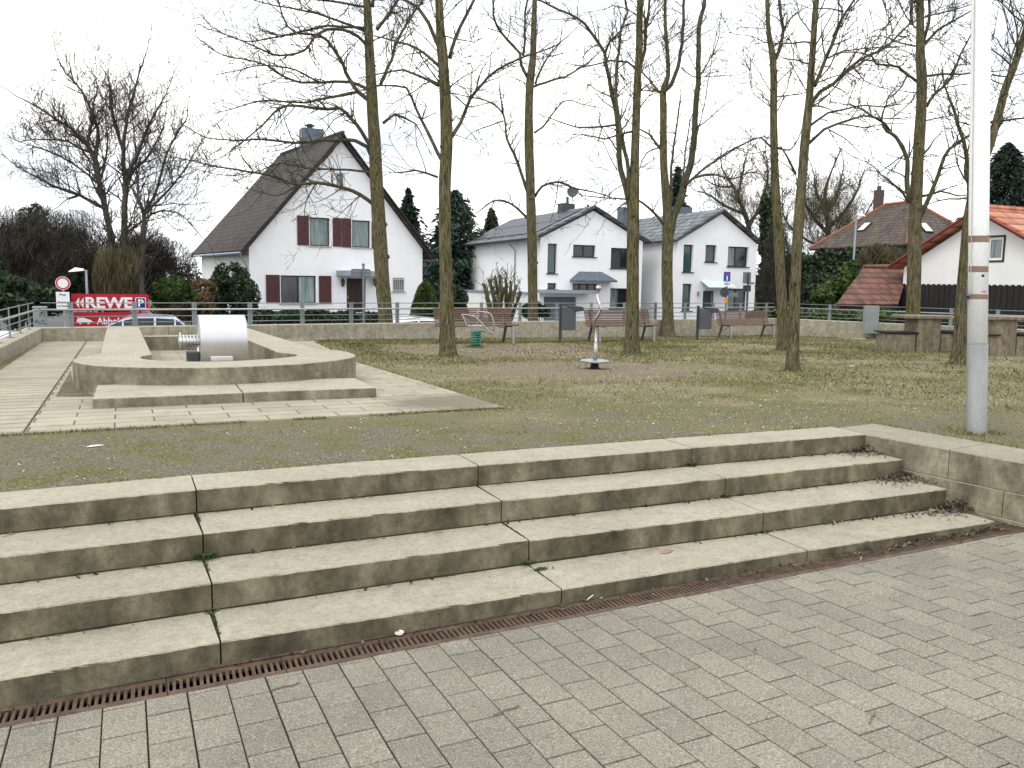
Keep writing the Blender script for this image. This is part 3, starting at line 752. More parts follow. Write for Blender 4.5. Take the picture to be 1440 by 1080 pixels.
o = mb.build('lower_sleeve', M['polegalv'], fp, smooth=True); o.modifiers.new('e', 'EDGE_SPLIT').split_angle = R(35)
mb = MB(); mb.tube([fpt(zj), fpt(zj + 1.2), fpt(zj + 3.5), fpt(zj + 7)], [pr * .97, pr * .97, pr * .95, pr * .8], 32)
mb.build('upper_pole', M['polewhite'], fp, smooth=True)
for y0, y1, x0, x1 in ((330, 339.5, -180, 180), (374, 382.5, -62, 75), (414, 421, -55, 80)):
    mb = MB(); z0, z1 = fz(y1), fz(y0); vs = []; n = 24
    base = math.atan2(CAM.y - fb.y, CAM.x - fb.x)
    rr = pr * .975
    for k in range(n + 1):
        th = base + R(lerp(x0, x1, k / n))
        for z in (z0, z1):
            p = fpt(z); vs += [p + V((math.cos(th) * rr, math.sin(th) * rr, 0)), p + V((math.cos(th) * (rr + .0025), math.sin(th) * (rr + .0025), 0))]
    fs = []
    for k in range(n):
        a = k * 4; b = a + 4; fs += [(a + 1, b + 1, b + 3, a + 3), (a, a + 2, b + 2, b), (a + 2, a + 3, b + 3, b + 2), (a, b, b + 1, a + 1)]
    mb.add(vs, fs); mb.build('tape_band', M['tape'], fp)
vd = V((CAM.x - fb.x, CAM.y - fb.y, 0)).normalized(); rt = V((-vd.y, vd.x, 0))
zc = fz(419)
mb = MB(); cb = fpt(zc) - rt * 0 + rt * (-pr * 1.0)
sgn = 1 if proj(cb)[0] < proj(fb)[0] else -1
cb = fpt(zc) + rt * (-pr * .9 * sgn) + vd * pr * .3
outv = (rt * (-sgn) * .6 + vd * .8).normalized()
mb.bar(cb, cb + outv * .05, .03, .03); mb.tube([cb + outv * .05 + V((0, 0, -.075)), cb + outv * .045 + V((0, 0, 0)), cb + outv * .06 + V((0, 0, .085))], [.010, .014, .010], 8)
mb.build('rope_cleat', M['anthracite'], fp)
mb = MB(); rp = fpt(zc) + outv * (pr * .99 + .012)
mb.tube([rp + V((0, 0, .02)), fpt(zc + .5) + outv * (pr + .006), fpt(zc + 2.5) + outv * (pr * .96 + .006), fpt(zc + 6) + outv * (pr * .9)], .0035, 6)
mb.build('halyard', M['sill'], fp)
def patch(name, px, py, hw, hh, mat, tilt=0):
    mb = MB(); z = fz(py); p = fpt(z); k = (px - proj(p)[0]) / F * fd_
    th0 = math.asin(max(-.95, min(.95, k / (pr * .98)))); n = 6; vs = []
    for i in range(n + 1):
        for j in (0, 1):
            s_ = lerp(-hw, hw, i / n); th = th0 + s_ / pr; d = vd * math.cos(th) + (rt * sgn) * math.sin(th)
            for e in (.970, .985): vs.append(p + d * (pr * e) + V((0, 0, (hh if j else -hh) + s_ * tilt)))
    fs = []
    for i in range(n): a = i * 4; b = a + 4; fs += [(a + 1, b + 1, b + 3, a + 3), (a, a + 2, b + 2, b), (a + 2, a + 3, b + 3, b + 2), (a, b, b + 1, a + 1)]
    mb.add(vs, fs); return mb.build(name, mat, fp)
patch('sticker', 1383, 410.5, .022, .007, M['pink'], .15)
patch('torn_sticker', 1381.5, 388.5, .012, .016, M['ink'], .2)
patch('torn_sticker', 1387, 333, .016, .02, M['ink'], .3)
patch('scratch', 1378, 507, .013, .005, M['ink'], .7)

# ------------------------------------------------------------------ slatted benches
def make_bench(W=2.04):
    b = thing('park_bench', '', 'bench', (0, 0, 0)); H_ = .45
    def slatset(name, prof, y0z0, y1z1, n, th):
        mb = MB()
        a = V((0, *y0z0)); c = V((0, *y1z1)); d = (c - a); Ln = d.length; d.normalize(); nn = V((1, 0, 0)).cross(d); w = Ln / n
        for k in range(n):
            m_ = a + d * (w * (k + .5)); mb.box(m_, (W / 2, w * .5 - .0085, th / 2), (V((1, 0, 0)), d, nn))
        return mb.build(name, M['wood'], b, bevel=.003)
    slatset('seat', None, (-.25, .455), (.17, .425), 8, .034)
    slatset('backrest', None, (.185, .46), (.33, .86), 9, .03)
    for s in (-1, 1):
        x = s * (W / 2 - .17)
        mb = MB(); mb.bar((x, -.235, .43), (x, -.265, 0), .05, .05, V((0, 1, 0))); mb.build('front_leg', M['galv'], b, bevel=.004)
        mb = MB(); mb.bar((x, .17, .43), (x, .33, 0), .05, .05, V((0, 1, 0))); mb.build('rear_leg', M['anthracite'], b, bevel=.004)
        mb = MB(); mb.bar((x, -.25, .425), (x, .2, .40), .045, .03); mb.bar((x, .19, .40), (x, .345, .85), .045, .03, V((0, 1, 0))); mb.build('side_frame', M['anthracite'], b)
        mb = MB(); mb.tube([(x, .25, .2), (x - s * .12, .0, .38), (x - s * .3, -.05, .41)], .009, 6); mb.build('brace', M['anthracite'], b)
    return b
bench = make_bench()
blab = ['brown slatted bench behind the spring rider, leftmost of the three benches', 'brown slatted bench between the two grey litter bins, behind the wavy pole', 'brown slatted bench right of the litter bin, nearest to the two close tree trunks']
# measured: front right foot, its back right foot
for i, ((fx, fy), lx) in enumerate((((721.5, 483.5), 616), ((919.5, 481), 822), ((1088, 476.5), 998))):
    p = gnd(fx, fy)
    b = bench if i == 0 else copy_tree(bench)
    # scale-free: place so that the front right foot stands on the measured point
    b.location = (p.x - (1.02 - .17), p.y + .265, p.z + .0); b['label'] = blab[i]; b['group'] = 'slatted benches along the parapet'
    print('BENCH', p, proj(p)[2], 'expect lx', lx, proj(V((p.x - 1.70, p.y + .59, p.z)))[:2], 'top', proj(V((p.x - .6, p.y + .6, p.z + .86)))[:2])

# ------------------------------------------------------------------ litter bins and grey box
def make_bin():
    b = thing('litter_bin', '', 'litter bin', (0, 0, 0))
    mb = MB(); mb.bar((-.02, .0, 0), (-.02, .0, 1.0), .07, .07, V((0, 1, 0))); mb.build('post', M['anthracite'], b, bevel=.004)
    mb = MB(); mb.prism([(.0, -.17), (.30, -.17), (.36, -.12), (.36, .12), (.30, .17), (.0, .17)], .33, .92); mb.build('container', M['binpaint'], b, bevel=.012)
    mb = MB()
    mb.add([(.20, -.18, .90), (.55, -.18, .90), (.55, .18, .90), (.20, .18, .90), (.14, -.18, .96), (.50, -.18, .935), (.50, .18, .935), (.14, .18, .96), (.36, -.18, .80), (.55, -.18, .83), (.55, .18, .83), (.36, .18, .80)],
           [(4, 5, 6, 7), (0, 4, 7, 3), (0, 1, 5, 4), (2, 3, 7, 6), (1, 2, 6, 5), (0, 3, 11, 8), (8, 11, 10, 9), (1, 9, 10, 2), (0, 8, 9, 1), (3, 2, 10, 11)])
    mb.build('hood', M['anthracite'], b, bevel=.006)
    return b
binp = make_bin()
for i, (px, py, lab, s, sx) in enumerate(((788.5, 482, 'grey litter bin on a post with its dark hood, left of the wavy pole', .88, 1), (981, 478.5, 'grey litter bin on a dark post close beside the rightmost bench', .90, 1))):
    p = gnd(px, py); b = binp if i == 0 else copy_tree(binp)
    b.location = p; b['label'] = lab; b['group'] = 'grey litter bins'; b.rotation_euler.z = R(-20)
p = gnd(1231, 477); cb = thing('control_box', 'flat light grey metal box on a short post in front of the parapet bend', 'metal box', tuple(p))
sb = proj(p)[2] / F
mb = MB(); mb.bar(p + V((-.02, .03, 0)), p + V((-.02, .03, .6)), .06, .06, Y); mb.build('post', M['anthracite'], cb)
w_ = 21 * sb; bx = at_d(1224.5, 449.5, proj(p)[2]); dirx = V((cr.x, cr.y, 0)).normalized(); diry = V((cw.x, cw.y, 0)).normalized()
mb = MB(); mb.box(bx, (w_ / 2 - .02, .10, 19.5 * sb), (dirx, diry, Z)); mb.build('cabinet', M['boardgrey'], cb, bevel=.012)

# ------------------------------------------------------------------ spring rider
p = gnd(669, 488.5); s = proj(p)[2] / F; sr = thing('spring_rider', 'spring rider with steel tube handles on a green coil in front of the left bench', 'spring rider', tuple(p))
print('RIDER', p, s)
r_ = dirx; b_ = diry
def lp(px, py, dep=0): return p + r_ * ((px - 669) * s) + Z * ((488.5 - py) * s) + b_ * dep
mb = MB(); pts = [];
for k in range(6 * 20 + 1): t = k / 120; a = t * 6 * 2 * math.pi; pts.append(p + V((math.cos(a) * .105, math.sin(a) * .105, .04 + t * 20.5 * s)))
mb.tube(pts, .017, 8); mb.build('coil_spring', M['greenspring'], sr, smooth=True)
mb = MB(); mb.lathe(p, [(.16, -.02), (.16, .025), (.06, .05)], 20); mb.build('base_plate', M['moss'], sr)
zs = 488.5 - 466
mb = MB(); mb.lathe(p + Z * (zs * s), [(.10, -.05), (.12, -.03), (.12, 0)], 20); mb.build('spring_cap', M['greenspring'], sr)
mb = MB(); mb.box(lp(668.5, 458.3), (.165, .16, .014), (r_, b_, Z)); mb.build('seat_plate', M['galv'], sr, bevel=.01)
def loop(px, off):
    q_ = [lp(a, b, off) for a, b in px]; out = []
    for i in range(len(q_) - 1):
        for k in range(4):
            t = k / 4; p0 = q_[max(i - 1, 0)]; p1, p2 = q_[i], q_[i + 1]; p3 = q_[min(i + 2, len(q_) - 1)]
            out.append(.5 * ((2 * p1) + (p2 - p0) * t + (2 * p0 - 5 * p1 + 4 * p2 - p3) * t * t + (3 * p1 - p0 - 3 * p2 + p3) * t ** 3))
    return out + [q_[-1]]
for off, dx, dy in ((-.17, 0, 0), (.17, 21.5, -4)):
    l1 = [(656, 459), (654.5, 452), (650.2, 444), (652, 442.4), (664, 444), (669, 446), (676, 452.5), (686, 463), (691, 467.8)] if dx == 0 else [(671, 458), (671.3, 450), (671, 440), (673, 438.6), (684, 440), (689, 442.3), (691.5, 447), (693.5, 456), (694, 465.5)]
    mb = MB(); mb.tube(loop(l1, off), .017, 8); mb.build('handle', M['chrome'], sr, smooth=True)
mb = MB(); mb.tube([lp(651, 444.5, -.17), lp(657, 451, -.0), lp(663, 458.5, .05)], .015, 8); mb.tube([lp(675, 464.6, .05), lp(690, 467.5, -.16), lp(692, 467.8, -.17), lp(694, 465.5, .17)], .016, 8); mb.build('foot_bar', M['chrome'], sr, smooth=True)

# ------------------------------------------------------------------ spinning disc with wavy pole
p = gnd(836, 519); s = proj(p)[2] / F; sp = thing('spinner', 'standing spinner disc with a wavy steel pole and ball top on the worn ground', 'play spinner', tuple(p))
def lp2(px, py): return p + r_ * ((px - 836) * s) + Z * ((519 - py) * s)
dz_ = (519 - 507.5) * s
mb = MB(); mb.lathe(p + Z * dz_, [(.02, -.02), (20.5 * s - .01, -.02), (20.5 * s, -.008), (20.5 * s, .002), (20.5 * s - .015, .014), (.03, .02)], 48); mb.build('disc', M['galv'], sp, smooth=False)
mb = MB(); mb.lathe(p, [(.13, -.02), (.07, .03), (.055, dz_ - .02)], 16); mb.build('pivot', M['black'], sp)
q_ = [(836.5, 508), (836.8, 495), (837, 481)]
mb = MB(); mb.tube([lp2(a, b) for a, b in q_], .031, 12); mb.build('pole_socket', M['galv'], sp, smooth=True)
wv = [lp2(a, b) for a, b in ((837, 482), (836.8, 472), (833.8, 460), (836, 449), (841.5, 437), (840.5, 428), (838, 420), (838.2, 410))]
pts = []
for i in range(len(wv) - 1):
    for k in range(5):
        t = k / 5; p0 = wv[max(i - 1, 0)]; p1, p2 = wv[i], wv[i + 1]; p3 = wv[min(i + 2, len(wv) - 1)]
        pts.append(.5 * ((2 * p1) + (p2 - p0) * t + (2 * p0 - 5 * p1 + 4 * p2 - p3) * t * t + (3 * p1 - p0 - 3 * p2 + p3) * t ** 3) + b_ * (.06 * math.sin((i + t) * 1.1)))
mb = MB(); mb.tube(pts + [wv[-1]], .024, 12); mb.build('wavy_pole', M['chrome'], sp, smooth=True)
c = lp2(838.4, 406); rb = 4.3 * s
mb = MB(); mb.lathe(c, [(max(.002, rb * math.sin(math.pi * k / 12)), -rb * math.cos(math.pi * k / 12)) for k in range(13)], 20); mb.build('ball_top', M['chrome'], sp, smooth=True)

# ------------------------------------------------------------------ concrete tables with stools
def table_set(px0, px1, ytop, ybase, ped, bl, brt, lab, sl):
    pb = gnd((ped[0] + ped[1]) / 2, ybase); D = proj(pb)[2]; s = D / F; ox = (ped[0] + ped[1]) / 2
    def q(px, dy=0): return V((pb.x, pb.y, 0)) + dirx * ((px - ox) * s) + diry * dy
    h = (ybase - ytop) * s
    print('TABLE', pb, 'height', h)
    t = thing('concrete_table', lab, 'table', tuple(pb))
    c = q((px0 + px1) / 2, .35)
    mb = MB(); mb.box(V((c.x, c.y, pb.z + h - .03)), ((px1 - px0) / 2 * s, .42, .035), (dirx, diry, Z)); mb.build('table_top', M['table'], t, bevel=.012)
    c = q((ped[0] + ped[1]) / 2, .35); mb = MB(); mb.box(V((c.x, c.y, pb.z + h / 2 - .06)), ((ped[1] - ped[0]) / 2 * s, .33, h / 2 - .005), (dirx, diry, Z)); mb.build('pedestal', M['table'], t, bevel=.01)
    for (x0, x1, bx0, bx1, ys), l2 in zip((bl, brt), sl):
        st = thing('concrete_stool', l2, 'stool', tuple(q((bx0 + bx1) / 2, .3)))
        hs = (ybase - ys) * s; c = q((bx0 + bx1) / 2, .3)
        mb = MB(); mb.box(V((c.x, c.y, pb.z + hs / 2 - .06)), ((bx1 - bx0) / 2 * s, .30, hs / 2 - .005 + .03), (dirx, diry, Z)); mb.build('stool_block', M['table'], st, bevel=.012)
        c = q((x0 + x1) / 2, .3); mb = MB()
        for k in range(4): mb.box(V((c.x, c.y, pb.z + hs + .0)) + diry * (-.255 + k * .17), ((x1 - x0) / 2 * s, .078, .018), (dirx, diry, Z))
        mb.build('seat_boards', M['darkwood'], st, bevel=.004)
table_set(1270, 1346, 444.5, 495, (1288.6, 1321.6), (1244, 1290, 1247, 1286.5, 468.5), (1322, 1362, 1323, 1358, 466.5), 'concrete pedestal table between the two trees left of the flagpole',
          ('concrete stool with dark seat boards left of the table by the forked tree', 'concrete stool with dark seat boards between the table and the leaning trunk'))
table_set(1384, 1462, 446, 500, (1391, 1428), (1382, 1404, 1384, 1390.5, 471.5), (1428.5, 1470, 1429, 1466, 470), 'concrete pedestal table right of the flagpole at the edge of the lawn',
          ('concrete stool with dark seat boards just behind the flagpole', 'concrete stool with dark seat boards at the right end of the further table'))
# ------------------------------------------------------------------ bare trees of the square
BASES = []
def smooth_path(pts, rad, step=.14):
    out = []; ro = []
    for i in range(len(pts) - 1):
        p0 = pts[max(i - 1, 0)]; p1, p2 = pts[i], pts[i + 1]; p3 = pts[min(i + 2, len(pts) - 1)]
        n = max(1, int((p2 - p1).length / step))
        for k in range(n):
            t = k / n
            out.append(.5 * ((2 * p1) + (p2 - p0) * t + (2 * p0 - 5 * p1 + 4 * p2 - p3) * t * t + (3 * p1 - p0 - 3 * p2 + p3) * t ** 3)); ro.append(lerp(rad[i], rad[i + 1], t))
    return out + [pts[-1]], ro + [rad[-1]]
def rand_dir(d, lo, hi, up, rg):
    a = d.orthogonal().normalized(); a.rotate(Matrix.Rotation(rg.random() * 6.2832, 3, d)); th = R(rg.uniform(lo, hi))
    v = d * math.cos(th) + a * math.sin(th); v.z += up; return v.normalized()
def twig(mb, p, d, Ln, r, lvl, rg, up=.15, wig=.16, minr=.0035, dens=4.5, shrink=(.3, .55)):
    n = max(2, min(9, int(Ln / .16))); pts = [p]; rs = [r]; q = p; dd = d
    for k in range(n):
        dd = (dd + V((rg.gauss(0, wig), rg.gauss(0, wig), rg.gauss(0, wig) + up * .22))).normalized()
        q = q + dd * (Ln / n); pts.append(q); rs.append(max(minr, r * (1 - .75 * (k + 1) / n)))
    mb.tube(pts, rs, 5 if r > .012 else (4 if r > .007 else 3), cap=False)
    if lvl > 0:
        m_ = max(1, int(Ln * dens))
        for k in range(m_):
            t = rg.uniform(.18, 1.0); i = min(n - 1, int(t * n)); pp = pts[i].lerp(pts[i + 1], t * n - i)
            d2 = rand_dir((pts[i + 1] - pts[i]).normalized(), 28, 68, up, rg)
            twig(mb, pp, d2, Ln * rg.uniform(*shrink) * (1.15 - .5 * t), max(minr, rs[i] * .6), lvl - 1, rg, up, wig * 1.1, minr, dens * 1.25, shrink)
def limb(mb, px, r0, r1, D, drift, rg, twigs=True, clen=.9, dens=4.2, lvl=2, up=.12):
    n = len(px); pts = []
    tot = 0; acc = [0]
    for a, b in zip(px, px[1:]): tot += math.hypot(b[0] - a[0], b[1] - a[1]); acc.append(tot)
    for (x, y), s_ in zip(px, acc): pts.append(at_d(x, y, D + drift * s_ * D / F))
    rad = [lerp(r0, r1, s_ / tot) for s_ in acc]
    pts, rad = smooth_path(pts, rad, .18)
    for k in range(1, len(pts)):
        j = noise.noise_vector(pts[k] * 2.6) * min(.03, rad[k] * .9); pts[k] = pts[k] + j
    mb.tube(pts, rad, 8 if r0 > .03 else 6, cap=True)
    if twigs:
        L_ = sum((b - a).length for a, b in zip(pts, pts[1:])); m_ = int(L_ * dens)
        for k in range(m_):
            t = rg.uniform(.12, 1.0) ** .8; i = min(len(pts) - 2, int(t * (len(pts) - 1)))
            d = (pts[i + 1] - pts[i]).normalized(); d2 = rand_dir(d, 25, 75, up, rg)
            twig(mb, pts[i], d2, clen * rg.uniform(.35, 1.15) * (1.1 - .45 * t), max(.006, min(.018, rad[i] * .5)), lvl if rg.random() < .55 else 1, rg, up, .18, .0058, 3.4)
        twig(mb, pts[-1], (pts[-1] - pts[-2]).normalized(), clen, max(.004, r1 * .9), lvl, rg, up)
def tree(label, base, trunk, hws, stems=(), limbs=(), seed=0, clen=.9, dens=4.2, extra=()):
    rg = random.Random(seed); B = gnd(*base); D = proj(B)[2]; s = D / F
    BASES.append((B, hws[0] * s)); T = thing('bare_tree', label, 'tree', tuple(B), 'bare trees of the square')
    mb = MB(); pts = [at_d(x, y, D) for x, y in trunk]; pts[0] = B - Z * .12
    rad = [h * s for h in hws]
    pp, rr = smooth_path(pts, rad, .09)
    for k in range(len(pp)):
        hgt = pp[k].z - B.z
        rr[k] *= 1 + .42 * math.exp(-max(0, hgt) / .17) + .035 * noise.noise(pp[k] * 2.1)
    mb.tube(pp, rr, 18, wob=.075, seed=seed)
    # old pruning knots
    for k in range(5):
        i = int(rg.uniform(.15, .75) * len(pp)); d = rand_dir((pp[i + 1] - pp[i]).normalized(), 70, 100, 0, rg)
        c = pp[i] + d * rr[i] * .82; mb.tube([c - d * .02, c + d * rr[i] * .25, c + d * rr[i] * .42], [rr[i] * .42, rr[i] * .34, rr[i] * .14], 8)
    mb.build('trunk', M['bark'], T, smooth=True)
    mb = MB()
    for px, h0, h1 in stems: limb(mb, px, h0 * s, h1 * s, D, rg.uniform(-.25, .25), rg, True, clen, dens * .7)
    for px, h0, h1 in limbs: limb(mb, px, h0 * s * .88, h1 * s * .9, D, rg.uniform(-.7, .7), rg, True, clen, dens)
    # fine growth straight off the stem
    for k in range(int(26 + len(pp) * .14)):
        i = int(rg.uniform(.5, .98) * (len(pp) - 2)); d = rand_dir(Z, 35, 85, .1, rg)
        twig(mb, pp[i], d, rg.uniform(.6, 2.0), rg.uniform(.006, .016), 2, rg, .16, minr=.0058, dens=3.2)
    mb.build('crown', M['limb'], T, smooth=True)
    return T

tree('bare tree before the shuttered house, its long mossy branches sweeping far left', (543, 476),
     [(543, 476), (541.5, 440), (537, 380), (531, 280), (529, 240), (524.5, 160), (521, 100), (518, 40), (515, -20), (511, -120), (507, -230)], [10.2, 10, 9.8, 9.2, 9, 8, 7, 6, 5, 4, 2],
     stems=[([(530, 42), (549, 15), (560, 0), (575, -40)], 2.4, 1.5), ([(524, 10), (532, -40), (545, -110)], 2.6, 1.2), ([(514, 0), (504, -40), (490, -110)], 2.5, 1)],
     limbs=[([(526, 231), (515, 207), (500, 198), (460, 197), (415, 200), (366, 196), (333, 198), (289, 193), (260, 177)], 3.4, .6),
            ([(524, 213), (509, 184), (495, 167), (478, 153), (460, 153), (415, 149), (393, 153), (360, 184), (315, 220)], 3.4, .6),
            ([(520, 142), (504, 129), (491, 111), (478, 82), (455, 53), (424, 47), (404, 38), (391, 0), (380, -30)], 3.6, .7),
            ([(504, 129), (460, 138), (427, 144), (371, 142), (327, 153), (300, 160)], 2.4, .5),
            ([(522, 127), (493, 116), (449, 116), (424, 116), (398, 107), (367, 89), (315, 78), (293, 64), (269, 47)], 2.8, .5),
            ([(449, 116), (415, 98), (370, 92), (330, 100), (300, 106)], 1.6, .5),
            ([(518, 67), (504, 51), (482, 42), (460, 42), (442, 51), (427, 71), (393, 78), (367, 69), (313, 47), (290, 40)], 2.8, .5),
            ([(513, 44), (482, 31), (455, 22), (415, 13), (371, 4), (330, -8)], 2.4, .5),
            ([(515, 40), (460, 36), (427, 44), (371, 55), (344, 58), (304, 42), (280, 20)], 2.2, .5),
            ([(516, 10), (470, 2), (420, -8), (360, -30)], 2.2, .5), ([(514, -30), (460, -50), (400, -90)], 2.2, .5),
            ([(535.5, 118), (551, 84), (560, 55), (580, 20), (597, -5), (606, -50)], 2.8, 1.2),
            ([(539, 173), (555, 160), (570, 166), (585, 175), (598, 200)], 2.6, .5),
            ([(526, 288), (507, 274), (482, 264), (445.5, 257), (418, 260), (379, 246), (345.5, 240.5), (307, 235), (262, 224), (240, 221)], 3.2, .6),
            ([(525, 242), (476, 238), (430, 236), (395, 230), (360, 241), (320, 247), (285, 240)], 2.0, .5),
            ([(418, 260), (390, 275), (360, 268), (330, 262)], 1.3, .4), ([(445, 257), (430, 285), (428, 315)], 1.2, .4), ([(507, 274), (490, 290), (474, 305)], 1.2, .4)], seed=1, clen=1.15, dens=9.5)
tree('stout bare tree with a forked top, its trunk covering the left bench', (631, 502),
     [(631, 502), (628.5, 430), (627, 380), (626, 330), (626, 260), (628, 200), (627, 150), (624, 100), (620, 50), (617.5, 0), (614, -100), (611, -220)], [11, 9.3, 9, 8.7, 8.5, 8.2, 8, 7.3, 6.4, 5.6, 4, 2],
     stems=[([(618, 67), (602, 33), (587, 9), (562, -4), (540, -30)], 3.2, 1.4), ([(632, 82), (642, 53), (655.5, 22), (667, 0), (680, -50)], 2.8, 1.4)],
     limbs=[([(622, 226), (593, 169), (571, 124), (555.5, 121), (533, 121), (505, 128)], 3.2, .8), ([(593, 169), (600, 150), (588, 135)], 1.2, .5),
            ([(617, 121), (593, 107), (567, 98), (533, 104), (505, 110)], 2.6, .6),
            ([(620, 95.5), (595.5, 73), (571, 62), (529, 51), (495, 44)], 2.8, .6),
            ([(633, 195.5), (647, 173), (662, 138), (678, 118), (700, 98), (733, 82), (758, 73), (782, 64), (800, 50)], 3.2, .8),
            ([(634, 190), (634, 172), (642, 163), (647, 168)], 1.6, .8),
            ([(615, 249), (600, 243), (584, 239), (566, 242), (557, 243), (540, 232)], 2.2, .6),
            ([(662, 138), (663, 110), (662, 90), (640, 84)], 1.2, .4), ([(628, 125), (652, 108), (675, 96)], 1.2, .4)], seed=2, clen=.95, dens=5.2)
tree('slender bare tree left of the first litter bin, its trunk rising past the solar roof', (750, 474),
     [(750, 474), (749.5, 420), (748, 330), (746, 260), (744, 200), (744, 150), (746, 110), (749.5, 80), (751, 30), (752, 0), (753, -90), (752, -200)], [7.6, 6.9, 6.7, 6.5, 6.2, 5.8, 5.8, 4.8, 3.8, 3.4, 2.4, 1.3],
     stems=[([(743, 111), (733, 91), (731, 75), (713, 55), (695.5, 29), (693, 0), (690, -40)], 2.4, 1), ([(735.5, 78), (738, 55), (738, 22), (742, -5), (744, -50)], 2.0, 1)],
     limbs=[([(742, 270), (732, 240), (722, 215), (713, 195.5), (707, 160), (689, 144), (660, 136), (633, 131)], 2.8, .6), ([(707, 160), (703, 130), (702, 120)], 1.4, .8), ([(708, 170), (690, 176), (665, 186), (650, 200)], 1.2, .4),
            ([(751, 122), (784, 111), (793, 109), (820, 93), (829, 87), (847, 69), (870, 50)], 2.0, .6),
            ([(753, 118), (764, 89), (775.5, 73), (787, 60), (790, 40)], 2.0, .6), ([(751, 187), (764, 178), (793, 142), (820, 147), (846, 152)], 1.6, .5),
            ([(742, 307), (729, 295), (715, 285), (695, 282), (680, 292), (668, 303)], 2.4, .6), ([(695, 282), (690, 300), (696, 320)], 1, .4),
            ([(752, 277), (762, 262), (785, 256), (810, 265), (835, 270), (860, 278)], 2.4, .6), ([(785, 256), (782, 280), (775, 310)], 1, .4), ([(810, 265), (822, 280), (840, 285)], 1, .4)], seed=3, clen=.95, dens=5.5)
tree('bare tree of several upright stems in front of the middle bench', (889, 499),
     [(889, 499), (890, 440), (890, 380), (890.5, 330), (891, 290), (893, 220), (895, 160), (897, 110), (899, 70), (899.5, 30), (900, 0), (901, -100), (900, -210)], [10.4, 8.8, 8.6, 8.5, 8.0, 6.0, 5.6, 5.4, 5.0, 4.6, 4.2, 2.8, 1.4],
     stems=[([(888, 300), (880, 260), (873, 238), (869, 178), (861, 138), (853, 89), (851, 75.5), (833, 49), (822, 33), (802, 20), (784, 13), (760, 0)], 4.4, 1.4),
            ([(884, 280), (883, 240), (876, 200), (868, 155), (866, 122), (868, 89), (873, 44), (882, 18), (878, -5), (870, -60)], 3.0, 1.3),
            ([(900, 100), (907, 73), (909, 33), (913, 0), (916, -60)], 2.6, 1.2), ([(851, 75), (857, 58), (868, 48), (880, 35), (905, 30)], 1.8, .6)],
     limbs=[([(893, 95.5), (882, 87), (858, 85.5), (829, 93), (795.5, 89)], 1.8, .5), ([(867, 175.5), (847, 178), (809, 178), (775.5, 167), (755, 160)], 1.8, .5),
            ([(888, 185), (870, 190), (851, 195.5), (818, 189), (795, 200)], 1.8, .4), ([(880, 280), (850, 278), (820, 275), (800, 268)], 1.4, .4), ([(868, 240), (855, 215), (845, 190)], .9, .4),
            ([(900, 128), (915, 117), (929, 112)], 1.6, .5), ([(897, 155), (912, 135), (930, 128)], 1.2, .5), ([(884, 255), (862, 268), (845, 290)], 1, .4)], seed=4, clen=1.0, dens=6)
tree('bare tree forking into two tall mossy stems in front of the right-hand white house wall', (940, 475),
     [(940, 475), (939, 430), (938, 380), (939, 330), (938, 290), (934, 240), (933, 200), (933, 160), (933, 127), (939.5, 105), (938, 67), (935.5, 33), (935.5, 0), (936, -100), (934, -200)], [8.8, 7.8, 7.6, 7.4, 6.2, 5.2, 5, 4.8, 4.6, 3, 2.8, 2.4, 2.2, 1.6, 1],
     stems=[([(940, 335), (946, 310), (955.5, 284), (964, 253), (970, 235), (975.5, 200), (978, 151), (982, 115.5), (982, 78), (984, 33), (991, 0), (996, -70)], 5.6, 2.2),
            ([(934, 128), (942, 122), (953, 95.5), (959, 62), (962, 0), (964, -60)], 3.0, 1.4), ([(941, 310), (944, 280), (944, 235), (951, 180), (957, 140)], 2.4, .9), ([(960, 262), (963, 220), (970, 170)], 1.4, .8)],
     limbs=[([(931, 133), (913, 113), (902, 100), (890, 85)], 2.0, .8), ([(932, 213), (913, 189), (900, 182)], 2.4, 1.2),
            ([(962, 264), (975.5, 250), (1002, 245.5), (1031, 251), (1058, 242), (1080, 250)], 2.4, .6), ([(966, 258), (985, 242), (1002, 229), (1047, 202), (1075, 192), (1090, 200)], 2.2, .6),
            ([(935, 318), (918, 298), (898, 282), (880, 285), (862, 300)], 2.6, .7), ([(933, 128), (925, 128), (905, 127)], 1.6, .8), ([(979, 180), (1000, 165), (1015, 150), (1030, 140)], 1.2, .5), ([(982, 110), (1000, 80), (1010, 55), (1012, 40)], 1.4, .5),
            ([(976, 200), (990, 150), (1005, 60), (1015, 20)], .9, .5), ([(958, 95), (975, 108), (1000, 107), (1040, 105)], 1, .4), ([(935, 205), (910, 215), (900, 235), (918, 225)], 1.3, .5)], seed=5, clen=.95, dens=6)
tree('slim bare tree just left of its close neighbour, with a small fork near its top', (1101, 494),
     [(1101, 494), (1100, 440), (1097, 380), (1093.5, 310), (1090, 250), (1088, 180), (1088, 120), (1086.5, 80), (1081, 45), (1079, 0), (1077, -80), (1076, -170)], [7.4, 6.9, 6.6, 6.2, 5.6, 5, 4.6, 4.6, 3.2, 2.8, 2, 1],
     stems=[([(1088, 88), (1094.7, 73), (1099, 55), (1101, 43), (1097, 20), (1096, -10), (1094, -60)], 2.8, 1.5), ([(1101, 43), (1105, 38)], 1.6, .6)],
     limbs=[([(1085.5, 208), (1070, 192.5), (1046, 202), (1020, 215), (1000, 229)], 1.7, .5), ([(1092, 208), (1110, 211), (1122, 196), (1128, 180)], 1.6, .6), ([(1085, 130), (1060, 90), (1045, 70)], .8, .4), ([(1089, 120), (1115, 95), (1135, 78)], 1.0, .4), ([(1092, 250), (1075, 225), (1060, 190)], .9, .4)], seed=6, clen=.85, dens=4)
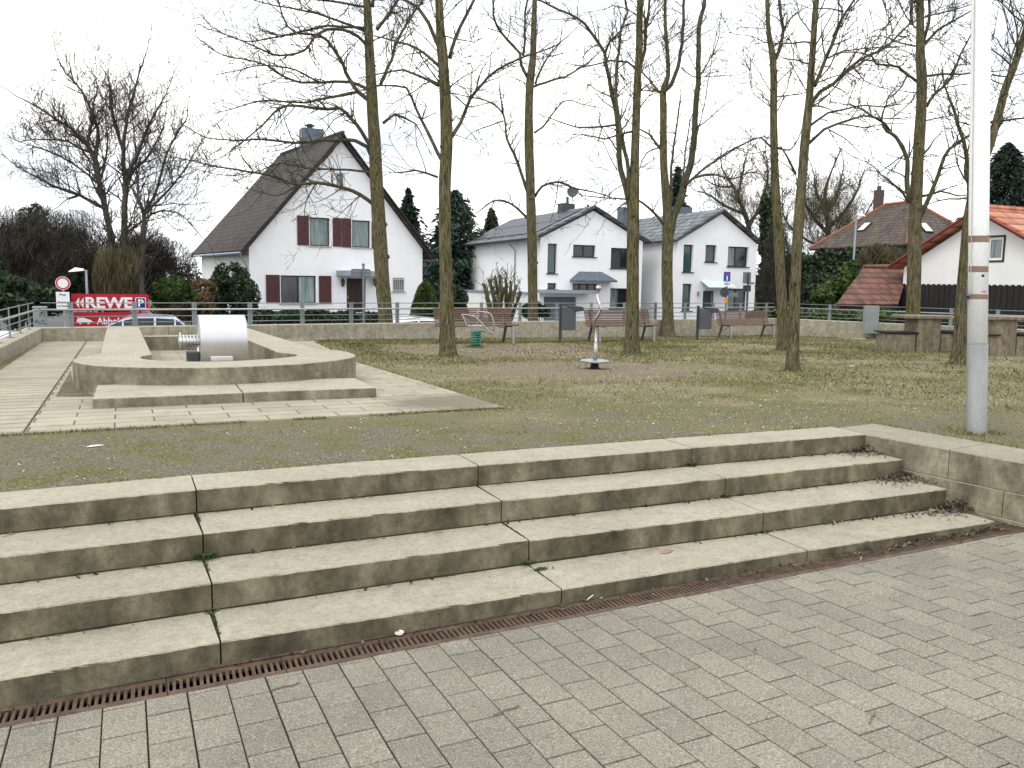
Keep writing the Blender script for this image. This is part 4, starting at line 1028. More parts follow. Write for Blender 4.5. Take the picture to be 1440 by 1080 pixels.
tree('bare tree nearest the steps on the lawn, its branches arching to the right', (1114.5, 523),
     [(1114.5, 523), (1116, 470), (1118, 400), (1121, 340), (1124, 300), (1128, 250), (1131, 210), (1135, 170), (1138, 140), (1140.5, 100), (1143.5, 60), (1146, 20), (1148, 0), (1151, -90), (1152, -200)], [8.6, 7.6, 7.4, 7.2, 7, 6.6, 6.4, 6, 5.2, 4.6, 4.2, 4, 3.8, 2.6, 1.2],
     stems=[([(1145, 122), (1162, 82.5), (1183, 27.5), (1202, 0), (1215, -40)], 2.8, 1.2), ([(1119, 245), (1107, 220), (1098, 206), (1092, 208)], 2.2, 1)],
     limbs=[([(1142, 143), (1155, 128), (1171, 116), (1208, 85.5), (1244, 67), (1269, 43), (1290, 27.5), (1336, 15), (1367, 6)], 3.4, .8),
            ([(1137, 202), (1159, 183), (1195.6, 168), (1215, 162), (1229, 165), (1275, 168)], 2.8, .6), ([(1139, 177), (1165, 159), (1189.5, 153), (1215, 148), (1240, 150), (1270, 146)], 2.2, .6),
            ([(1165, 182), (1190, 195), (1212, 218)], 1.2, .4), ([(1142, 100), (1165, 118), (1190, 130)], 1, .4), ([(1164, 82), (1185, 72), (1215, 68), (1260, 65)], 1.4, .5), ([(1135, 130), (1115, 95), (1098, 70)], .9, .4), ([(1186, 16), (1168, 12), (1150, 12)], 1.3, .8)], seed=7, clen=1.0, dens=6)
tree('bare tree with a low fork and arching side limbs rising behind the concrete table', (1283, 492),
     [(1283, 492), (1284, 440), (1285, 380), (1286.5, 320), (1287.5, 290), (1291, 220), (1295, 160), (1296, 110), (1294, 80), (1294, 40), (1293.5, 0), (1292, -90), (1293, -200)], [10, 9.2, 9, 8.8, 8.4, 7.6, 7.2, 6.8, 6.4, 5.4, 5, 3.4, 1.6],
     stems=[([(1280, 285), (1275.5, 262), (1276, 240), (1276.5, 226), (1270, 206), (1260, 192), (1253, 187), (1247, 185)], 3.8, 2.2), ([(1283, 35), (1280, 18), (1284, -10), (1280, -60)], 2.2, 1.2), ([(1298, 60), (1306, 30), (1307, 0), (1310, -50)], 2.4, 1.2)],
     limbs=[([(1253, 187), (1244, 174), (1226, 163), (1205, 150), (1184, 146)], 2.4, .6), ([(1294, 305), (1303, 285), (1315, 260), (1321, 238), (1327, 220), (1345, 202), (1364, 189.5), (1378, 180)], 3.8, 1.6),
            ([(1295, 276), (1302.5, 275), (1324, 269), (1345, 275), (1361, 274)], 2.2, .7), ([(1277, 284), (1270, 272), (1258, 262), (1247.5, 250.6)], 2.2, 1.4), ([(1282, 245), (1295, 222), (1308, 206)], 2.2, 1.6),
            ([(1303, 150), (1309, 140), (1315, 131), (1336, 113), (1345, 92), (1351, 76), (1367, 46), (1375, 30)], 2.6, .9), ([(1300, 107), (1325, 104), (1351, 104), (1391, 101), (1420, 98)], 2.0, .6),
            ([(1291, 116), (1275, 104), (1263, 95), (1250, 92), (1232, 89), (1226, 79), (1199, 73), (1171, 76)], 2.4, .6), ([(1276, 105), (1268, 122), (1258, 132), (1242, 145)], 1.8, .6), ([(1299, 62), (1318, 43), (1340, 30), (1360.6, 18), (1385, 5)], 2.2, .8),
            ([(1288, 40), (1275, 25), (1265, 5)], 1.4, .6), ([(1270, 219), (1250, 233), (1230, 248)], 1.3, .5), ([(1300, 170), (1325, 165), (1345, 160), (1365, 150)], 1.2, .4), ([(1287, 65), (1265, 60), (1240, 50), (1215, 55)], 1.4, .5)], seed=8, clen=1.0, dens=6.4)
tree('bare tree whose leaning trunk passes behind the white flagpole', (1349, 513),
     [(1349, 513), (1353, 430), (1358.5, 360), (1364, 300), (1374, 257), (1383, 225), (1391, 205), (1403, 165), (1415, 120), (1424, 98), (1440, 50), (1455, -5), (1475, -100)], [10, 9, 8.4, 7.8, 6.8, 6.2, 6, 5.6, 5.2, 4.8, 4.2, 3.4, 2],
     stems=[([(1364, 310), (1364, 260), (1361, 226), (1356, 199), (1348, 175), (1345, 162)], 3.4, 2.2)],
     limbs=[([(1389, 172), (1410, 170), (1440, 166), (1470, 160)], 2.4, .8), ([(1372, 178), (1350, 172), (1338, 180), (1342, 198)], 1.4, .6), ([(1425, 95), (1410, 80), (1395, 70), (1390, 50)], 1.6, .6), ([(1424, 100), (1432, 60), (1425, 20), (1418, -10)], 2, .8), ([(1395, 105), (1420, 108), (1450, 100)], 1.4, .5), ([(1367, 230), (1352, 205), (1335, 170), (1322, 150)], .9, .4)], seed=9, clen=.95, dens=5.5)
# ------------------------------------------------------------------ houses
class Face:
    """an upright facade plane; pixel rectangles of the photo are measured on it and become metres"""
    def __init__(s, O, ang):
        s.O = V(O); s.d = V((math.sin(ang), math.cos(ang), 0)); s.n = V((s.d.y, -s.d.x, 0))   # n: outwards, to the right of d
    def uv(s, px, py):
        r = ray(px, py); t = (s.O - CAM).dot(s.n) / r.dot(s.n); P = CAM + r * t; return ((P - s.O).dot(s.d), P.z)
    def P(s, u, z, out=0.0): return V((s.O.x, s.O.y, 0)) + s.d * u + s.n * out + Z * z
    def rect(s, x0, y0, x1, y1):
        a = s.uv((x0 + x1) / 2, y0); b = s.uv((x0 + x1) / 2, y1); l = s.uv(x0, (y0 + y1) / 2); r = s.uv(x1, (y0 + y1) / 2)
        return (l[0], r[0], b[1], a[1])
    def block(s, mb, u0, u1, z0, z1, o0, o1):
        mb.box(s.P((u0 + u1) / 2, (z0 + z1) / 2, (o0 + o1) / 2), (abs(u1 - u0) / 2, abs(o1 - o0) / 2, abs(z1 - z0) / 2), (s.d, s.n, Z))
    def wall(s, poly, holes, mat, parent, name='wall', thick=.3, reveal=.14):
        """poly: [(u,z)] ; holes: list of (u0,u1,z0,z1)"""
        mb = MB(); hl = [[(a, c), (b, c), (b, d_), (a, d_)] for a, b, c, d_ in holes]
        loops = [poly] + hl; flat = [q for l in loops for q in l]
        for t in tessellate_polygon([[V((q[0], q[1], 0)) for q in l] for l in loops]):
            mb.add([s.P(*flat[i]) for i in t], [(0, 1, 2)])
        for l in hl:
            for i in range(4):
                a, b = l[i], l[(i + 1) % 4]; mb.add([s.P(*a), s.P(*b), s.P(*b, -reveal - .08), s.P(*a, -reveal - .08)], [(0, 1, 2, 3)])
        for i in range(len(poly)):
            a, b = poly[i], poly[(i + 1) % len(poly)]; mb.add([s.P(*a), s.P(*b), s.P(*b, -thick), s.P(*a, -thick)], [(0, 1, 2, 3)])
        o = mb.build(name, mat, parent); bm = bmesh.new(); bm.from_mesh(o.data); bmesh.ops.remove_doubles(bm, verts=bm.verts, dist=.0005); bmesh.ops.recalc_face_normals(bm, faces=bm.faces); bm.to_mesh(o.data); bm.free(); return o
    def window(s, r, fm, pane, parent, muntin=(), bars=0, sill=None, fw=.07, dep=.12, name='window', lab=None):
        u0, u1, z0, z1 = r; mb = MB(); o0, o1 = -dep - .06, -dep
        s.block(mb, u0, u1, z1 - fw, z1, o0, o1); s.block(mb, u0, u1, z0, z0 + fw, o0, o1)
        s.block(mb, u0, u0 + fw, z0 + fw, z1 - fw, o0, o1); s.block(mb, u1 - fw, u1, z0 + fw, z1 - fw, o0, o1)
        for m_ in muntin: c = lerp(u0, u1, m_); s.block(mb, c - fw * .7, c + fw * .7, z0 + fw, z1 - fw, o0, o1 + .004)
        w_ = mb.build(name, fm, parent)
        if lab: w_['label'] = lab
        panes = pane if isinstance(pane, (list, tuple)) else [pane]; cuts = [u0 + fw * .5] + [lerp(u0, u1, m_) for m_ in muntin] + [u1 - fw * .5]
        for i, (a, b) in enumerate(zip(cuts, cuts[1:])):
            mb = MB(); s.block(mb, a, b, z0 + fw * .5, z1 - fw * .5, o0 + .015, o0 + .03); mb.build('pane', panes[i % len(panes)], w_)
        if bars:
            mb = MB()
            for k in range(bars): c = lerp(u0 + .06, u1 - .06, k / (bars - 1)); s.block(mb, c - .016, c + .016, z0 - .03, z1 + .03, .02, .05)
            for z in (z0 + .1, z1 - .1): s.block(mb, u0 - .05, u1 + .05, z - .015, z + .015, .05, .07)
            mb.build('window_bars', M['whiteframe'], w_)
        if sill:
            mb = MB(); s.block(mb, u0 - .1, u1 + .1, z0 - .07, z0 - .002, -dep, .09); mb.build('sill', sill, w_)
        return w_
    def shutter(s, r, parent):
        u0, u1, z0, z1 = r; mb = MB(); s.block(mb, u0, u1, z0, z1, .015, .05)
        s.block(mb, u0, u0 + .08, z0, z1, .05, .065); s.block(mb, u1 - .08, u1, z0, z1, .05, .065)
        for z in (z0 + .05, z1 - .05, (z0 + z1) / 2): s.block(mb, u0 + .08, u1 - .08, z - .05, z + .05, .05, .064)
        n = int((z1 - z0) / .07)
        for k in range(n):
            z = lerp(z0 + .08, z1 - .08, k / n); s.block(mb, u0 + .08, u1 - .08, z, z + .028, .05, .058)
        return mb.build('shutter', M['shutter'], parent)
def slabquad(mb, a, b, c, d, th):
    """roof panel: a,b along the eave, d,c along the ridge; th thickness downwards"""
    n = (b - a).cross(d - a).normalized()
    if n.z < 0: n = -n
    lo = [p - n * th for p in (a, b, c, d)]
    mb.add([a, b, c, d] + lo, [(0, 1, 2, 3), (7, 6, 5, 4), (0, 4, 5, 1), (1, 5, 6, 2), (2, 6, 7, 3), (3, 7, 4, 0)])
def fixnormals(o):
    bm = bmesh.new(); bm.from_mesh(o.data); bmesh.ops.recalc_face_normals(bm, faces=bm.faces); bm.to_mesh(o.data); bm.free(); return o
def along(P, s, px):
    """distance t along direction s from P at which the point projects to pixel column px"""
    X = (px - 720) / F; d = P - CAM; return (X * d.dot(cw) - d.dot(cr)) / (s.dot(cr) - X * s.dot(cw))
BASE = STREET - .1

# --- white gabled house with shutters
f = Face(at_d(352, 440, 51), R(81)); s = -f.n
uL = 0.0; uR = f.uv(594, 380)[0]
e0 = f.uv(336, 352); pk = f.uv(479, 187.5); e1 = f.uv(609, 362)
def roofz(u): return lerp(e0[1], pk[1], (u - e0[0]) / (pk[0] - e0[0])) if u < pk[0] else lerp(pk[1], e1[1], (u - pk[0]) / (e1[0] - pk[0]))
TH = .24; tv = .42
LEN = along(f.P(*pk), s, 393)
print('HOUSE1 width', uR, 'ridge', pk, 'LEN', LEN)
h1 = thing('gabled_house', 'white gabled house with oxblood shutters and a steep dark tiled roof', 'house', tuple(f.P(uR / 2, BASE)))
W = lambda *a: f.rect(*a)
wins = {'att': W(472.8, 243.3, 485, 266), 'ua': W(435.5, 306, 463.5, 346), 'ub': W(495, 310, 520.5, 348), 'lo': W(395, 387.5, 444.5, 426.5), 'do': W(487.5, 391.5, 514.5, 434), 'bar': W(552.5, 390.6, 568.6, 410)}
wins['do'] = (wins['do'][0], wins['do'][1], wins['do'][2] - .25, wins['do'][3])
poly = [(0, BASE), (uR, BASE), (uR, roofz(uR) - tv), (pk[0], pk[1] - tv), (0, roofz(0) - tv)]
f.wall(poly, list(wins.values()), M['white'], h1)
f.window(wins['att'], M['whiteframe'], M['curtain'], h1, sill=M['sill'])
f.window(wins['ua'], M['brownframe'], M['curtain'], h1, sill=M['sill']); f.window(wins['ub'], M['brownframe'], M['curtain'], h1, sill=M['sill'])
f.window(wins['lo'], M['brownframe'], [M['blind'], M['curtain2']], h1, muntin=(.5,), sill=M['sill']); f.window(wins['bar'], M['brownframe'], M['darkglass'], h1, bars=6, sill=M['sill'])
for r in ((417.8, 303.3, 434, 344.9), (467.8, 306.5, 479.5, 346.8), (480.3, 307, 493.4, 347.8), (522.5, 311, 538, 350), (374, 386.4, 393.3, 425.6), (448.3, 387.8, 465.6, 427)): f.shutter(W(*r), h1)
u0, u1, z0, z1 = wins['do']
mb = MB(); f.block(mb, u0, u1, z0, z1, -.22, -.16)
for k in range(5): c = lerp(u0 + .15, u1 - .15, k / 4); f.block(mb, c - .03, c + .03, z0 + .1, z1 - .1, -.16, -.145)
dd_ = mb.build('door', M['brownframe'], h1)
mb = MB(); f.block(mb, u0 + .12, u0 + .17, z0 + .9, z0 + 1.1, -.145, -.10); mb.build('handle', M['galv'], dd_)
mb = MB(); c0 = W(473, 381, 533, 388.5); f.block(mb, c0[0], c0[1], c0[2], c0[3], .003, 1.15); mb.build('door_canopy', M['zinc'], h1)
for px in (480.5, 526.3):
    u, z = f.uv(px, 396.5); mb = MB(); f.block(mb, u - .03, u + .03, z + .1, z + .2, .003, .2)
    mb.lathe(f.P(u, z, .2), [(.03, -.32), (.10, -.22), (.15, .08), (.05, .22), (.02, .28)], 8); mb.build('wall_lamp', M['anthracite'], h1)
# side and rear walls
for u, sg in ((0, 1), (uR, -1)):
    mb = MB()
    zt_ = roofz(u) - tv; a, b = f.P(u, BASE, -.302), f.P(u, BASE, -LEN + .35)
    mb.add([a, b, b + Z * (zt_ - BASE), a + Z * (zt_ - BASE), a + f.d * (.3 * sg), b + f.d * (.3 * sg), b + f.d * (.3 * sg) + Z * (zt_ - BASE), a + f.d * (.3 * sg) + Z * (zt_ - BASE)], [(0, 1, 2, 3), (4, 7, 6, 5), (3, 2, 6, 7), (0, 4, 5, 1), (0, 3, 7, 4), (1, 5, 6, 2)])
    fixnormals(mb.build('side_wall', M['white2'], h1))
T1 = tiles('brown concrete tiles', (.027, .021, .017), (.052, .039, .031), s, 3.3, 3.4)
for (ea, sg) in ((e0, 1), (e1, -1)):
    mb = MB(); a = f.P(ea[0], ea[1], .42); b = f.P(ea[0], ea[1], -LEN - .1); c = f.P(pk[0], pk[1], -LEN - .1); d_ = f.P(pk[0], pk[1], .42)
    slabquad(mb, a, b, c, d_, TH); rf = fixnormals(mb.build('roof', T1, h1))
    mb = MB(); mb.bar(f.P(ea[0], ea[1] - .18, .44), f.P(pk[0], pk[1] - .18, .44), .03, .26, f.n); mb.build('verge_board', M['brownframe'], rf)
    mb = MB(); gu = ea[0] - .06 * sg; mb.tube([f.P(gu, ea[1] - .16, .42), f.P(gu, ea[1] - .16, -LEN)], .075, 8); mb.build('gutter', M['zinc'], rf)
    if sg == 1:
        mb = MB(); mb.tube([f.P(gu, ea[1] - .2, .3), f.P(-.12, ea[1] - 1.0, .02), f.P(-.12, BASE, .02)], .05, 8); mb.build('downpipe', M['zinc'], rf)
mb = MB(); n = int(LEN / .35)
for k in range(n): mb.tube([f.P(pk[0], pk[1] + .01, .42 - k * .36), f.P(pk[0], pk[1] + .03, .42 - (k + 1) * .36)], .12, 8)
mb.build('ridge_tiles', T1, h1)
cc = at_d(438, 200, 57.4); wch = 30 / F * 57.4 / 2
mb = MB(); zt_, zb_ = at_d(438, 182.5, 57.4).z, cc.z - 2.2; mb.span((cc.x - wch, cc.y - wch * .75, zb_), (cc.x + wch, cc.y + wch * .75, zt_)); ch = mb.build('chimney', M['slate'], h1)
mb = MB(); mb.lathe((cc.x - .1, cc.y, zt_), [(.32, 0), (.32, .06), (.20, .07), (.20, .2), (.34, .22), (.34, .27), (.2, .28), (.18, .36)], 12); mb.build('chimney_cap', M['anthracite'], ch)

# --- the two white modern houses
def modern(px, fwd, ang, xr, label, gy):
    fa = Face(at_d(px, 445, fwd), R(ang)); return fa
f = Face(at_d(758, 440, 64), R(93)); s = -f.n; W = lambda *a: f.rect(*a)
pk = f.uv(835, 289); e0 = f.uv(752, 331); e1 = (2 * pk[0] - e0[0], e0[1]); uR = e1[0] - .45
LEN = along(f.P(0, 3), s, 658.7); print('HOUSE2 w', uR, 'pk', pk, 'LEN', LEN)
h2 = thing('modern_house', 'white rendered house with solar panels on its left roof slope and a grey garage door', 'house', tuple(f.P(uR / 2, BASE)))
tv = .40
def roofz(u): return lerp(e0[1], pk[1], (u - e0[0]) / (pk[0] - e0[0])) if u < pk[0] else lerp(pk[1], e1[1], (u - pk[0]) / (e1[0] - pk[0]))
wl_ = [W(770, 342.5, 783, 384.5), W(806, 344.5, 837.5, 361), W(859, 348.8, 888, 377.5), W(770, 398, 782.5, 406.5), W(858, 405.5, 889, 434), W(805, 399, 839.5, 411)]
gar = W(764.5, 417.5, 810, 452)
f.wall([(0, BASE), (uR, BASE), (uR, roofz(uR) - tv), (pk[0], pk[1] - tv), (0, roofz(0) - tv)], wl_ + [gar], M['white'], h2, reveal=.25)
for i, (r, mu, pn) in enumerate(zip(wl_, ((), (.5,), (.5,), (), (.4,), (.33, .66)), (M['greenglass'], M['darkglass'], [M['blind'], M['darkglass']], M['darkglass'], [M['curtain'], M['darkglass']], M['darkglass']))):
    f.window(r, M['greyframe'], pn, h2, muntin=mu, sill=M['greyframe'], fw=.09, dep=.22)
u0, u1, z0, z1 = gar; mb = MB(); f.block(mb, u0, u1, z0, z1, -.22, -.18); n = 18
for k in range(n): c = lerp(u0, u1, (k + .5) / n); f.block(mb, c - (u1 - u0) / n * .36, c + (u1 - u0) / n * .36, z0, z1, -.18, -.165)
mb.build('garage_door', mk('blue grey garage door', (.115, .165, .195), .06, 3, .5), h2)
r = W(757.5, 407.5, 827, 412.3); mb = MB(); f.block(mb, r[0] - .1, r[1], r[2], r[3], .003, 1.3); mb.build('flat_canopy', M['zinc'], h2)
r = W(801.5, 382, 858.8, 394); mb = MB(); a, b = r[0], r[1]; o_ = 1.1
pts = [f.P(a, r[2], .003), f.P(b, r[2], .003), f.P(b, r[2], o_), f.P(a, r[2], o_)]; rg_ = [f.P(lerp(a, b, .22), r[3], .003), f.P(lerp(a, b, .78), r[3], .003), f.P(lerp(a, b, .70), r[3] - .02, o_ * .35), f.P(lerp(a, b, .30), r[3] - .02, o_ * .35)]
lo = [p - Z * .14 for p in pts]
mb.add(pts + rg_ + lo, [(3, 2, 6, 7), (2, 1, 5, 6), (0, 3, 7, 4), (7, 6, 5, 4), (8, 9, 10, 11), (3, 11, 10, 2), (2, 10, 9, 1), (0, 8, 11, 3)]); fixnormals(mb.build('porch_roof', M['slate'], h2))
for u, sg in ((0, 1), (uR, -1)):
    mb = MB()
    zt_ = roofz(u) - tv; a, b = f.P(u, BASE, -.302), f.P(u, BASE, -LEN)
    mb.add([a, b, b + Z * (zt_ - BASE), a + Z * (zt_ - BASE), a + f.d * (.3 * sg), b + f.d * (.3 * sg), b + f.d * (.3 * sg) + Z * (zt_ - BASE), a + f.d * (.3 * sg) + Z * (zt_ - BASE)], [(0, 1, 2, 3), (4, 7, 6, 5), (3, 2, 6, 7), (0, 4, 5, 1), (0, 3, 7, 4), (1, 5, 6, 2)])
    fixnormals(mb.build('side_wall', M['white'], h2))
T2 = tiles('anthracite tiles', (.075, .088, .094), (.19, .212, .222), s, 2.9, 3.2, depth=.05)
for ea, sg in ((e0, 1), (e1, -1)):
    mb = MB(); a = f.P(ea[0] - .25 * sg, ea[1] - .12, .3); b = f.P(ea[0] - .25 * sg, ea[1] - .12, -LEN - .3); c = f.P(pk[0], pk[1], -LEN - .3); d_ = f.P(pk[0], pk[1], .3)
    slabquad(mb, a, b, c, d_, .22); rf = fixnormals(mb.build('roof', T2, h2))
    mb = MB(); mb.tube([f.P(ea[0] - .33 * sg, ea[1] - .2, .3), f.P(ea[0] - .33 * sg, ea[1] - .2, -LEN - .3)], .08, 8); mb.build('gutter', M['anthracite'], rf)
    mb = MB(); mb.bar(f.P(ea[0] - .2 * sg, ea[1] - .24, .31), f.P(pk[0], pk[1] - .16, .31), .03, .2, f.n); mb.build('verge_board', M['anthracite'], rf)
    if sg == 1:
        dn = (d_ - a); nn = (b - a).cross(dn).normalized(); nn = nn if nn.z > 0 else -nn
        pv = mk('solar panel', (.075, .072, .095), .15, 2, .5, spec=.2, fine=0)
        for i in range(7):
            for j in range(2):
                p0 = a + (b - a) * lerp(.07, .90, i / 7) + dn * lerp(.14, .92, j / 2) + nn * .07; p1 = a + (b - a) * lerp(.07, .90, (i + .97) / 7) + dn * lerp(.14, .92, j / 2) + nn * .07
                q1 = p1 + dn * .37; q0 = p0 + dn * .37; mb = MB(); slabquad(mb, p0, p1, q1, q0, .04); fixnormals(mb.build('solar_panel', pv, rf))
        mb = MB(); t_ = along(f.P(0, 4), s, 725.5); g0 = f.P(ea[0] - .33, ea[1] - .22, -t_); g1 = f.P(-.08, ea[1] - 1.0, -t_); mb.tube([g0, g0.lerp(g1, .5) + Z * .05, g1, f.P(-.08, BASE, -t_)], .055, 8); mb.build('downpipe', M['zinc'], rf)
cc = at_d(796, 292, 69); k_ = 69 / F
mb = MB(); mb.span((cc.x - 10 * k_, cc.y - .4, cc.z - 1.2), (cc.x + 10.5 * k_, cc.y + .4, cc.z + 5.5 * k_)); ch = mb.build('chimney', M['anthracite'], h2)
mb = MB(); mb.tube([at_d(798, 287, 69), at_d(798, 277, 69)], .12, 8); mb.build('flue_pipe', M['anthracite'], ch)
mb = MB(); dcn = at_d(805, 270, 68.5); nv = (CAM - dcn).normalized(); nv = (nv + Z * .25).normalized(); ax = nv.orthogonal().normalized(); R_ = 7.6 * k_
mb.lathe(dcn, [(.02, -.10), (R_ * .5, -.07), (R_ * .85, -.02), (R_, .03), (R_ * .97, .04), (R_ * .8, 0), (R_ * .4, -.05), (.02, -.07)], 28, (ax, nv.cross(ax), nv)); sd_ = mb.build('satellite_dish', M['binpaint'], h2)
mb = MB(); mb.tube([dcn - Z * R_ * .9 + nv * .02, dcn + nv * .45], .03, 6); mb.tube([dcn - nv * .1, at_d(806, 288, 68.6)], .05, 6); mb.build('dish_arm', M['galv'], sd_)
# low annex on its left
ax_ = Face(f.P(0, 0, .02) , R(93 + 90)); zt_ = zup(f.P(0, 0, -5), 412.5)
mb = MB(); a = f.P(-1.6, BASE, -.6); 
f.block(mb, -1.7, -.004, BASE, zt_, -LEN - 1, -.8); mb.build('annex', M['white2'], h2)
mb = MB(); f.block(mb, -1.8, -.006, zt_ + .002, zt_ + .16, -LEN - 1.1, -.7); mb.build('annex_roof_edge', M['zinc'], h2)

f = Face(at_d(949, 440, 66), R(93)); s = -f.n; W = lambda *a: f.rect(*a)
pk = f.uv(1015.5, 293.5); e0 = f.uv(949, 335); uR = f.uv(1063, 380)[0]; e1 = f.uv(1068, 339); LEN = 12.5
print('HOUSE3', uR, pk, e0, e1)
h3 = thing('modern_house', 'white rendered house with grey tiles and a glass door canopy behind the blue sign', 'house', tuple(f.P(uR / 2, BASE)))
wl_ = [W(961, 344, 974.5, 382.5), W(992, 344.5, 1007.5, 368.5), W(1023.5, 347, 1052.5, 375), W(959.5, 399, 972.5, 437), W(1023.5, 406, 1050, 436)]
dor = W(988, 409, 1004, 442)
f.wall([(0, BASE), (uR, BASE), (uR, roofz(uR) - tv), (pk[0], pk[1] - tv), (0, roofz(0) - tv)], wl_ + [dor], M['white'], h3, reveal=.25)
for r, mu, pn in zip(wl_, ((), (), (.42,), (), (.45,)), (M['greenglass'], M['blind'], [M['curtain'], M['darkglass']], M['greenglass'], [M['curtain'], M['blind']])):
    f.window(r, M['greyframe'], pn, h3, muntin=mu, sill=M['greyframe'], fw=.09, dep=.22)
u0, u1, z0, z1 = dor; mb = MB(); f.block(mb, u0, u1, z0, z1, -.24, -.18); f.block(mb, u0 + .1, u1 - .1, z0 + .15, z1 - .12, -.18, -.168); dd_ = mb.build('door', mk('dark teal door', (.03, .05, .06), .08, 3, .4), h3)
mb = MB(); f.block(mb, u1 - .2, u1 - .15, z0 + .6, z0 + 1.7, -.168, -.11); mb.build('handle', M['galv'], dd_)
r = W(982, 394.5, 1024, 404); mb = MB(); a = f.P(r[0], r[3], .02); b = f.P(r[1] - .3, r[3], .02); c = f.P(r[1] + .15, r[2], 1.2); d_ = f.P(r[0] + .9, r[2], 1.2)
slabquad(mb, f.P(r[0] + .2, r[3], .02), f.P(r[1], r[3], .02), f.P(r[1], r[2], 1.2), f.P(r[0] + .2, r[2], 1.2), .03); cp = fixnormals(mb.build('glass_canopy', M['sky_glass'], h3))
mb = MB()
for u in (r[0] + .5, r[1] - .35): mb.tube([f.P(u, r[2] - .35, .02), f.P(u, r[2] + .02, .9)], .03, 6)
mb.build('bracket', M['galv'], cp)
mb = MB(); u, z = f.uv(981, 413); f.block(mb, u - .08, u + .08, z - .16, z + .16, .003, .14); mb.build('wall_lamp', M['galv'], h3)
for u, sg in ((0, 1), (uR, -1)):
    mb = MB()
    zt_ = roofz(u) - tv; a, b = f.P(u, BASE, -.302), f.P(u, BASE, -LEN)
    mb.add([a, b, b + Z * (zt_ - BASE), a + Z * (zt_ - BASE), a + f.d * (.3 * sg), b + f.d * (.3 * sg), b + f.d * (.3 * sg) + Z * (zt_ - BASE), a + f.d * (.3 * sg) + Z * (zt_ - BASE)], [(0, 1, 2, 3), (4, 7, 6, 5), (3, 2, 6, 7), (0, 4, 5, 1), (0, 3, 7, 4), (1, 5, 6, 2)])
    fixnormals(mb.build('side_wall', M['white'], h3))
for ea, sg in ((e0, 1), (e1, -1)):
    mb = MB(); a = f.P(ea[0] - .15 * sg, ea[1] - .08, .3); b = f.P(ea[0] - .15 * sg, ea[1] - .08, -LEN - .3); c = f.P(pk[0], pk[1], -LEN - .3); d_ = f.P(pk[0], pk[1], .3)
    slabquad(mb, a, b, c, d_, .22); rf = fixnormals(mb.build('roof', T2, h3))
    mb = MB(); mb.tube([f.P(ea[0] - .22 * sg, ea[1] - .16, .3), f.P(ea[0] - .22 * sg, ea[1] - .16, -LEN - .3)], .08, 8); mb.build('gutter', M['anthracite'], rf)
    mb = MB(); mb.bar(f.P(ea[0] - .12 * sg, ea[1] - .2, .31), f.P(pk[0], pk[1] - .15, .31), .03, .2, f.n); mb.build('verge_board', M['anthracite'] if sg == 1 else M['redboard'] if 0 else M['brick'], rf)
for x0, x1, y0, y1, fw_ in ((871, 880.5, 292, 314, 74), (944, 972, 291.5, 302, 74)):
    k_ = fw_ / F; cc = at_d((x0 + x1) / 2, (y0 + y1) / 2, fw_); hh = (y1 - y0) / 2 * k_; mb = MB(); mb.box(cc - Z * .6, ((x1 - x0) / 2 * k_, .45, hh + .6)); mb.build('chimney', M['slate'], h3)

# --- hip roofed house overgrown with ivy
C0 = at_d(1276, 343, 70); C1 = at_z(1137, 350, C0.z); dv = (C1 - C0); Lh = dv.length; dv.normalize(); pv_ = V((dv.y, -dv.x, 0)); wd = 9.5
if pv_.dot(cw) < 0: pv_ = -pv_
C2 = C1 + pv_ * wd; C3 = C0 + pv_ * wd; hin = wd / 2
zr = zup(C0 + pv_ * hin + dv * hin, 283.5)
r0 = C0 + pv_ * hin + dv * hin; r1 = C1 + pv_ * hin - dv * hin; r0.z = r1.z = zr
print('HIP', Lh, C0, proj(r0), proj(r1))
hh_ = thing('hip_roof_house', 'old house with a brown hipped roof, orange ridge tiles and ivy covered walls', 'house', tuple((C0 + C2) / 2))
T4 = tiles('weathered brown tiles', (.055, .040, .030), (.095, .072, .052), dv, 3.6, 4.2)
T4b = tiles('weathered brown tiles hip', (.055, .042, .034), (.095, .075, .058), pv_, 3.6, 4.2)
def tri_roof(pts, mat):
    n = (pts[1] - pts[0]).cross(pts[-1] - pts[0]).normalized(); n = n if n.z > 0 else -n; k = len(pts); mb = MB(); mb.add(pts + [p - n * .2 for p in pts], [tuple(range(k)), tuple(range(2 * k - 1, k - 1, -1))] + [(i, (i + 1) % k, (i + 1) % k + k, i + k) for i in range(k)])
    return fixnormals(mb.build('roof', mat, hh_))
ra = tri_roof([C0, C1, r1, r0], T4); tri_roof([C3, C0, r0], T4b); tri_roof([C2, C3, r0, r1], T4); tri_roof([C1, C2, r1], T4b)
om = mk('orange ridge tiles', (.30, .11, .06), .3, 6, .85)
for a, b in ((r0, r1), (C0, r0), (C1, r1), (C3, r0)):
    mb = MB(); n = int((b - a).length / .38)
    for k in range(n): mb.tube([a.lerp(b, k / n), a.lerp(b, (k + 1) / n) + Z * .03], .15, 8)
    mb.build('ridge_tiles', om, hh_)
mb = MB(); ins_ = .6; q = [C0 + pv_ * ins_ + dv * ins_, C1 + pv_ * ins_ - dv * ins_, C2 - pv_ * ins_ - dv * ins_, C3 - pv_ * ins_ + dv * ins_]
mb.prism([(p.x, p.y) for p in q], BASE, C0.z - .05); mb.build('wall', mk('dark ivied old render', (.10, .095, .07), .4, 1.5, .9), hh_)  # dark mottled base colour for the ivy-grown walls
cc = at_d(1236, 276, proj(r1)[2] + .5); k_ = proj(cc)[2] / F; mb = MB(); mb.box(cc - Z * .5, (4.6 * k_, .34, 8.5 * k_ + .5)); ch = mb.build('chimney', M['brick'], hh_)
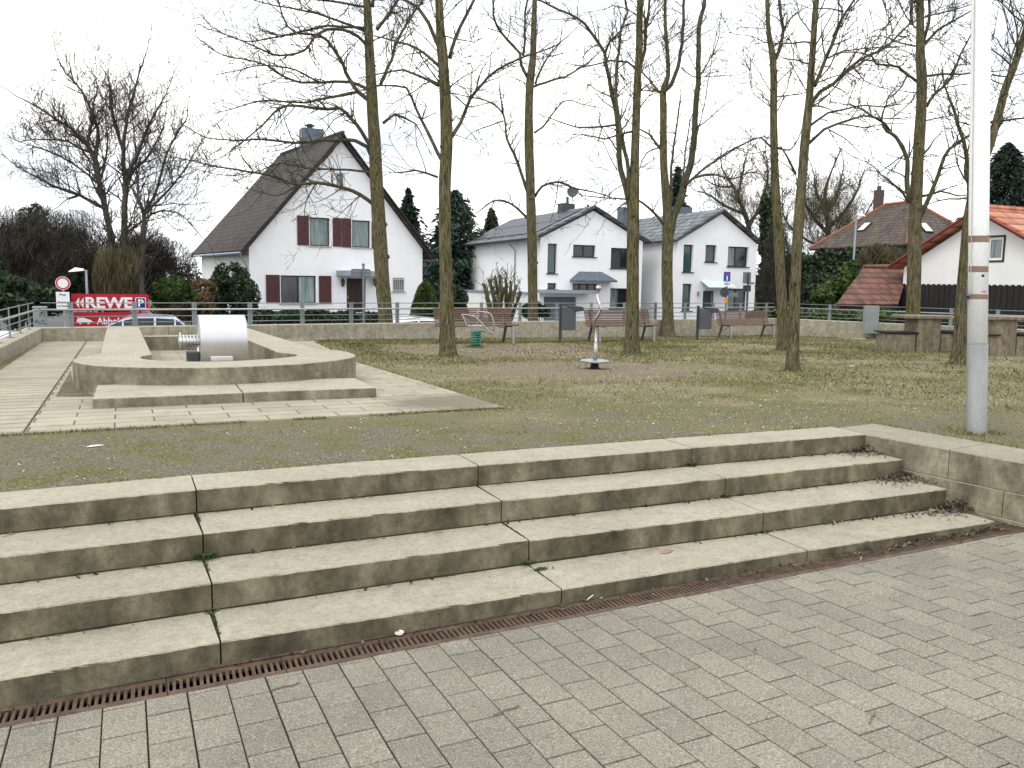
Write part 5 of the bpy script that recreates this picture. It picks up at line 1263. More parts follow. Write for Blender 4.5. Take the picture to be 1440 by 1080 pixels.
mb = MB(); mb.tube([cc + Z * 8 * k_, cc + Z * 14 * k_], .18, 8); mb.build('chimney_pot', M['brick'], ch)
def skylight(px, py, w_, h_, A, B, Cc):
    n = (B - A).cross(Cc - A).normalized(); n = n if n.z > 0 else -n; r = ray(px, py); t = (A - CAM).dot(n) / r.dot(n); c = CAM + r * t
    e = (B - A).normalized(); g_ = n.cross(e); mb = MB(); mb.box(c + n * .06, (w_ / 2, h_ / 2, .07), (e, g_, n)); o = mb.build('skylight', M['greyframe'], hh_)
    mb = MB(); mb.box(c + n * .14, (w_ / 2 - .08, h_ / 2 - .08, .012), (e, g_, n)); mb.build('pane', M['sky_glass'], o)
skylight(1216, 320, .9, 1.2, C0, C1, r0); skylight(1301, 321, .9, 1.3, C3, C0, r0)

# --- white barn-like house with red roof on the right
xg = at_d(1383, 292, 32); fO = V((xg.x, xg.y, 0)); f = Face(fO, R(180)); s = -f.n
W = lambda *a: f.rect(*a)
pk = f.uv(1383, 291.5); e0 = f.uv(1262, 371.5); e1 = (2 * pk[0] - e0[0], e0[1]); LEN = 9
uL, uR = e0[0] + .35, e1[0] - .35; tv = .34
def roofz(u): return lerp(e0[1], pk[1], (u - e0[0]) / (pk[0] - e0[0])) if u < pk[0] else lerp(pk[1], e1[1], (u - pk[0]) / (e1[0] - pk[0]))
print('BARN', pk, e0, uL, uR)
h5 = thing('red_roof_house', 'white gabled outbuilding with an orange tiled roof and dark boarded lower wall', 'house', tuple(f.P(0, BASE)))
wn = W(1389, 333.5, 1411, 366); zb_ = W(1300, 400, 1310, 405)[3]
f.wall([(uL, BASE), (uR, BASE), (uR, roofz(uR) - tv), (pk[0], pk[1] - tv), (uL, roofz(uL) - tv)], [wn], M['white2'], h5, reveal=.06)
w_ = f.window(wn, M['whiteframe'], M['curtain'], h5, fw=.09, dep=.03)
mb = MB(); u0, u1, z0, z1 = wn
for a in ((u0 - .07, u0, z0 - .07, z1 + .07), (u1, u1 + .07, z0 - .07, z1 + .07), (u0, u1, z1, z1 + .07), (u0, u1, z0 - .07, z0)): f.block(mb, *a, .003, .03)
mb.build('surround', M['brownframe'], w_)
mb = MB(); n = int((uR - uL + .6) / .12)
for k in range(n): u = uL - .3 + k * .12; f.block(mb, u + .004, u + .116, BASE, zb_ + (.02 if k % 2 else -.02), .03 + .02 * (k % 2), .09 + .02 * (k % 2))
mb.build('boarding', M['darkwood'], h5)
mb = MB(); a, b = f.P(uL, BASE, -.302), f.P(uL, BASE, -LEN); zt_ = roofz(uL) - tv
mb.add([a, b, b + Z * (zt_ - BASE), a + Z * (zt_ - BASE)], [(0, 1, 2, 3)]); mb.build('side_wall', M['white2'], h5)
T5 = tiles('orange clay tiles', (.36, .13, .075), (.48, .20, .12), s, 3.6, 4.5, depth=.04)
for ea, sg in ((e0, 1), (e1, -1)):
    mb = MB(); a = f.P(ea[0] - .2 * sg, ea[1] - .1, .35); b = f.P(ea[0] - .2 * sg, ea[1] - .1, -LEN); c = f.P(pk[0], pk[1], -LEN); d_ = f.P(pk[0], pk[1], .35)
    slabquad(mb, a, b, c, d_, .14); rf = fixnormals(mb.build('roof', T5, h5))
    mb = MB(); mb.bar(f.P(ea[0] - .2 * sg, ea[1] - .19, .37), f.P(pk[0], pk[1] - .09, .37), .035, .26, f.n); mb.build('verge_board', M['redboard'], rf)
mb = MB(); n = int(LEN / .36)
for k in range(n): mb.tube([f.P(pk[0], pk[1] + .01, .35 - k * .37), f.P(pk[0], pk[1] + .035, .35 - (k + 1) * .37)], .11, 8)
mb.build('ridge_tiles', T5, h5)

# --- low shed with red tiles
a, b, c, d_ = at_d(1176, 427.5, 33), at_d(1263, 427.5, 33.8), at_d(1279, 375.5, 37), at_d(1214.5, 376, 36.2)
sh = thing('tiled_shed', 'low shed with a mossy red brown tiled roof left of the white outbuilding', 'shed', (b.x, b.y, BASE))
T6 = tiles('mossy red tiles', (.095, .047, .034), (.19, .075, .05), (b - a).normalized(), 4.4, 4.2, depth=.05)
mb = MB(); slabquad(mb, a, b, c, d_, .12); fixnormals(mb.build('roof', T6, sh))
mb = MB(); zz = a.z - .2; dwn = (c - b); dwn.z = 0
pl = [a + (b - a) * .04, b - (b - a) * .03, b - (b - a) * .03 + dwn, a + (b - a) * .04 + dwn]; mb.prism([(p.x, p.y) for p in pl], BASE, lambda x, y: a.z - .16); mb.build('wall', M['darkwood'], sh)
mb = MB(); mb.add([pl[0] + Z * (zz - pl[0].z), pl[3] + Z * (zz - pl[3].z), d_ - Z * .14], [(0, 1, 2)]); mb.build('gable_end', M['darkwood'], sh)
mb = MB(); mb.tube([c + Z * .02, d_ + Z * .02], .1, 8); mb.build('ridge_tiles', T6, sh)

# --- small far house seen between the white houses
c = at_d(628, 395, 95); k_ = 95 / F
fh = thing('distant_house', 'small distant house with a brown roof and orange chimney between the white houses', 'house', tuple(c))
mb = MB(); mb.box(V((c.x, c.y, (c.z + BASE) / 2)), (34 * k_, 3, (c.z - BASE) / 2 + .6)); mb.build('wall', M['white2'], fh)
mb = MB(); A_ = at_d(590, 387, 92); B_ = at_d(668, 388, 92); slabquad(mb, A_, B_, B_ + V((0, 5, 3.0)), A_ + V((0, 5, 3.0)), .2); fixnormals(mb.build('roof', T4, fh))
mb = MB(); q = at_d(603, 374, 95); mb.box(q, (2.6 * k_, .3, 8 * k_)); q = at_d(639.5, 372, 95); mb.box(q, (2.0 * k_, .3, 7 * k_)); mb.build('chimney', om, fh)
# ------------------------------------------------------------------ vegetation beyond the square
nr = np.random.default_rng(5)
def cards(name, pts, size, aspect, mat, parent=None, dirs=None, spread=1.0):
    n = len(pts); a = nr.normal(size=(n, 3))
    if dirs is not None: a = dirs + a * spread
    a /= np.linalg.norm(a, axis=1)[:, None] + 1e-9
    b = np.cross(a, nr.normal(size=(n, 3))); b /= np.linalg.norm(b, axis=1)[:, None] + 1e-9
    s = (size * nr.uniform(.6, 1.35, n))[:, None]
    v = np.stack([pts - a * s, pts + b * s * aspect, pts + a * s, pts - b * s * aspect], 1)
    return raw_mesh(name, v, 4, mat, parent)
def blob_pts(blobs, n, shell=.45, thr=-.15, fr=1.1, under=True):
    out = []; vol = np.array([b[1][0] * b[1][1] * b[1][2] for b in blobs]); cnt = np.maximum(20, (n * vol / vol.sum()).astype(int))
    for (c, r), k in zip(blobs, cnt):
        d = nr.normal(size=(k * 3, 3)); d /= np.linalg.norm(d, axis=1)[:, None]
        p = d * (nr.uniform(0, 1, (k * 3, 1)) ** shell) * np.array(r) + np.array(c)
        keep = [noise.noise(V(q) * fr) > thr + .25 * nr.random() - .12 for q in p]; out.append(p[np.array(keep)][:k])
    return np.concatenate(out)
def stems_to(mb, base, blobs, n, r, rg, lvl=0):
    for k in range(n):
        c, rd = rg.choice(blobs); tgt = V(c) + V((rg.uniform(-.6, .6) * rd[0], rg.uniform(-.6, .6) * rd[1], rg.uniform(-.1, .8) * rd[2]))
        b = V(base) + V((rg.gauss(0, .12), rg.gauss(0, .12), 0)) * rd[0]; mid = b.lerp(tgt, .5) + V((rg.gauss(0, .1), rg.gauss(0, .1), .1)) * rd[0]
        pts, rr = smooth_path([b, mid, tgt], [r, r * .7, r * .3], .4); mb.tube(pts, rr, 5, cap=False)
def shrub(name, label, cat, px, ybot, fwd, blobs_px, n, size, mat, seed, aspect=.5, group=None, thr=-.15, shell=.45, stems=6, sr=.04, fr=1.1, depth=.8, zb=None):
    """blobs_px: (px, py, rx_px, ry_px)"""
    k = fwd / F; rg = random.Random(seed); B = at_d(px, ybot, fwd); B.z = zb if zb is not None else STREET
    T = thing(name, label, cat, tuple(B), group); bl = []
    for x, y, rx, ry in blobs_px: c = at_d(x, y, fwd + rg.uniform(-.3, .3) * rx * k); bl.append((tuple(c), (rx * k, rx * k * depth, ry * k)))
    cards('foliage', blob_pts(bl, n, shell, thr, fr), size, aspect, mat, T)
    mb = MB(); stems_to(mb, B, bl, stems, sr, rg); mb.build('stem', M['darkbark'], T, smooth=True); return T
def brush(name, label, cat, px, fwd, blobs_px, n, ln, wd, mat, seed, group=None, up=1.2, stems=10, sr=.03, thr=-.3, spread=.8, shell=.6):
    """leafless twiggy growth: many thin shoots"""
    k = fwd / F; rg = random.Random(seed); B = at_d(px, 440, fwd); B.z = STREET
    T = thing(name, label, cat, tuple(B), group); bl = []
    for x, y, rx, ry in blobs_px: c = at_d(x, y, fwd + rg.uniform(-.3, .3) * rx * k); bl.append((tuple(c), (rx * k, rx * k * .8, ry * k)))
    p = blob_pts(bl, n, shell, thr); d = p - np.array([B.x, B.y, B.z]); d /= np.linalg.norm(d, axis=1)[:, None] + 1e-6; d[:, 2] += up * .5
    cards('twigs', p, ln, wd / ln, mat, T, dirs=d, spread=spread)
    mb = MB(); stems_to(mb, B, bl, stems, sr, rg); mb.build('stem', M['darkbark'], T, smooth=True); return T

# tall three stemmed bare tree on the left
def bg_tree(label, base, fwd, limbs, seed, mat, clen, dens, lvl=2, group='bare trees beyond the railing', minr=.012, up=.2, haze_px=None):
    rg = random.Random(seed); B = at_d(*base, fwd); B.z = STREET; s = fwd / F
    T = thing('bare_tree', label, 'tree', tuple(B), group); mb = MB(); mc = MB()
    for px, h0, h1, tr in limbs:
        pts = [at_d(x, y, fwd + rg.uniform(-.4, .4) * (0 if i == 0 else 1)) for i, (x, y) in enumerate(px)]
        if tr: pts[0] = V((pts[0].x, pts[0].y, STREET - .05))
        rad = [lerp(h0, h1, i / (len(px) - 1)) * s for i in range(len(px))]; pts, rad = smooth_path(pts, rad, .5)
        for k in range(1, len(pts)): pts[k] = pts[k] + noise.noise_vector(pts[k] * .8) * .12
        (mb if tr else mc).tube(pts, rad, 9 if tr else 7)
        Ln = sum((b - a).length for a, b in zip(pts, pts[1:])); m_ = int(Ln * dens)
        for q in range(m_):
            t = rg.uniform(.22 if tr else .12, 1.0); i = min(len(pts) - 2, int(t * (len(pts) - 1))); d = rand_dir((pts[i + 1] - pts[i]).normalized(), 20, 65, up, rg)
            twig(mc, pts[i], d, clen * rg.uniform(.4, 1.15) * (1.15 - .5 * t), max(minr, min(.05, rad[i] * .5)), lvl, rg, up, .14, minr, 2.3, (.35, .6))
        twig(mc, pts[-1], (pts[-1] - pts[-2]).normalized(), clen, max(minr, rad[-1]), lvl, rg, up, .14, minr, 1.6)
    mb.build('trunk', mat, T, smooth=True); mc.build('crown', mat, T, smooth=True)
    if haze_px:
        bl = [(tuple(at_d(x, y, fwd)), (rx * s, rx * s * .8, ry * s)) for x, y, rx, ry in haze_px[0]]; p = blob_pts(bl, haze_px[1], .55, -.12, .45); d = p - np.array([B.x, B.y, B.z + 2]); d /= np.linalg.norm(d, axis=1)[:, None]
        cards('fine_twigs', p, haze_px[2], haze_px[3] / haze_px[2], haze_px[4], T, dirs=d, spread=.55)
    return T
bg_tree('tall bare tree with three dark stems above the red sign, left of the gabled house', (170, 420), 46,
        [([(166, 420), (160, 360), (147, 293), (133, 227), (123, 203), (97, 180), (67, 160), (37, 143)], 5, .9, 1), ([(133, 227), (137, 183), (117, 133), (90, 100)], 3.2, .8, 0),
         ([(178, 420), (173, 350), (177, 267), (173, 217), (180, 160), (197, 100)], 5.5, 1, 1), ([(177, 253), (193, 217), (213, 167), (233, 133)], 3, .8, 0), ([(174, 215), (160, 170), (155, 125), (150, 105)], 2.4, .8, 0), ([(205, 300), (235, 270), (260, 240), (275, 215)], 2.0, .6, 0), ([(178, 250), (205, 225), (225, 190), (232, 165)], 2.0, .6, 0), ([(128, 215), (95, 200), (60, 195), (30, 200)], 1.8, .6, 0), ([(140, 255), (150, 215), (148, 180)], 2.0, .7, 0),
         ([(196, 420), (200, 347), (202, 300), (196, 285), (193, 250), (190, 200)], 4, 1, 1), ([(202, 300), (217, 277), (230, 233), (247, 193), (262, 170)], 2.4, .7, 0),
         ([(147, 293), (100, 270), (67, 257), (25, 236)], 2.6, .8, 0), ([(123, 203), (130, 160), (135, 120)], 2.2, .7, 0), ([(140, 260), (110, 235), (70, 215), (40, 205)], 1.8, .6, 0), ([(173, 330), (215, 300), (250, 300), (270, 320)], 1.8, .6, 0)],
        21, M['farbark'], 3.0, 3.2, haze_px=([(70, 190, 52, 50), (130, 160, 55, 50), (195, 170, 55, 60), (235, 240, 45, 50), (60, 250, 50, 25)], 5500, .34, .0095, M['leaf_brown']))
# dark brush and evergreens under it
brush('bramble_thicket', 'dark leafless brush filling the far left edge behind the railing', 'thicket', 20, 42, [(10, 395, 55, 60), (60, 350, 50, 62), (15, 340, 40, 50)], 22000, .30, .011, M['leaf_brown'], 31, stems=30, sr=.05)
brush('bramble_thicket', 'dark leafless brush below the tall three-stemmed tree, right of the round sign', 'thicket', 150, 50, [(130, 380, 50, 55), (190, 380, 55, 45), (240, 385, 40, 48), (110, 335, 35, 40), (200, 350, 45, 30)], 30000, .32, .011, M['leaf_brown'], 32, stems=40, sr=.05)
shrub('evergreen_tree', 'ragged dark evergreen at the far left, its top standing against the sky', 'tree', 45, 440, 44, [(48, 310, 22, 26), (35, 345, 40, 40), (70, 350, 36, 44), (20, 380, 40, 50), (75, 400, 45, 45)], 9000, .20, M['leaf_dark'], 33, .35, thr=-.05)
shrub('evergreen_shrub', 'low dark evergreen beneath the brush at the left edge, behind the railing corner', 'shrub', 25, 440, 34, [(10, 415, 40, 28), (55, 420, 35, 22), (-20, 395, 30, 40)], 5000, .14, M['leaf_dark'], 34, .4)
brush('forsythia_shrub', 'feathery olive brown shrub standing behind the red sign', 'shrub', 165, 39, [(162, 395, 30, 42), (150, 375, 16, 26), (178, 380, 18, 30)], 6500, .40, .014, M['leaf_olive'], 35, up=2.2, spread=.45, stems=30, sr=.015)
shrub('round_shrub', 'rounded green evergreen shrub right of the red sign', 'shrub', 240, 440, 41, [(242, 405, 25, 17), (228, 418, 16, 14), (258, 415, 16, 14)], 6000, .13, M['leaf_mid'], 36, .45)
brush('beech_hedge', 'rusty brown dry hedge beside the gabled house side wall', 'hedge', 265, 43, [(265, 430, 30, 22), (285, 418, 22, 26), (235, 435, 22, 16)], 5500, .16, .05, M['leaf_rust'], 37, stems=12)
shrub('holly_shrub', 'large dark glossy shrub in front of the gabled house left wall', 'shrub', 325, 445, 44, [(325, 392, 26, 23), (324, 408, 34, 26), (308, 412, 24, 24), (344, 415, 22, 24), (325, 432, 38, 18)], 11000, .12, M['leaf_dark'], 38, .5, thr=-.32)
shrub('hedge', 'low dark clipped hedge in front of the gabled house', 'hedge', 440, 460, 40, [(370, 447, 24, 13), (405, 447, 26, 12), (445, 447, 26, 12), (485, 448, 26, 11), (520, 449, 22, 11)], 9000, .10, M['leaf_dark'], 39, .5, thr=-.4, stems=12)
def cone_tree(name, label, px, ytop, ybot, wpx, fwd, n, size, mat, seed, cat='tree', droop=-.35, power=.8, ragged=.18, layers=0, asp=.3):
    k = fwd / F; B = at_d(px, ybot, fwd); zb = B.z; zt = at_d(px, ytop, fwd).z; B.z = STREET
    T = thing(name, label, cat, tuple(B)); H_ = zt - zb; t = nr.uniform(0, 1, n) ** .75; th = nr.uniform(0, 2 * np.pi, n)
    rr = wpx * k * (t ** power) * (.45 + .55 * nr.uniform(0, 1, n) ** .5)
    if layers: rr *= .72 + .42 * (np.abs(np.sin((t * layers + .25 * np.sin(th * 3 + t * 9)) * np.pi)))
    rr *= 1 + ragged * np.sin(th * 5 + t * 17) + ragged * .6 * nr.normal(size=n)
    p = np.stack([B.x + rr * np.cos(th), B.y + rr * np.sin(th), zt - t * H_ + (droop * rr * .4)], 1)
    d = np.stack([np.cos(th), np.sin(th), np.full(n, droop)], 1)
    cards('foliage', p, size, asp, mat, T, dirs=d, spread=.45)
    mb = MB(); mb.tube([V((B.x, B.y, STREET - .05)), V((B.x, B.y, lerp(zb, zt, .5))), V((B.x, B.y, zt - .1))], [.016 * fwd * .25, .1, .02], 7); mb.build('trunk', M['darkbark'], T); return T
cone_tree('thuja', 'clipped green thuja cone beside the gabled house, left of the left bench', 598, 397.5, 448, 21, 47, 11000, .10, M['leaf_thuja'], 1, droop=.5, power=.5, ragged=.03, asp=.4)
shrub('clipped_shrub', 'clipped dark evergreen behind the left bench, right of the thuja cone', 'shrub', 640, 450, 50, [(640, 420, 19, 20), (640, 440, 20, 18), (634, 412, 14, 14)], 8000, .10, M['leaf_dark'], 40, .5, thr=-.5)
cone_tree('spruce_tree', 'dark spruce top rising behind the right eave of the gabled house', 574, 268, 400, 26, 85, 3200, .42, M['leaf_fir'], 2, layers=7, power=.8, ragged=.55)
cone_tree('spruce_tree', 'dense blue green fir standing between the two trunks left of the solar roof', 640, 270, 430, 44, 80, 8500, .36, M['leaf_bluefir'], 3, layers=4, power=.55, ragged=.5)
cone_tree('spruce_tree', 'small fir peeping above the solar roof ridge on its left', 690, 296, 400, 26, 105, 3500, .5, M['leaf_fir'], 4, layers=6, power=.8)
cone_tree('spruce_tree', 'tiny spruce tip above the solar roof chimney', 826, 289, 330, 9, 115, 900, .35, M['leaf_fir'], 5, layers=4)
cone_tree('spruce_tree', 'ragged dark spruce behind the fork of the two-stemmed mossy tree', 948, 238, 380, 19, 84, 3800, .42, M['leaf_fir'], 6, layers=9, ragged=.35)
cone_tree('spruce_tree', 'dark green conifer above the orange roof at the right edge', 1402, 205, 400, 62, 62, 24000, .20, M['leaf_fir'], 7, layers=5, power=.62, ragged=.3)
# coppiced shrub by the left bench
def coppice(label, px, ybot, fwd, tips, seed):
    rg = random.Random(seed); B = at_d(px, ybot, fwd); B.z = STREET; k = fwd / F; T = thing('coppiced_shrub', label, 'shrub', tuple(B)); mb = MB(); mc = MB()
    for x, y in tips:
        tip = at_d(x, y, fwd + rg.uniform(-.5, .5)); b = B + V((rg.uniform(-.3, .3), rg.uniform(-.3, .3), 0)); mid = b.lerp(tip, .5); mid.z += .3
        pts, rr = smooth_path([b, mid, tip], [.12, .085, .055], .25)
        for q in range(1, len(pts)): pts[q] = pts[q] + noise.noise_vector(pts[q] * 2) * .06
        mb.tube(pts, rr, 6)
        for q in range(14):
            i = int(rg.uniform(.45, .98) * (len(pts) - 1)); twig(mc, pts[i], rand_dir(Z, 5, 40, .3, rg), rg.uniform(.3, .9), .016, 1, rg, .3, .12, .009, 3)
    mb.build('stem', M['bark'], T, smooth=True); mc.build('shoots', M['bark'], T, smooth=True)
coppice('bare coppiced shrub with thick upright rods in front of the white annex wall', 703, 450, 34, [(680, 398), (688, 392), (696, 388), (703, 386), (711, 390), (719, 396), (727, 402), (733, 410), (684, 412), (709, 404), (692, 404), (722, 412)], 51)
shrub('small_shrub', 'small dark round shrub left of the grey garage door', 'shrub', 755, 450, 36, [(750, 437, 18, 12), (762, 442, 12, 12)], 3500, .10, M['leaf_dark'], 41, .5)
# right hand side: bare trees, ivy and hedge
bg_tree('bare brownish tree with a broad rounded crown left of the hipped roof', (1165, 410), 97,
        [([(1168, 420), (1168, 370), (1165, 320), (1160, 280), (1165, 250)], 6, 1.5, 1), ([(1165, 330), (1140, 300), (1125, 270), (1120, 250)], 3, .8, 0), ([(1165, 320), (1190, 295), (1205, 270), (1212, 250)], 3, .8, 0),
         ([(1163, 300), (1178, 270), (1185, 240)], 2.4, .8, 0), ([(1162, 300), (1148, 270), (1145, 245)], 2.4, .8, 0), ([(1168, 350), (1195, 330), (1218, 300), (1228, 280)], 2, .7, 0), ([(1168, 350), (1130, 335), (1105, 310), (1100, 285)], 2, .7, 0)], 22, M['farbark'], 3.2, 2.6, minr=.018, haze_px=([(1165, 285, 52, 42), (1125, 300, 32, 40), (1200, 300, 30, 40), (1165, 330, 55, 40)], 14000, .5, .013, M['leaf_olive']))
bg_tree('bare tree with crooked thin branches behind the grey tiled house roof', (1060, 410), 90,
        [([(1062, 420), (1058, 360), (1050, 310), (1035, 270), (1020, 245)], 5, 1.4, 1), ([(1052, 320), (1070, 285), (1080, 250), (1078, 225)], 3, .8, 0), ([(1045, 300), (1020, 290), (1000, 275), (985, 270)], 2.4, .7, 0), ([(1038, 275), (1045, 240), (1050, 215)], 2.2, .7, 0), ([(1055, 345), (1085, 320), (1100, 290)], 2.2, .7, 0), ([(1030, 262), (1010, 262), (990, 250)], 1.8, .6, 0)], 23, M['farbark'], 3.6, 1.8, minr=.02, haze_px=([(1040, 280, 52, 48), (1075, 270, 30, 50), (1085, 340, 25, 50)], 5500, .5, .012, M['leaf_olive']))
shrub('ivy_tree', 'tree trunk wrapped in dark ivy beside the right white house', 'tree', 1080, 440, 60, [(1078, 300, 10, 40), (1080, 350, 14, 50), (1082, 405, 20, 40)], 9000, .16, M['leaf_dark'], 42, .6, shell=.6)
brush('bramble_thicket', 'brown leafless thicket between the two close trunks and the hipped roof house', 'thicket', 1130, 58, [(1092, 365, 22, 50), (1112, 385, 22, 42), (1090, 400, 25, 40), (1135, 405, 26, 30)], 20000, .34, .013, M['leaf_brown'], 43, stems=40, sr=.05)
shrub('ivy_wall', 'dark green ivy climbing the wall under the hipped roof', 'ivy', 1190, 440, 58, [(1128, 392, 26, 36), (1160, 375, 26, 26), (1200, 372, 30, 24), (1240, 365, 30, 22), (1180, 400, 40, 26), (1150, 415, 30, 20)], 13000, .17, M['leaf_dark'], 44, .6, thr=-.35)
shrub('laurel_shrub', 'bright green leafy shrub in front of the ivy, left of the tiled shed', 'shrub', 1195, 440, 44, [(1196, 388, 14, 22), (1180, 405, 20, 20), (1160, 418, 20, 16), (1200, 410, 14, 18)], 6500, .15, M['leaf_mid'], 45, .5)
brush('dry_shrub', 'leafless olive shrub hanging over the tiled shed ridge', 'shrub', 1235, 44, [(1225, 365, 18, 16), (1250, 366, 20, 14)], 3000, .4, .018, M['leaf_olive'], 46, stems=14, sr=.02)
shrub('ivy_hedge', 'low ivy hedge with pale leaf edges behind the railing right of the benches', 'hedge', 1170, 460, 29.5, [(1085, 444, 24, 9), (1120, 445, 26, 9), (1160, 446, 28, 9), (1200, 446, 28, 9), (1240, 445, 26, 10), (1275, 446, 20, 9), (1065, 445, 16, 9)], 9000, .085, M['leaf_mid'], 47, .6, thr=-.5, stems=10)
# far wood closing the gaps low on the skyline
pts = []
for k in range(46):
    x = -260 + k * 42; fwd = 135 + 20 * math.sin(k * 1.7); c = at_d(x, 418, fwd); pts.append(((c.x, c.y, c.z + 1), (6.5, 5, 5.2 + 2.2 * math.sin(k * 2.3))))
tag(cards('far_trees', blob_pts(pts, 26000, .5, -.3, .3), .55, .35, M['leaf_brown']), 'distant hazy belt of bare trees along the skyline behind the houses', 'trees', kind='stuff')

# ------------------------------------------------------------------ signs, lamps, boxes
def text(body, size, mat, parent, P, xdir, n, name, depth=.004, weight=0.0, shear=0, sx=1.0):
    cu_ = bpy.data.curves.new(name, 'FONT'); cu_.body = body; cu_.size = size; cu_.extrude = depth; cu_.offset = weight; cu_.shear = shear; cu_.align_x = 'LEFT'
    o = bpy.data.objects.new(name, cu_); COL.objects.link(o); bpy.context.view_layer.update()
    me = bpy.data.meshes.new_from_object(o); bpy.data.objects.remove(o); me.name = name; me.materials.clear(); me.materials.append(mat)
    xs_ = [v.co.x for v in me.vertices]; ys_ = [v.co.y for v in me.vertices]; x0, x1, y0, y1 = min(xs_), max(xs_), min(ys_), max(ys_)
    q = bpy.data.objects.new(name, me); COL.objects.link(q); yd = Z if abs(n.z) < .5 else V((0, 1, 0))
    org = ORG[parent.name]
    for v in me.vertices:
        c = P + xdir * ((v.co.x - x0) * sx) + yd * (v.co.y - y0) + n * (v.co.z); v.co = c - org
    q.parent = parent; ORG[q.name] = org; return q, (x1 - x0) * sx, y1 - y0
def text_fit(body, f, r, mat, parent, name, weight=0, out=.03, shear=0):
    """fit the lettering into rectangle r=(u0,u1,z0,z1) of facade plane f"""
    q, w_, h_ = text(body, 1.0, mat, parent, V((0, 0, 0)), V((1, 0, 0)), V((0, -1, 0)), name, .004, weight, shear)
    org = ORG[parent.name]; sx, sz = (r[1] - r[0]) / w_, (r[3] - r[2]) / h_
    for v in q.data.vertices:
        c = v.co + org; v.co = f.P(r[0] + c.x * sx, r[2] + c.z * sz, out + (-c.y)) - org
    return q
c = at_d(155, 440, 36.5); f = Face(V((c.x, c.y, 0)), R(90 + 4)); W = lambda *a: f.rect(*a)
bs_ = thing('shop_sign', 'large red shop sign with white lettering and a blue P, behind the silver car', 'sign', tuple(f.P(0, STREET)))
r1 = W(100.5, 413.5, 209, 437); r2 = W(100.5, 439, 209, 470)
mb = MB(); f.block(mb, *r1, -.05, .0); mb.build('upper_panel', M['signred'], bs_); mb = MB(); f.block(mb, *r2, -.05, .0); mb.build('lower_panel', M['signred'], bs_)
for u in (r1[0] + .25, r1[1] - .25): mb = MB(); f.block(mb, u - .05, u + .05, STREET, r1[3] - .05, -.16, -.055); mb.build('sign_post', M['galv'], bs_)
text_fit('REWE', f, W(120.5, 418, 186.5, 433.6), M['signwhite'], bs_, 'lettering', .035, .003)
text_fit('Abholservice', f, W(136, 446.5, 204, 456), M['signwhite'], bs_, 'lettering', .02, .003)
r = W(190.6, 418.4, 205, 433.6); mb = MB(); f.block(mb, *r, .002, .008); mb.build('parking_frame', M['signwhite'], bs_); d = (r[1] - r[0]) * .07; mb = MB(); f.block(mb, r[0] + d, r[1] - d, r[2] + d, r[3] - d, .008, .013); mb.build('parking_panel', M['signblue'], bs_)
text_fit('P', f, W(194.2, 421, 202.2, 431.2), M['signwhite'], bs_, 'lettering', .03, .014)
mb = MB()
for x0 in (105.8, 112): a = f.uv(x0, 425.8); b = f.uv(x0 + 5.6, 418.2); c_ = f.uv(x0 + 5.6, 433.4); mb.add([f.P(*a, .006), f.P(*b, .006), f.P(*c_, .006), f.P(*a, .002), f.P(*b, .002), f.P(*c_, .002)], [(0, 2, 1), (3, 4, 5), (0, 1, 4, 3), (1, 2, 5, 4), (2, 0, 3, 5)])
fixnormals(mb.build('arrow_mark', M['signwhite'], bs_))
mb = MB(); cp = [f.uv(x, y) for x, y in ((108, 449.5), (110.5, 447.4), (117, 446.6), (122.5, 448.6), (127.5, 450), (130, 452), (129.8, 454), (126.5, 454.2), (124.5, 452.8), (122.5, 454.2), (115, 454.2), (113, 452.8), (111, 454.2), (108, 454))]
k = len(cp); mb.add([f.P(*q, .006) for q in cp] + [f.P(*q, .002) for q in cp], [(i, (i + 1) % k, (i + 1) % k + k, i + k) for i in range(k)])
for t in tessellate_polygon([[V((q[0], q[1], 0)) for q in cp]]): mb.add([f.P(*cp[i], .006) for i in t], [(0, 1, 2)])
for x in (113, 124.5): u, z = f.uv(x, 454.3); mb.lathe(f.P(u, z, .002), [(.05, 0), (.05, .005)], 12, (f.d, Z, f.n))
mb.bar(f.P(*f.uv(110.5, 447.4), .004), f.P(*f.uv(107.6, 444.6), .004), .03, .008, f.n)
fixnormals(mb.build('car_symbol', M['signwhite'], bs_))

def disc(mb, c, r, t, ax, n=36): mb.lathe(c, [(r, 0), (r, t)], n, ax)
c = at_d(88.3, 398.3, 32); f = Face(V((c.x, c.y, 0)), R(90 + 2)); ax = (f.d, Z, f.n); rr = 9.5 * 32 / F
vs_ = thing('traffic_sign', 'round white sign with a red ring above a white plate, beside the red board', 'traffic sign', (c.x, c.y, STREET))
mb = MB(); disc(mb, c - f.n * .02, rr, .02, ax); mb.build('sign_face', M['signwhite'], vs_)
mb = MB(); n = 40; ro, ri = rr * .93, rr * .70
vs = [c + f.d * (math.cos(2 * math.pi * k / n) * q) + Z * (math.sin(2 * math.pi * k / n) * q) + f.n * .003 for k in range(n) for q in (ro, ri)]; mb.add(vs, [(2 * k, 2 * ((k + 1) % n), 2 * ((k + 1) % n) + 1, 2 * k + 1) for k in range(n)]); mb.build('red_ring', M['trafficred'], vs_)
r = f.rect(79, 410.5, 98, 436); mb = MB(); f.block(mb, *r, -.02, .0); pl_ = mb.build('text_plate', M['signwhite'], vs_)
text_fit('Privat', f, f.rect(83.5, 412.6, 92.5, 416), M['ink'], vs_, 'lettering', .01, .002)
text_fit('Parkplatz', f, f.rect(81.5, 423.6, 97, 427), M['ink'], vs_, 'lettering', .015, .002); text_fit('nur Kunden', f, f.rect(81, 428.6, 97, 431.6), M['ink'], vs_, 'lettering', .02, .002)
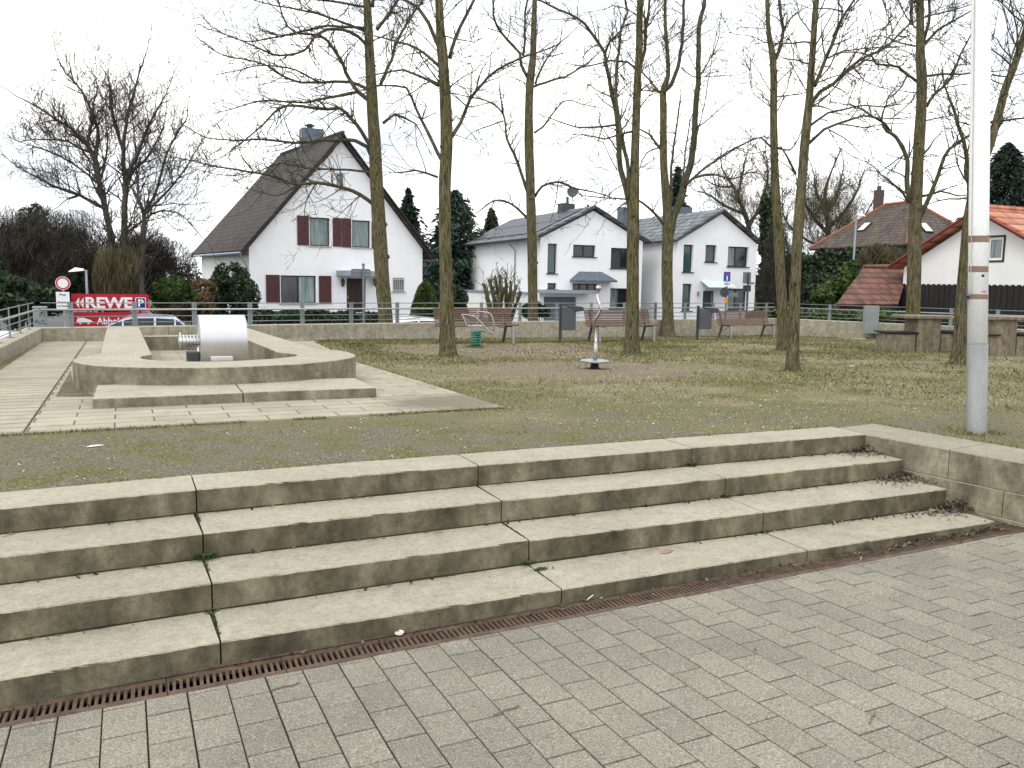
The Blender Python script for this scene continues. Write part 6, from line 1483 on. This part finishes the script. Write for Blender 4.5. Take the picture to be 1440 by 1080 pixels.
mb = MB(); mb.tube([V((c.x, c.y, STREET)) - f.n * .07, c - f.n * .07 + Z * rr], .038, 8); mb.build('sign_post', M['galv'], vs_)
# street lamps
def lamp(label, px, ytop, fwd, x0, x1, yh0, yh1, seed):
    c = at_d(px, ytop, fwd); T = thing('street_lamp', label, 'street lamp', (c.x, c.y, STREET)); k = fwd / F
    mb = MB(); mb.tube([V((c.x, c.y, STREET)), V((c.x, c.y, lerp(STREET, c.z, .5))), c], [.075, .06, .05], 10); mb.tube([c - Z * .05, at_d(lerp(px, (x0 + x1) / 2, .6), ytop, fwd)], .045, 8); mb.build('pole', M['post'], T, smooth=True)
    a = at_d(x0, (yh0 + yh1) / 2, fwd); b = at_d(x1, (yh0 + yh1) / 2, fwd); h = (yh1 - yh0) * k; d = (b - a); pv_ = V((-d.y, d.x, 0)).normalized() * .16
    tip, root = (a, b) if abs(x0 - px) > abs(x1 - px) else (b, a); m_ = tip.lerp(root, .45)
    vs = [tip - Z * h * .35, tip - Z * h * .5, m_ + pv_ + Z * 0 - Z * h * .4, m_ - pv_ - Z * h * .4, m_ + Z * h * .5, root + pv_ * .6 - Z * h * .2, root - pv_ * .6 - Z * h * .2, root + Z * h * .2]
    mb = MB(); mb.add(vs, [(0, 2, 4), (0, 4, 3), (2, 5, 7, 4), (3, 4, 7, 6), (5, 6, 7), (0, 1, 2), (0, 3, 1), (1, 3, 6, 5, 2)]); fixnormals(mb.build('lamp_head', M['signwhite'], T))
lamp('street lamp with a pale wedge-shaped head above the red shop sign', 121, 379.5, 37.4, 96, 118, 376, 382.5, 1)
lamp('street lamp with a pale head in front of the hipped roof', 1204.5, 302.5, 46, 1205, 1217.5, 299.5, 304.5, 2)
# sign seen from behind, in front of the gabled house
c = at_d(507.5, 384, 25); f = Face(V((c.x, c.y, 0)), R(92)); r = f.rect(493.6, 378.2, 521.4, 390.2); sb_ = thing('street_sign', 'grey back of a rounded street sign on a pole before the gabled house door', 'street sign', (c.x, c.y, STREET))
mb = MB(); cx_, cz_ = (r[0] + r[1]) / 2, (r[2] + r[3]) / 2; hw_, hh2 = (r[1] - r[0]) / 2, (r[3] - r[2]) / 2; pts = []
for sx_, sz_ in ((1, 1), (-1, 1), (-1, -1), (1, -1)):
    for k in range(5): a = math.atan2(sz_, sx_) - R(45) + R(90) * k / 4; pts.append((cx_ + sx_ * (hw_ - .06) + .06 * math.cos(a), cz_ + sz_ * (hh2 - .06) + .06 * math.sin(a)))
k = len(pts); mb.add([f.P(*q, 0) for q in pts] + [f.P(*q, -.02) for q in pts], [tuple(range(k)), tuple(range(2 * k - 1, k - 1, -1))] + [(i, (i + 1) % k, (i + 1) % k + k, i + k) for i in range(k)]); fixnormals(mb.build('sign_panel', M['signback'], sb_))
mb = MB(); f.block(mb, r[0] + .05, r[1] - .05, r[3] - .08, r[3] - .06, .001, .012); f.block(mb, r[0] + .05, r[1] - .05, r[2] + .06, r[2] + .08, .001, .012); mb.build('rim', M['galv'], sb_)
u, _z = f.uv(510.5, 384); pc = f.P(u, 0, .05); mb = MB(); mb.tube([V((pc.x, pc.y, STREET)), V((pc.x, pc.y, r[3] + .10))], .036, 10); mb.lathe((pc.x, pc.y, r[3] + .10), [(.05, 0), (.05, .05), (.02, .07)], 10); mb.build('sign_post', M['signback'], sb_)
# dead end sign and its neighbours
c = at_d(1022.5, 389, 36); f = Face(V((c.x, c.y, 0)), R(96)); W = lambda *a: f.rect(*a); de = thing('traffic_sign', 'blue dead end sign on a grey pole before the right white house', 'traffic sign', (c.x, c.y, STREET))
r = W(1018, 382.3, 1027.2, 395.8); mb = MB(); f.block(mb, *r, -.02, 0); mb.build('sign_face', M['trafficblue'], de)
w0 = r[1] - r[0]; mb = MB(); f.block(mb, r[0] + w0 * .41, r[0] + w0 * .59, r[2] + .03, r[2] + (r[3] - r[2]) * .58, .001, .006); mb.build('road_mark', M['signwhite'], de)
mb = MB(); f.block(mb, r[0] + w0 * .26, r[0] + w0 * .74, r[2] + (r[3] - r[2]) * .60, r[2] + (r[3] - r[2]) * .78, .001, .007); mb.build('bar_mark', M['trafficred'], de)
mb = MB(); f.block(mb, *W(1018, 396.4, 1027.2, 402.8), -.02, 0); mb.build('text_plate', M['signwhite'], de); text_fit('Anlieger frei', f, W(1018.8, 398, 1026.6, 400.4), M['ink'], de, 'lettering', .01, .002)
u, z = f.uv(1023.3, 400); pc = f.P(u, 0, -.07); mb = MB(); mb.tube([V((pc.x, pc.y, STREET)), V((pc.x, pc.y, r[3]))], .04, 8); mb.build('sign_post', M['signback'], de)
u, z = f.uv(1019.5, 411); mb = MB(); disc(mb, f.P(u, z, -.05), 7 * 36 / F, .02, (f.d, Z, f.n)); mb.build('round_sign_back', M['anthracite'], de)
mb = MB(); f.block(mb, *W(1019, 420, 1022.4, 427), -.04, .06); mb.build('warning_light', M['orange'], de)
mb = MB(); r = W(1026, 411.5, 1039, 417.8); f.block(mb, *r, -.06, -.04); f.block(mb, r[0] + .04, r[1] - .04, r[2] + .04, r[3] - .04, -.04, -.03); mb.build('street_name_back', M['signback'], de)
c = at_d(1051, 390, 38); f = Face(V((c.x, c.y, 0)), R(95)); W = lambda *a: f.rect(*a); tb = thing('traffic_sign', 'grey backs of two stacked rectangular signs on a pole right of the blue one', 'traffic sign', (c.x, c.y, STREET))
mb = MB(); f.block(mb, *W(1045, 382.5, 1056, 399), -.02, 0); mb.build('sign_back', M['signback'], tb); mb = MB(); f.block(mb, *W(1045, 401, 1056, 410), -.02, 0); mb.build('lower_sign_back', M['anthracite'], tb)
u, z = f.uv(1051, 400); pc = f.P(u, 0, .05); zt_ = W(1045, 382.5, 1056, 399)[3]; mb = MB(); mb.tube([V((pc.x, pc.y, STREET)), V((pc.x, pc.y, zt_ - .05))], .045, 8); mb.build('sign_post', M['anthracite'], tb)
mb = MB(); u, z = f.uv(1057, 398.5); f.block(mb, u - .08, u + .12, z - .05, z + .05, -.06, .06); mb.build('clamp', M['galv'], tb)
# graffiti covered cabinet behind the left corner
c = at_d(56.5, 448, 24); k_ = 24 / F; cbn = thing('utility_cabinet', 'pale grey utility cabinet with dark scribbles behind the left railing corner', 'cabinet', (c.x, c.y, STREET))
zt_ = at_d(56, 433, 24).z; mb = MB(); mb.span((c.x - 8 * k_, c.y - .15, STREET), (c.x + 8 * k_, c.y + .3, zt_)); mb.build('cabinet_body', M['boardgrey'], cbn, bevel=.015); mb = MB(); mb.span((c.x - 8.6 * k_, c.y - .18, zt_), (c.x + 8.6 * k_, c.y + .33, zt_ + .04)); mb.build('lid', M['galv'], cbn)
mb = MB(); rg = random.Random(3)
for q in range(4):
    a = V((c.x + rg.uniform(-5, 3) * k_, c.y - .155, zt_ - rg.uniform(.1, .5))); p_ = [a]
    for w_ in range(6): p_.append(p_[-1] + V((rg.uniform(-.06, .08), 0, rg.uniform(-.08, .06))))
    mb.tube(p_, .008, 5)
mb.build('scribble', M['ink'], cbn)

# ------------------------------------------------------------------ parked cars
def make_car(paint, wagon=True):
    T = thing('parked_car', '', 'car', (0, 0, 0)); mb = MB(); gl = MB()
    # stations along the length: x, sill, belt z, roof z (0: no cabin), half width belt, half width roof
    S = [(2.20, .42, .62, 0, .66, 0), (2.12, .25, .74, 0, .78, 0), (1.6, .2, .88, 0, .86, 0), (.98, .2, .95, 0, .88, 0), (.15, .2, .97, 1.38, .89, .64), (-.25, .2, .97, 1.47, .89, .66), (-1.0, .2, .98, 1.48, .89, .66), (-1.75, .2, .99, 1.43, .88, .63), (-2.1, .25, .99, 0 if not wagon else 1.15, .84, .66 if wagon else 0), (-2.2, .4, .9, 0, .78, 0)]
    sec = []
    for x, zs, zb, zr, wb, wr in S:
        zz = zr if zr else zb + .03; ww = wr if zr else wb * .9
        sec.append([V((x, -wb * .96, zs)), V((x, -wb, (zs + zb) / 2)), V((x, -wb * .985, zb)), V((x, -ww, zz - .05 * bool(zr))), V((x, -ww * .82, zz)), V((x, ww * .82, zz)), V((x, ww, zz - .05 * bool(zr))), V((x, wb * .985, zb)), V((x, wb, (zs + zb) / 2)), V((x, wb * .96, zs))])
    for i in range(len(sec) - 1):
        A, B = sec[i], sec[i + 1]; cab = S[i][3] and S[i + 1][3]; ws = (S[i][3] == 0) != (S[i + 1][3] == 0) and 3 <= i <= 8
        for j in range(10):
            j2 = (j + 1) % 10; quad = [A[j], B[j], B[j2], A[j2]]; g_ = (cab and j in (2, 6)) or (ws and j in (2, 4, 6)) or (ws and i > 6 and j in (3, 5))
            if g_:
                c = sum(quad, V()) / 4; inner = [p.lerp(c, .10) for p in quad]; gl.add(inner, [(0, 1, 2, 3)])
                for q in range(4): mb.add([quad[q], quad[(q + 1) % 4], inner[(q + 1) % 4], inner[q]], [(0, 1, 2, 3)])
            else: mb.add(quad, [(0, 1, 2, 3)])
    mb.add(sec[0], [tuple(range(10))]); mb.add(sec[-1], [tuple(range(9, -1, -1))])
    o = mb.build('body', paint, T, smooth=False); bm = bmesh.new(); bm.from_mesh(o.data); bmesh.ops.remove_doubles(bm, verts=bm.verts, dist=.001); bmesh.ops.recalc_face_normals(bm, faces=bm.faces); bm.to_mesh(o.data); bm.free()
    o.data.polygons.foreach_set('use_smooth', [True] * len(o.data.polygons)); o.modifiers.new('e', 'EDGE_SPLIT').split_angle = R(32)
    fixnormals(gl.build('window', M['carglass'], T))
    for y in (-.56, .56):
        mb = MB(); mb.tube([V((-1.7, y, 1.46)), V((-.6, y, 1.53)), V((0, y, 1.46))], .016, 6); mb.build('roof_rail', M['galv'], T)
    for x in (1.35, -1.32):
        for y in (-.82, .82):
            mb = MB(); mb.lathe((x, y, .31), [(.2, -.1), (.31, -.1), (.315, 0), (.31, .1), (.2, .1)], 24, (X, Z, Y)); wh = mb.build('wheel', M['black'], T)
            mb = MB(); mb.lathe((x, y, .31), [(.2, -.105), (.19, -.06), (.05, -.09), (.05, .09), (.19, .06), (.2, .105)], 20, (X, Z, Y)); mb.build('rim', M['galv'], wh)
    for y in (-.6, .6):
        mb = MB(); mb.box((2.12, y, .66), (.06, .14, .06)); mb.build('headlight', M['signwhite'], T); mb = MB(); mb.box((-2.14, y, .82), (.05, .1, .09)); mb.build('tail_light', M['trafficred'], T)
        mb = MB(); mb.box((.75, y * 1.62, 1.0), (.06, .09, .06)); mb.build('door_mirror', paint, T)
    return T
cg, nt_, bs__ = newmat('car window glass'); bs__.inputs['Base Color'].default_value = (.10, .13, .15, 1); bs__.inputs['Roughness'].default_value = .02; bs__.inputs['Transmission Weight'].default_value = .6; bs__.inputs['IOR'].default_value = 1.05; M['carglass'] = cg
car = make_car(M['silverpaint'])
c = at_d(180, 443, 33.3); car.location = (c.x, c.y, c.z - 1.50); car.rotation_euler.z = R(180 - 3); car['label'] = 'silver estate car parked in front of the red shop sign'; print('CAR', c.z - 1.5)
car2 = copy_tree(car); c = at_d(612, 446, 30); car2.location = (c.x, c.y, c.z - 1.5); car2.rotation_euler.z = R(8); car2['label'] = 'white car whose roof shows just above the parapet left of the left bench'
car3 = copy_tree(car); c = at_d(-12, 463, 22.5); car3.location = (c.x, c.y, c.z - 1.5); car3.rotation_euler.z = R(95); car3['label'] = 'white car half hidden beyond the left parapet railing'
for cc_ in (car2, car3):
    for ch in cc_.children:
        if ch.name.startswith(('body', 'door_mirror')): ch.data = ch.data.copy(); ch.data.materials[0] = M['whitepaint']
print('CARS z', car.location, car2.location, car3.location)
for cc_ in (car, car2, car3): cc_['group'] = 'cars parked beyond the parapet'
# ------------------------------------------------------------------ grass, litter, petals, weeds
nr = np.random.default_rng(11)
wx, wy_ = wi0.x, wi0.y
def plaza_pts(n, x0, x1, y0, y1, f):
    x = nr.uniform(x0, x1, n * 3); y = nr.uniform(y0, y1, n * 3); out = []
    fx = fl[1][0]
    for a, b in zip(x, y):
        if b < yb_(a) + .02 and a < wx + .1: continue
        if a >= wx - .05 and b < .6 and a < OUTX(b) + .03: continue
        if b > K0.y + (a - K0.x) * (K1.y - K0.y) / (K1.x - K0.x) - .05: continue
        if a > K1.x - 1 and (a - K1.x) * (K2.y - K1.y) - (b - K1.y) * (K2.x - K1.x) < -.1: continue
        if a > K2.x: continue
        if 2.42 < b and a < (fx + .0 if b < re_[1][1] else lerp(re_[1][0], re_[2][0], (b - re_[1][1]) / (re_[2][1] - re_[1][1]))) + .02 and (a < fx or b > 8): continue
        if nr.random() > f(a, b): continue
        out.append((a, b, G(a, b) + bumpz(a, b)))
        if len(out) >= n: break
    return np.array(out)
def vis(a, b):
    X, Yp, w_ = proj(V((a, b, G(a, b)))); return w_ > 1 and -60 < X < 1500
nv = lambda a, b, s, o=0: noise.noise(V((a * s, b * s, o)))
def dens_grass(a, b):
    if not vis(a, b): return 0.0
    v = .28 + .9 * nv(a, b, .42, 1) + .5 * nv(a, b, 1.7, 2)
    d = K0.y + (a - K0.x) * (K1.y - K0.y) / (K1.x - K0.x) - b
    if d < 2.2: v += .8
    if b < 2.3 and a < 6: v = .03 + .14 * max(0, nv(a, b, 2.5, 3))
    elif b < 4.2 and a < 6: v *= .5
    for P, rd in ((gnd(820, 520), 1.7), (gnd(690, 492), 2.3)):
        if math.hypot(a - P.x, (b - P.y)) < rd: v *= .12
    return min(1, max(.03, v))
p = plaza_pts(75000, -2, 22, .3, 17.5, dens_grass)
def blades(name, p, h0, h1, w0, mat, sc=1.0):
    n = len(p); a = nr.uniform(0, 2 * np.pi, n); w_ = w0 * nr.uniform(.6, 1.4, n) * sc; h = nr.uniform(h0, h1, n) * sc ** .5; ln = nr.normal(0, .55, (n, 2)) * h[:, None]
    d = np.stack([np.cos(a) * w_, np.sin(a) * w_, np.zeros(n)], 1); tip = p + np.concatenate([ln, h[:, None]], 1)
    return raw_mesh(name, np.stack([p - d, p + d, tip], 1), 3, mat)
# longer strands further away stay as visible as the near ones
dist = np.hypot(p[:, 0] - CAM.x, p[:, 1] - CAM.y)
extra = []
for B, r0 in BASES + [(fb, pr)] + [(gnd(x, y), .05) for x, y in ((788, 482), (981, 478), (1231, 477), (669, 488))]:
    for k in range(260 if r0 > .04 else 120):
        a = nr.uniform(0, 6.283); r_ = r0 * 1.12 + abs(nr.normal(0, .10)); x, y = B.x + math.cos(a) * r_, B.y + math.sin(a) * r_; extra.append((x, y, G(x, y) + bumpz(x, y)))
for k in range(5200):                              # ragged moss and grass fringe along the kerb of the top step and the paved edges
    q = nr.random()
    if q < .5: x = nr.uniform(-2.6, wx); y = yb_(x) + abs(nr.normal(0, .03)) - .006
    elif q < .8: x = nr.uniform(-2.4, fl[1][0]); y = yfront(x) - abs(nr.normal(0, .035)) + .004
    elif q < .9: y = nr.uniform(re_[0][1], re_[1][1]); x = re_[0][0] + abs(nr.normal(0, .04))
    else: y = nr.uniform(-3, .3); x = OUTX(y) + abs(nr.normal(0, .04)) - .005
    if noise.noise(V((x * 1.6, y * 1.6, 3))) > -.12: extra.append((x, y, G(x, y) + .002))
p = np.concatenate([p, np.array(extra)]); dist = np.hypot(p[:, 0] - CAM.x, p[:, 1] - CAM.y)
tag(blades('grass', p, .012, .034, .0036, M['grass'], np.clip(dist / 6, 1, 3)), 'short patchy winter grass across the square', 'grass', kind='stuff')
def flat_bits(name, p, s0, s1, asp, mat, lift=.007, tilt=.25, far=False):
    n = len(p); a = nr.uniform(0, 2 * np.pi, n); s = (nr.uniform(s0, s1, n) * (1 if not far else np.clip(np.hypot(p[:, 0] - CAM.x, p[:, 1] - CAM.y) / 8, 1, 2)))[:, None]
    u = np.stack([np.cos(a), np.sin(a), nr.normal(0, tilt, n)], 1); v = np.stack([-np.sin(a), np.cos(a), nr.normal(0, tilt, n)], 1)
    q = p + np.array([0, 0, lift]); return raw_mesh(name, np.stack([q - u * s, q + v * s * asp, q + u * s, q - v * s * asp], 1), 4, mat)
def dens_lit(a, b):
    if not vis(a, b): return 0
    v = .22 + 1.0 * max(0, nv(a, b, .5, 7)) + .35 * nv(a, b, 2.1, 8)
    if b < 3.2: v *= .3
    return min(1, max(.01, v))
p = plaza_pts(75000, -2, 21, .3, 17, dens_lit)
tag(flat_bits('leaf_litter', p, .004, .014, .4, M['litter'], far=True), 'dry straw-coloured leaf litter strewn over the grass', 'leaf litter', kind='stuff')
def dens_pet(a, b):
    if not vis(a, b): return 0
    P = gnd(1130, 572); Q = gnd(980, 585); d = math.hypot((a - P.x) / 3.4, (b - P.y) / 2.0); d2 = math.hypot((a - Q.x) / 2.2, (b - Q.y) / 1.2); v = max(math.exp(-d * d * .9), math.exp(-d2 * d2)) * (.6 + .9 * nv(a, b, 1.3, 11)) + .05
    return min(1, max(.02, v))
p = plaza_pts(22000, -2, 18, .3, 14, dens_pet)
tag(flat_bits('fallen_petals', p, .004, .0095, .6, M['petal']), 'tiny pale petals sprinkled on the ground behind the top step', 'petals', kind='stuff')

# wet leaves gathered in the corners of the steps and along the drain
bits = []
def heap(n, cx, cyy, sx_, sy_, z, pile=.03):
    for k in range(n):
        x = cx - abs(nr.normal(0, sx_)); y = cyy - abs(nr.normal(0, sy_)); e = math.exp(-((x - cx) / sx_) ** 2 * .5 - ((y - cyy) / sy_) ** 2 * .5); bits.append((x, y, z + .004 + nr.random() * pile * e))
def wall_x(y): return wi0.x + dI.x / dI.y * (y - wi0.y) if dI.y else wi0.x
for i, n in ((3, 260), (2, 420), (1, 520)):
    yb2 = nose_y(i + 1, NOSE[i + 1][-1].x); heap(n, wall_x(yb2 - .1) - .01, yb2 - .012, .17 + .03 * (3 - i), .10, -(4 - i) * RISE, .05)
    for k in range(150):                           # thin line of debris at the back of each tread
        x = nr.uniform(-2.5, NOSE[i][-1].x - .1); x = x if nr.random() < .5 else NOSE[i][-1].x - abs(nr.normal(0, 1.0)); bits.append((x, nose_y(i + 1, x) - abs(nr.normal(0, .018)) - .012, -(4 - i) * RISE + .004))
for k in range(420):
    x = nr.uniform(-2.4, s1x + .2) if nr.random() < .5 else s1x - abs(nr.normal(0, .9)); y = nose_y(1, min(x, s1x)) - .012 - abs(nr.normal(0, .05)); bits.append((x, y, PZ(x, y) + .004))
for k in range(5200):                              # dark rotting leaves blown against the foot of the parapets
    t = nr.random(); a, b = (K0, K1) if nr.random() < .8 else (K1, K2); q = a.lerp(b, t); off = abs(nr.normal(0, .16)) + .02; dd = (b - a).normalized(); x = q.x + dd.y * off; y = q.y - dd.x * off
    if x > re_[2][0] + .2: bits.append((x, y, G(x, y) + bumpz(x, y) + .004 + nr.random() * .02))
p = np.array(bits)
tag(flat_bits('damp_leaves', p, .006, .022, .35, M['darklitter'], .003, .45, True), 'dark damp leaves gathered in the corners of the steps', 'leaf litter', kind='stuff')
bits = []
for k in range(230):
    i = int(nr.integers(1, 5)); x = nr.uniform(-2.4, NOSE[i][-1].x - .05); y = nose_y(i, x) + nr.uniform(.03, .33); bits.append((x, y, -(4 - i) * RISE + .003))
for k in range(170): x = nr.uniform(-2, 6.5); y = nr.uniform(-4, -1.45); bits.append((x, y, PZ(x, y) + .002))
tag(flat_bits('seed_husks', np.array(bits), .002, .006, .5, M['darklitter'], .003, .2), 'tiny dark seed husks scattered on treads and paving', 'seed husks', kind='stuff')

def tuft(label, x, y, z, n, h, mat, seed, spread=.03):
    r_ = np.random.default_rng(seed); a = r_.uniform(0, 6.283, n); rr = np.abs(r_.normal(0, spread, n)); p = np.stack([x + np.cos(a) * rr, y - np.abs(np.sin(a)) * rr * .6, np.full(n, z)], 1)
    h *= .75; hh_ = r_.uniform(.5, 1, n) * h; d = np.stack([np.cos(a + 1.6), np.sin(a + 1.6), np.zeros(n)], 1) * .0030; tip = p + np.stack([np.cos(a) * hh_ * .8, np.sin(a) * hh_ * .8, hh_], 1); mid = (p + tip) / 2 + np.array([0, 0, .2]) * hh_[:, None]
    v = np.stack([p - d, p + d, mid + d * 1.3, tip, mid - d * 1.3], 1); o = raw_mesh('weed_tuft', v - np.array([x, y, z]), 5, mat); o.location = (x, y, z); tag(o, label, 'weed', 'weeds in the step joints')
def at_joint(i, k, back=0.0):
    j = NOSE[i][k]; return j.x, nose_y(i + 1, j.x) - .015 - back, -(4 - i) * RISE
tuft('bright green weed tuft in the left joint on the second step from the bottom', *at_joint(2, 2), 90, .05, M['leaf_mid'], 1, .03)
tuft('small mossy weed in the left joint on the bottom step', *at_joint(1, 2), 40, .028, M['leaf_thuja'], 2, .022)
tuft('green weed in the middle joint on the bottom step, nearest the riser', *at_joint(1, 3), 45, .035, M['leaf_mid'], 3, .02)
x, y, z = at_joint(1, 3, .10); tuft('olive weed pad in the middle joint of the bottom step, halfway across the tread', x + .03, y, z, 90, .022, M['leaf_thuja'], 4, .028)
tuft('weed tuft in the right joint below the top step', *at_joint(3, 4), 60, .045, M['leaf_thuja'], 5, .024)
tuft('weed tuft in the right joint two steps below the top', *at_joint(2, 4), 50, .04, M['leaf_thuja'], 6, .022)
tuft('tiny weed in the right joint on the bottom step', *at_joint(1, 4), 40, .03, M['leaf_mid'], 7, .02)
# moss filling the joints of the treads
for i, k, L0 in ((1, 2, .30), (2, 2, .2), (1, 3, .3), (3, 2, .18), (2, 3, .3)):
    x, y, z = at_joint(i, k); r_ = np.random.default_rng(i * 7 + k); n = 160; p = np.stack([x + r_.normal(0, .004, n), y - r_.uniform(0, L0, n), np.full(n, z - .002)], 1)
    if k == 2: p[:, 0] += (y - p[:, 1]) * .02
    b_o = blades('joint_moss', p, .003, .010, .003, M['leaf_thuja']); tag(b_o, 'thin line of moss in a joint between step slabs', 'moss', 'moss in the step joints')
for o_, l2 in zip([o for o in COL.objects if o.name.startswith('joint_moss')], ('moss line in the left joint of the bottom step', 'moss line in the left joint of the second step from the bottom', 'moss line in the middle joint of the bottom step', 'moss line in the left joint of the third step from the bottom', 'moss line in the middle joint of the second step from the bottom')): o_['label'] = l2
# odd bits of rubbish
def ray_tread(px, py, i): return at_z(px, py, -(4 - i) * RISE)
def stick(name, label, cat, pts, r, mat):
    mb = MB(); c = sum(pts, V()) / len(pts); mb.tube(pts, r, 6); o = mb.build(name, mat, loc=c); tag(o, label, cat); return o
a, b, c = pave(826, 846), pave(846, 836), pave(868, 832); lift = V((0, 0, .012))
stick('paper_stick', 'bent white and pink paper stick lying on the drain by the bottom step', 'litter', [a + lift, b + lift * 3, c + lift * 3.2], .003, M['paper'])
q = pave(562, 893); mb = MB(); pts = [q + V((math.cos(t) * (.022 + .006 * math.sin(3 * t)), math.sin(t) * .018, .006)) for t in [k * .6283 for k in range(10)]]; top = [p + V((0, 0, .006 + .004 * (i % 3))) for i, p in enumerate(pts)]
k = 10; mb.add(pts + top, [tuple(range(9, -1, -1)), tuple(range(10, 20))] + [(i, (i + 1) % k, (i + 1) % k + k, i + k) for i in range(k)]); tag(mb.build('paper_scrap', M['paper'], loc=q), 'crumpled pale paper scrap on the drain grating left of the middle joint', 'litter')
def leaf(label, P, s, mat, ang, name='fallen_leaf', cat='leaf', group=None, curl=.25):
    mb = MB(); u = V((math.cos(ang), math.sin(ang), 0)); v = V((-math.sin(ang), math.cos(ang), 0)); out = [(-1, 0), (-.5, .38), (.1, .42), (.6, .25), (1, 0), (.6, -.25), (.1, -.40), (-.5, -.36)]
    lo = [P + u * (x * s) + v * (y * s) + Z * (.004 + curl * s * (y * y * 2 + .15 * x)) for x, y in out]; up_ = [p + Z * .0025 for p in lo]; k = 8
    mb.add(lo + up_, [tuple(range(7, -1, -1)), tuple(range(8, 16))] + [(i, (i + 1) % k, (i + 1) % k + k, i + k) for i in range(k)]); o = mb.build(name, mat, loc=P); tag(o, label, cat, group); return o
leaf('flat brown card scrap lying on the bottom step right of the middle joint', ray_tread(938, 776, 1), .065, M['card'], .4, 'card_scrap', 'litter', curl=.05)
leaf('pale folded leaf in the leaf heap at the right end of the bottom step', ray_tread(1312, 720, 1), .05, M['litter'], .3, curl=.8)
leaf('white paper strip on the gravel left of the fountain path edge', gnd(134, 628), .06, M['paper'], .2, 'paper_strip', 'litter', curl=.1)
leaf('white scrap on the lawn right of the tree nearest the steps', gnd(1198, 515), .07, M['paper'], .1, 'paper_scrap', 'litter', curl=.1)
leaf('dark leaf on the lawn just right of the tree nearest the steps', gnd(1131, 507), .08, M['darkwood'], .5, curl=.7)
leaf('brown leaf on the paving near the foot of the picture centre, by a joint', pave(1062, 914), .012, M['twig'], .7, curl=.5)
for px, l2, an in (((712, 1001), 'brown twig on the pavers below the middle of the steps', .15), ((1227, 1012), 'thin dark twig on the pavers at the lower right', .5), ((400, 968), 'short thin twig on the pavers below the left joint', .1)):
    q = pave(*px); u = V((math.cos(an), math.sin(an), 0)); w0 = .06 if px[0] < 1000 else .05
    stick('twig', l2, 'twig', [q - u * w0 + Z * .005, q + V((0, .006, .006)), q + u * w0 * .7 + Z * .005, q + u * w0 + V((.005, .012, .006))], .0028, M['twig'])
rg = random.Random(99)
for k in range(26):
    i = rg.randint(1, 3); x = rg.uniform(-2.0, NOSE[i][-1].x - .3); y = nose_y(i + 1, x) - rg.uniform(.015, .06); q = V((x, y, -(4 - i) * RISE + .005)); an = rg.uniform(-.6, .6); u = V((math.cos(an), math.sin(an), 0)); w0 = rg.uniform(.012, .035)
    bits_ = [q - u * w0, q + V((0, rg.uniform(-.004, .004), .003)), q + u * w0]
    if k == 0: mbx = MB()
    mbx.tube(bits_, .0018, 5)
tag(mbx.build('fallen_twigs', M['twig']), 'short dry twigs lying along the backs of the treads', 'twigs', kind='stuff')
# ------------------------------------------------------------------ light and sky
w = bpy.data.worlds.new('World'); scn.world = w; w.use_nodes = True
nt = w.node_tree; nt.nodes.clear()
out = N(nt, 'ShaderNodeOutputWorld')
sky = N(nt, 'ShaderNodeTexSky'); sky.sky_type = 'NISHITA'; sky.sun_disc = False
SE, SA = R(52), R(-115)       # sun behind the cloud, to the left and a little behind the viewer
sky.sun_elevation = SE; sky.sun_rotation = SA
b1 = N(nt, 'ShaderNodeBackground'); b1.inputs['Strength'].default_value = .12; L(nt, sky.outputs[0], b1.inputs[0])
tc = N(nt, 'ShaderNodeTexCoord'); mp = N(nt, 'ShaderNodeMapping'); mp.inputs['Scale'].default_value = (1, 1, 2.6); L(nt, tc.outputs['Generated'], mp.inputs[0])
cl = nz(nt, mp.outputs[0], 2.1, 6, .55)
b2 = N(nt, 'ShaderNodeBackground'); b2.inputs['Strength'].default_value = 1.55
c2 = ramp(nt, nz(nt, mp.outputs[0], 3.3, 5, .55), [(.34, (.47, .53, .62)), (.52, (.98, .99, 1.0)), (.75, (1.10, 1.08, 1.03))]); L(nt, c2, b2.inputs[0])
ms = N(nt, 'ShaderNodeMixShader'); L(nt, ramp(nt, cl, [(.26, .60), (.42, 1.0)]), ms.inputs[0]); L(nt, b1.outputs[0], ms.inputs[1]); L(nt, b2.outputs[0], ms.inputs[2])
L(nt, ms.outputs[0], out.inputs[0])
sd = bpy.data.lights.new('sun', 'SUN'); so = bpy.data.objects.new('sun', sd); COL.objects.link(so)
sd.energy = 1.0; sd.angle = R(25); sd.color = (1, .96, .88)
sdir = V((math.sin(SA) * math.cos(SE), math.cos(SA) * math.cos(SE), math.sin(SE)))
so.rotation_euler = (-sdir).to_track_quat('-Z', 'Y').to_euler(); so.location = (0, 0, 30)
scn.view_settings.view_transform = 'Standard'; scn.view_settings.look = 'None'; scn.view_settings.gamma = 1; scn.view_settings.exposure = .24
scn.view_settings.use_curve_mapping = False
scn.cycles.max_bounces = 6
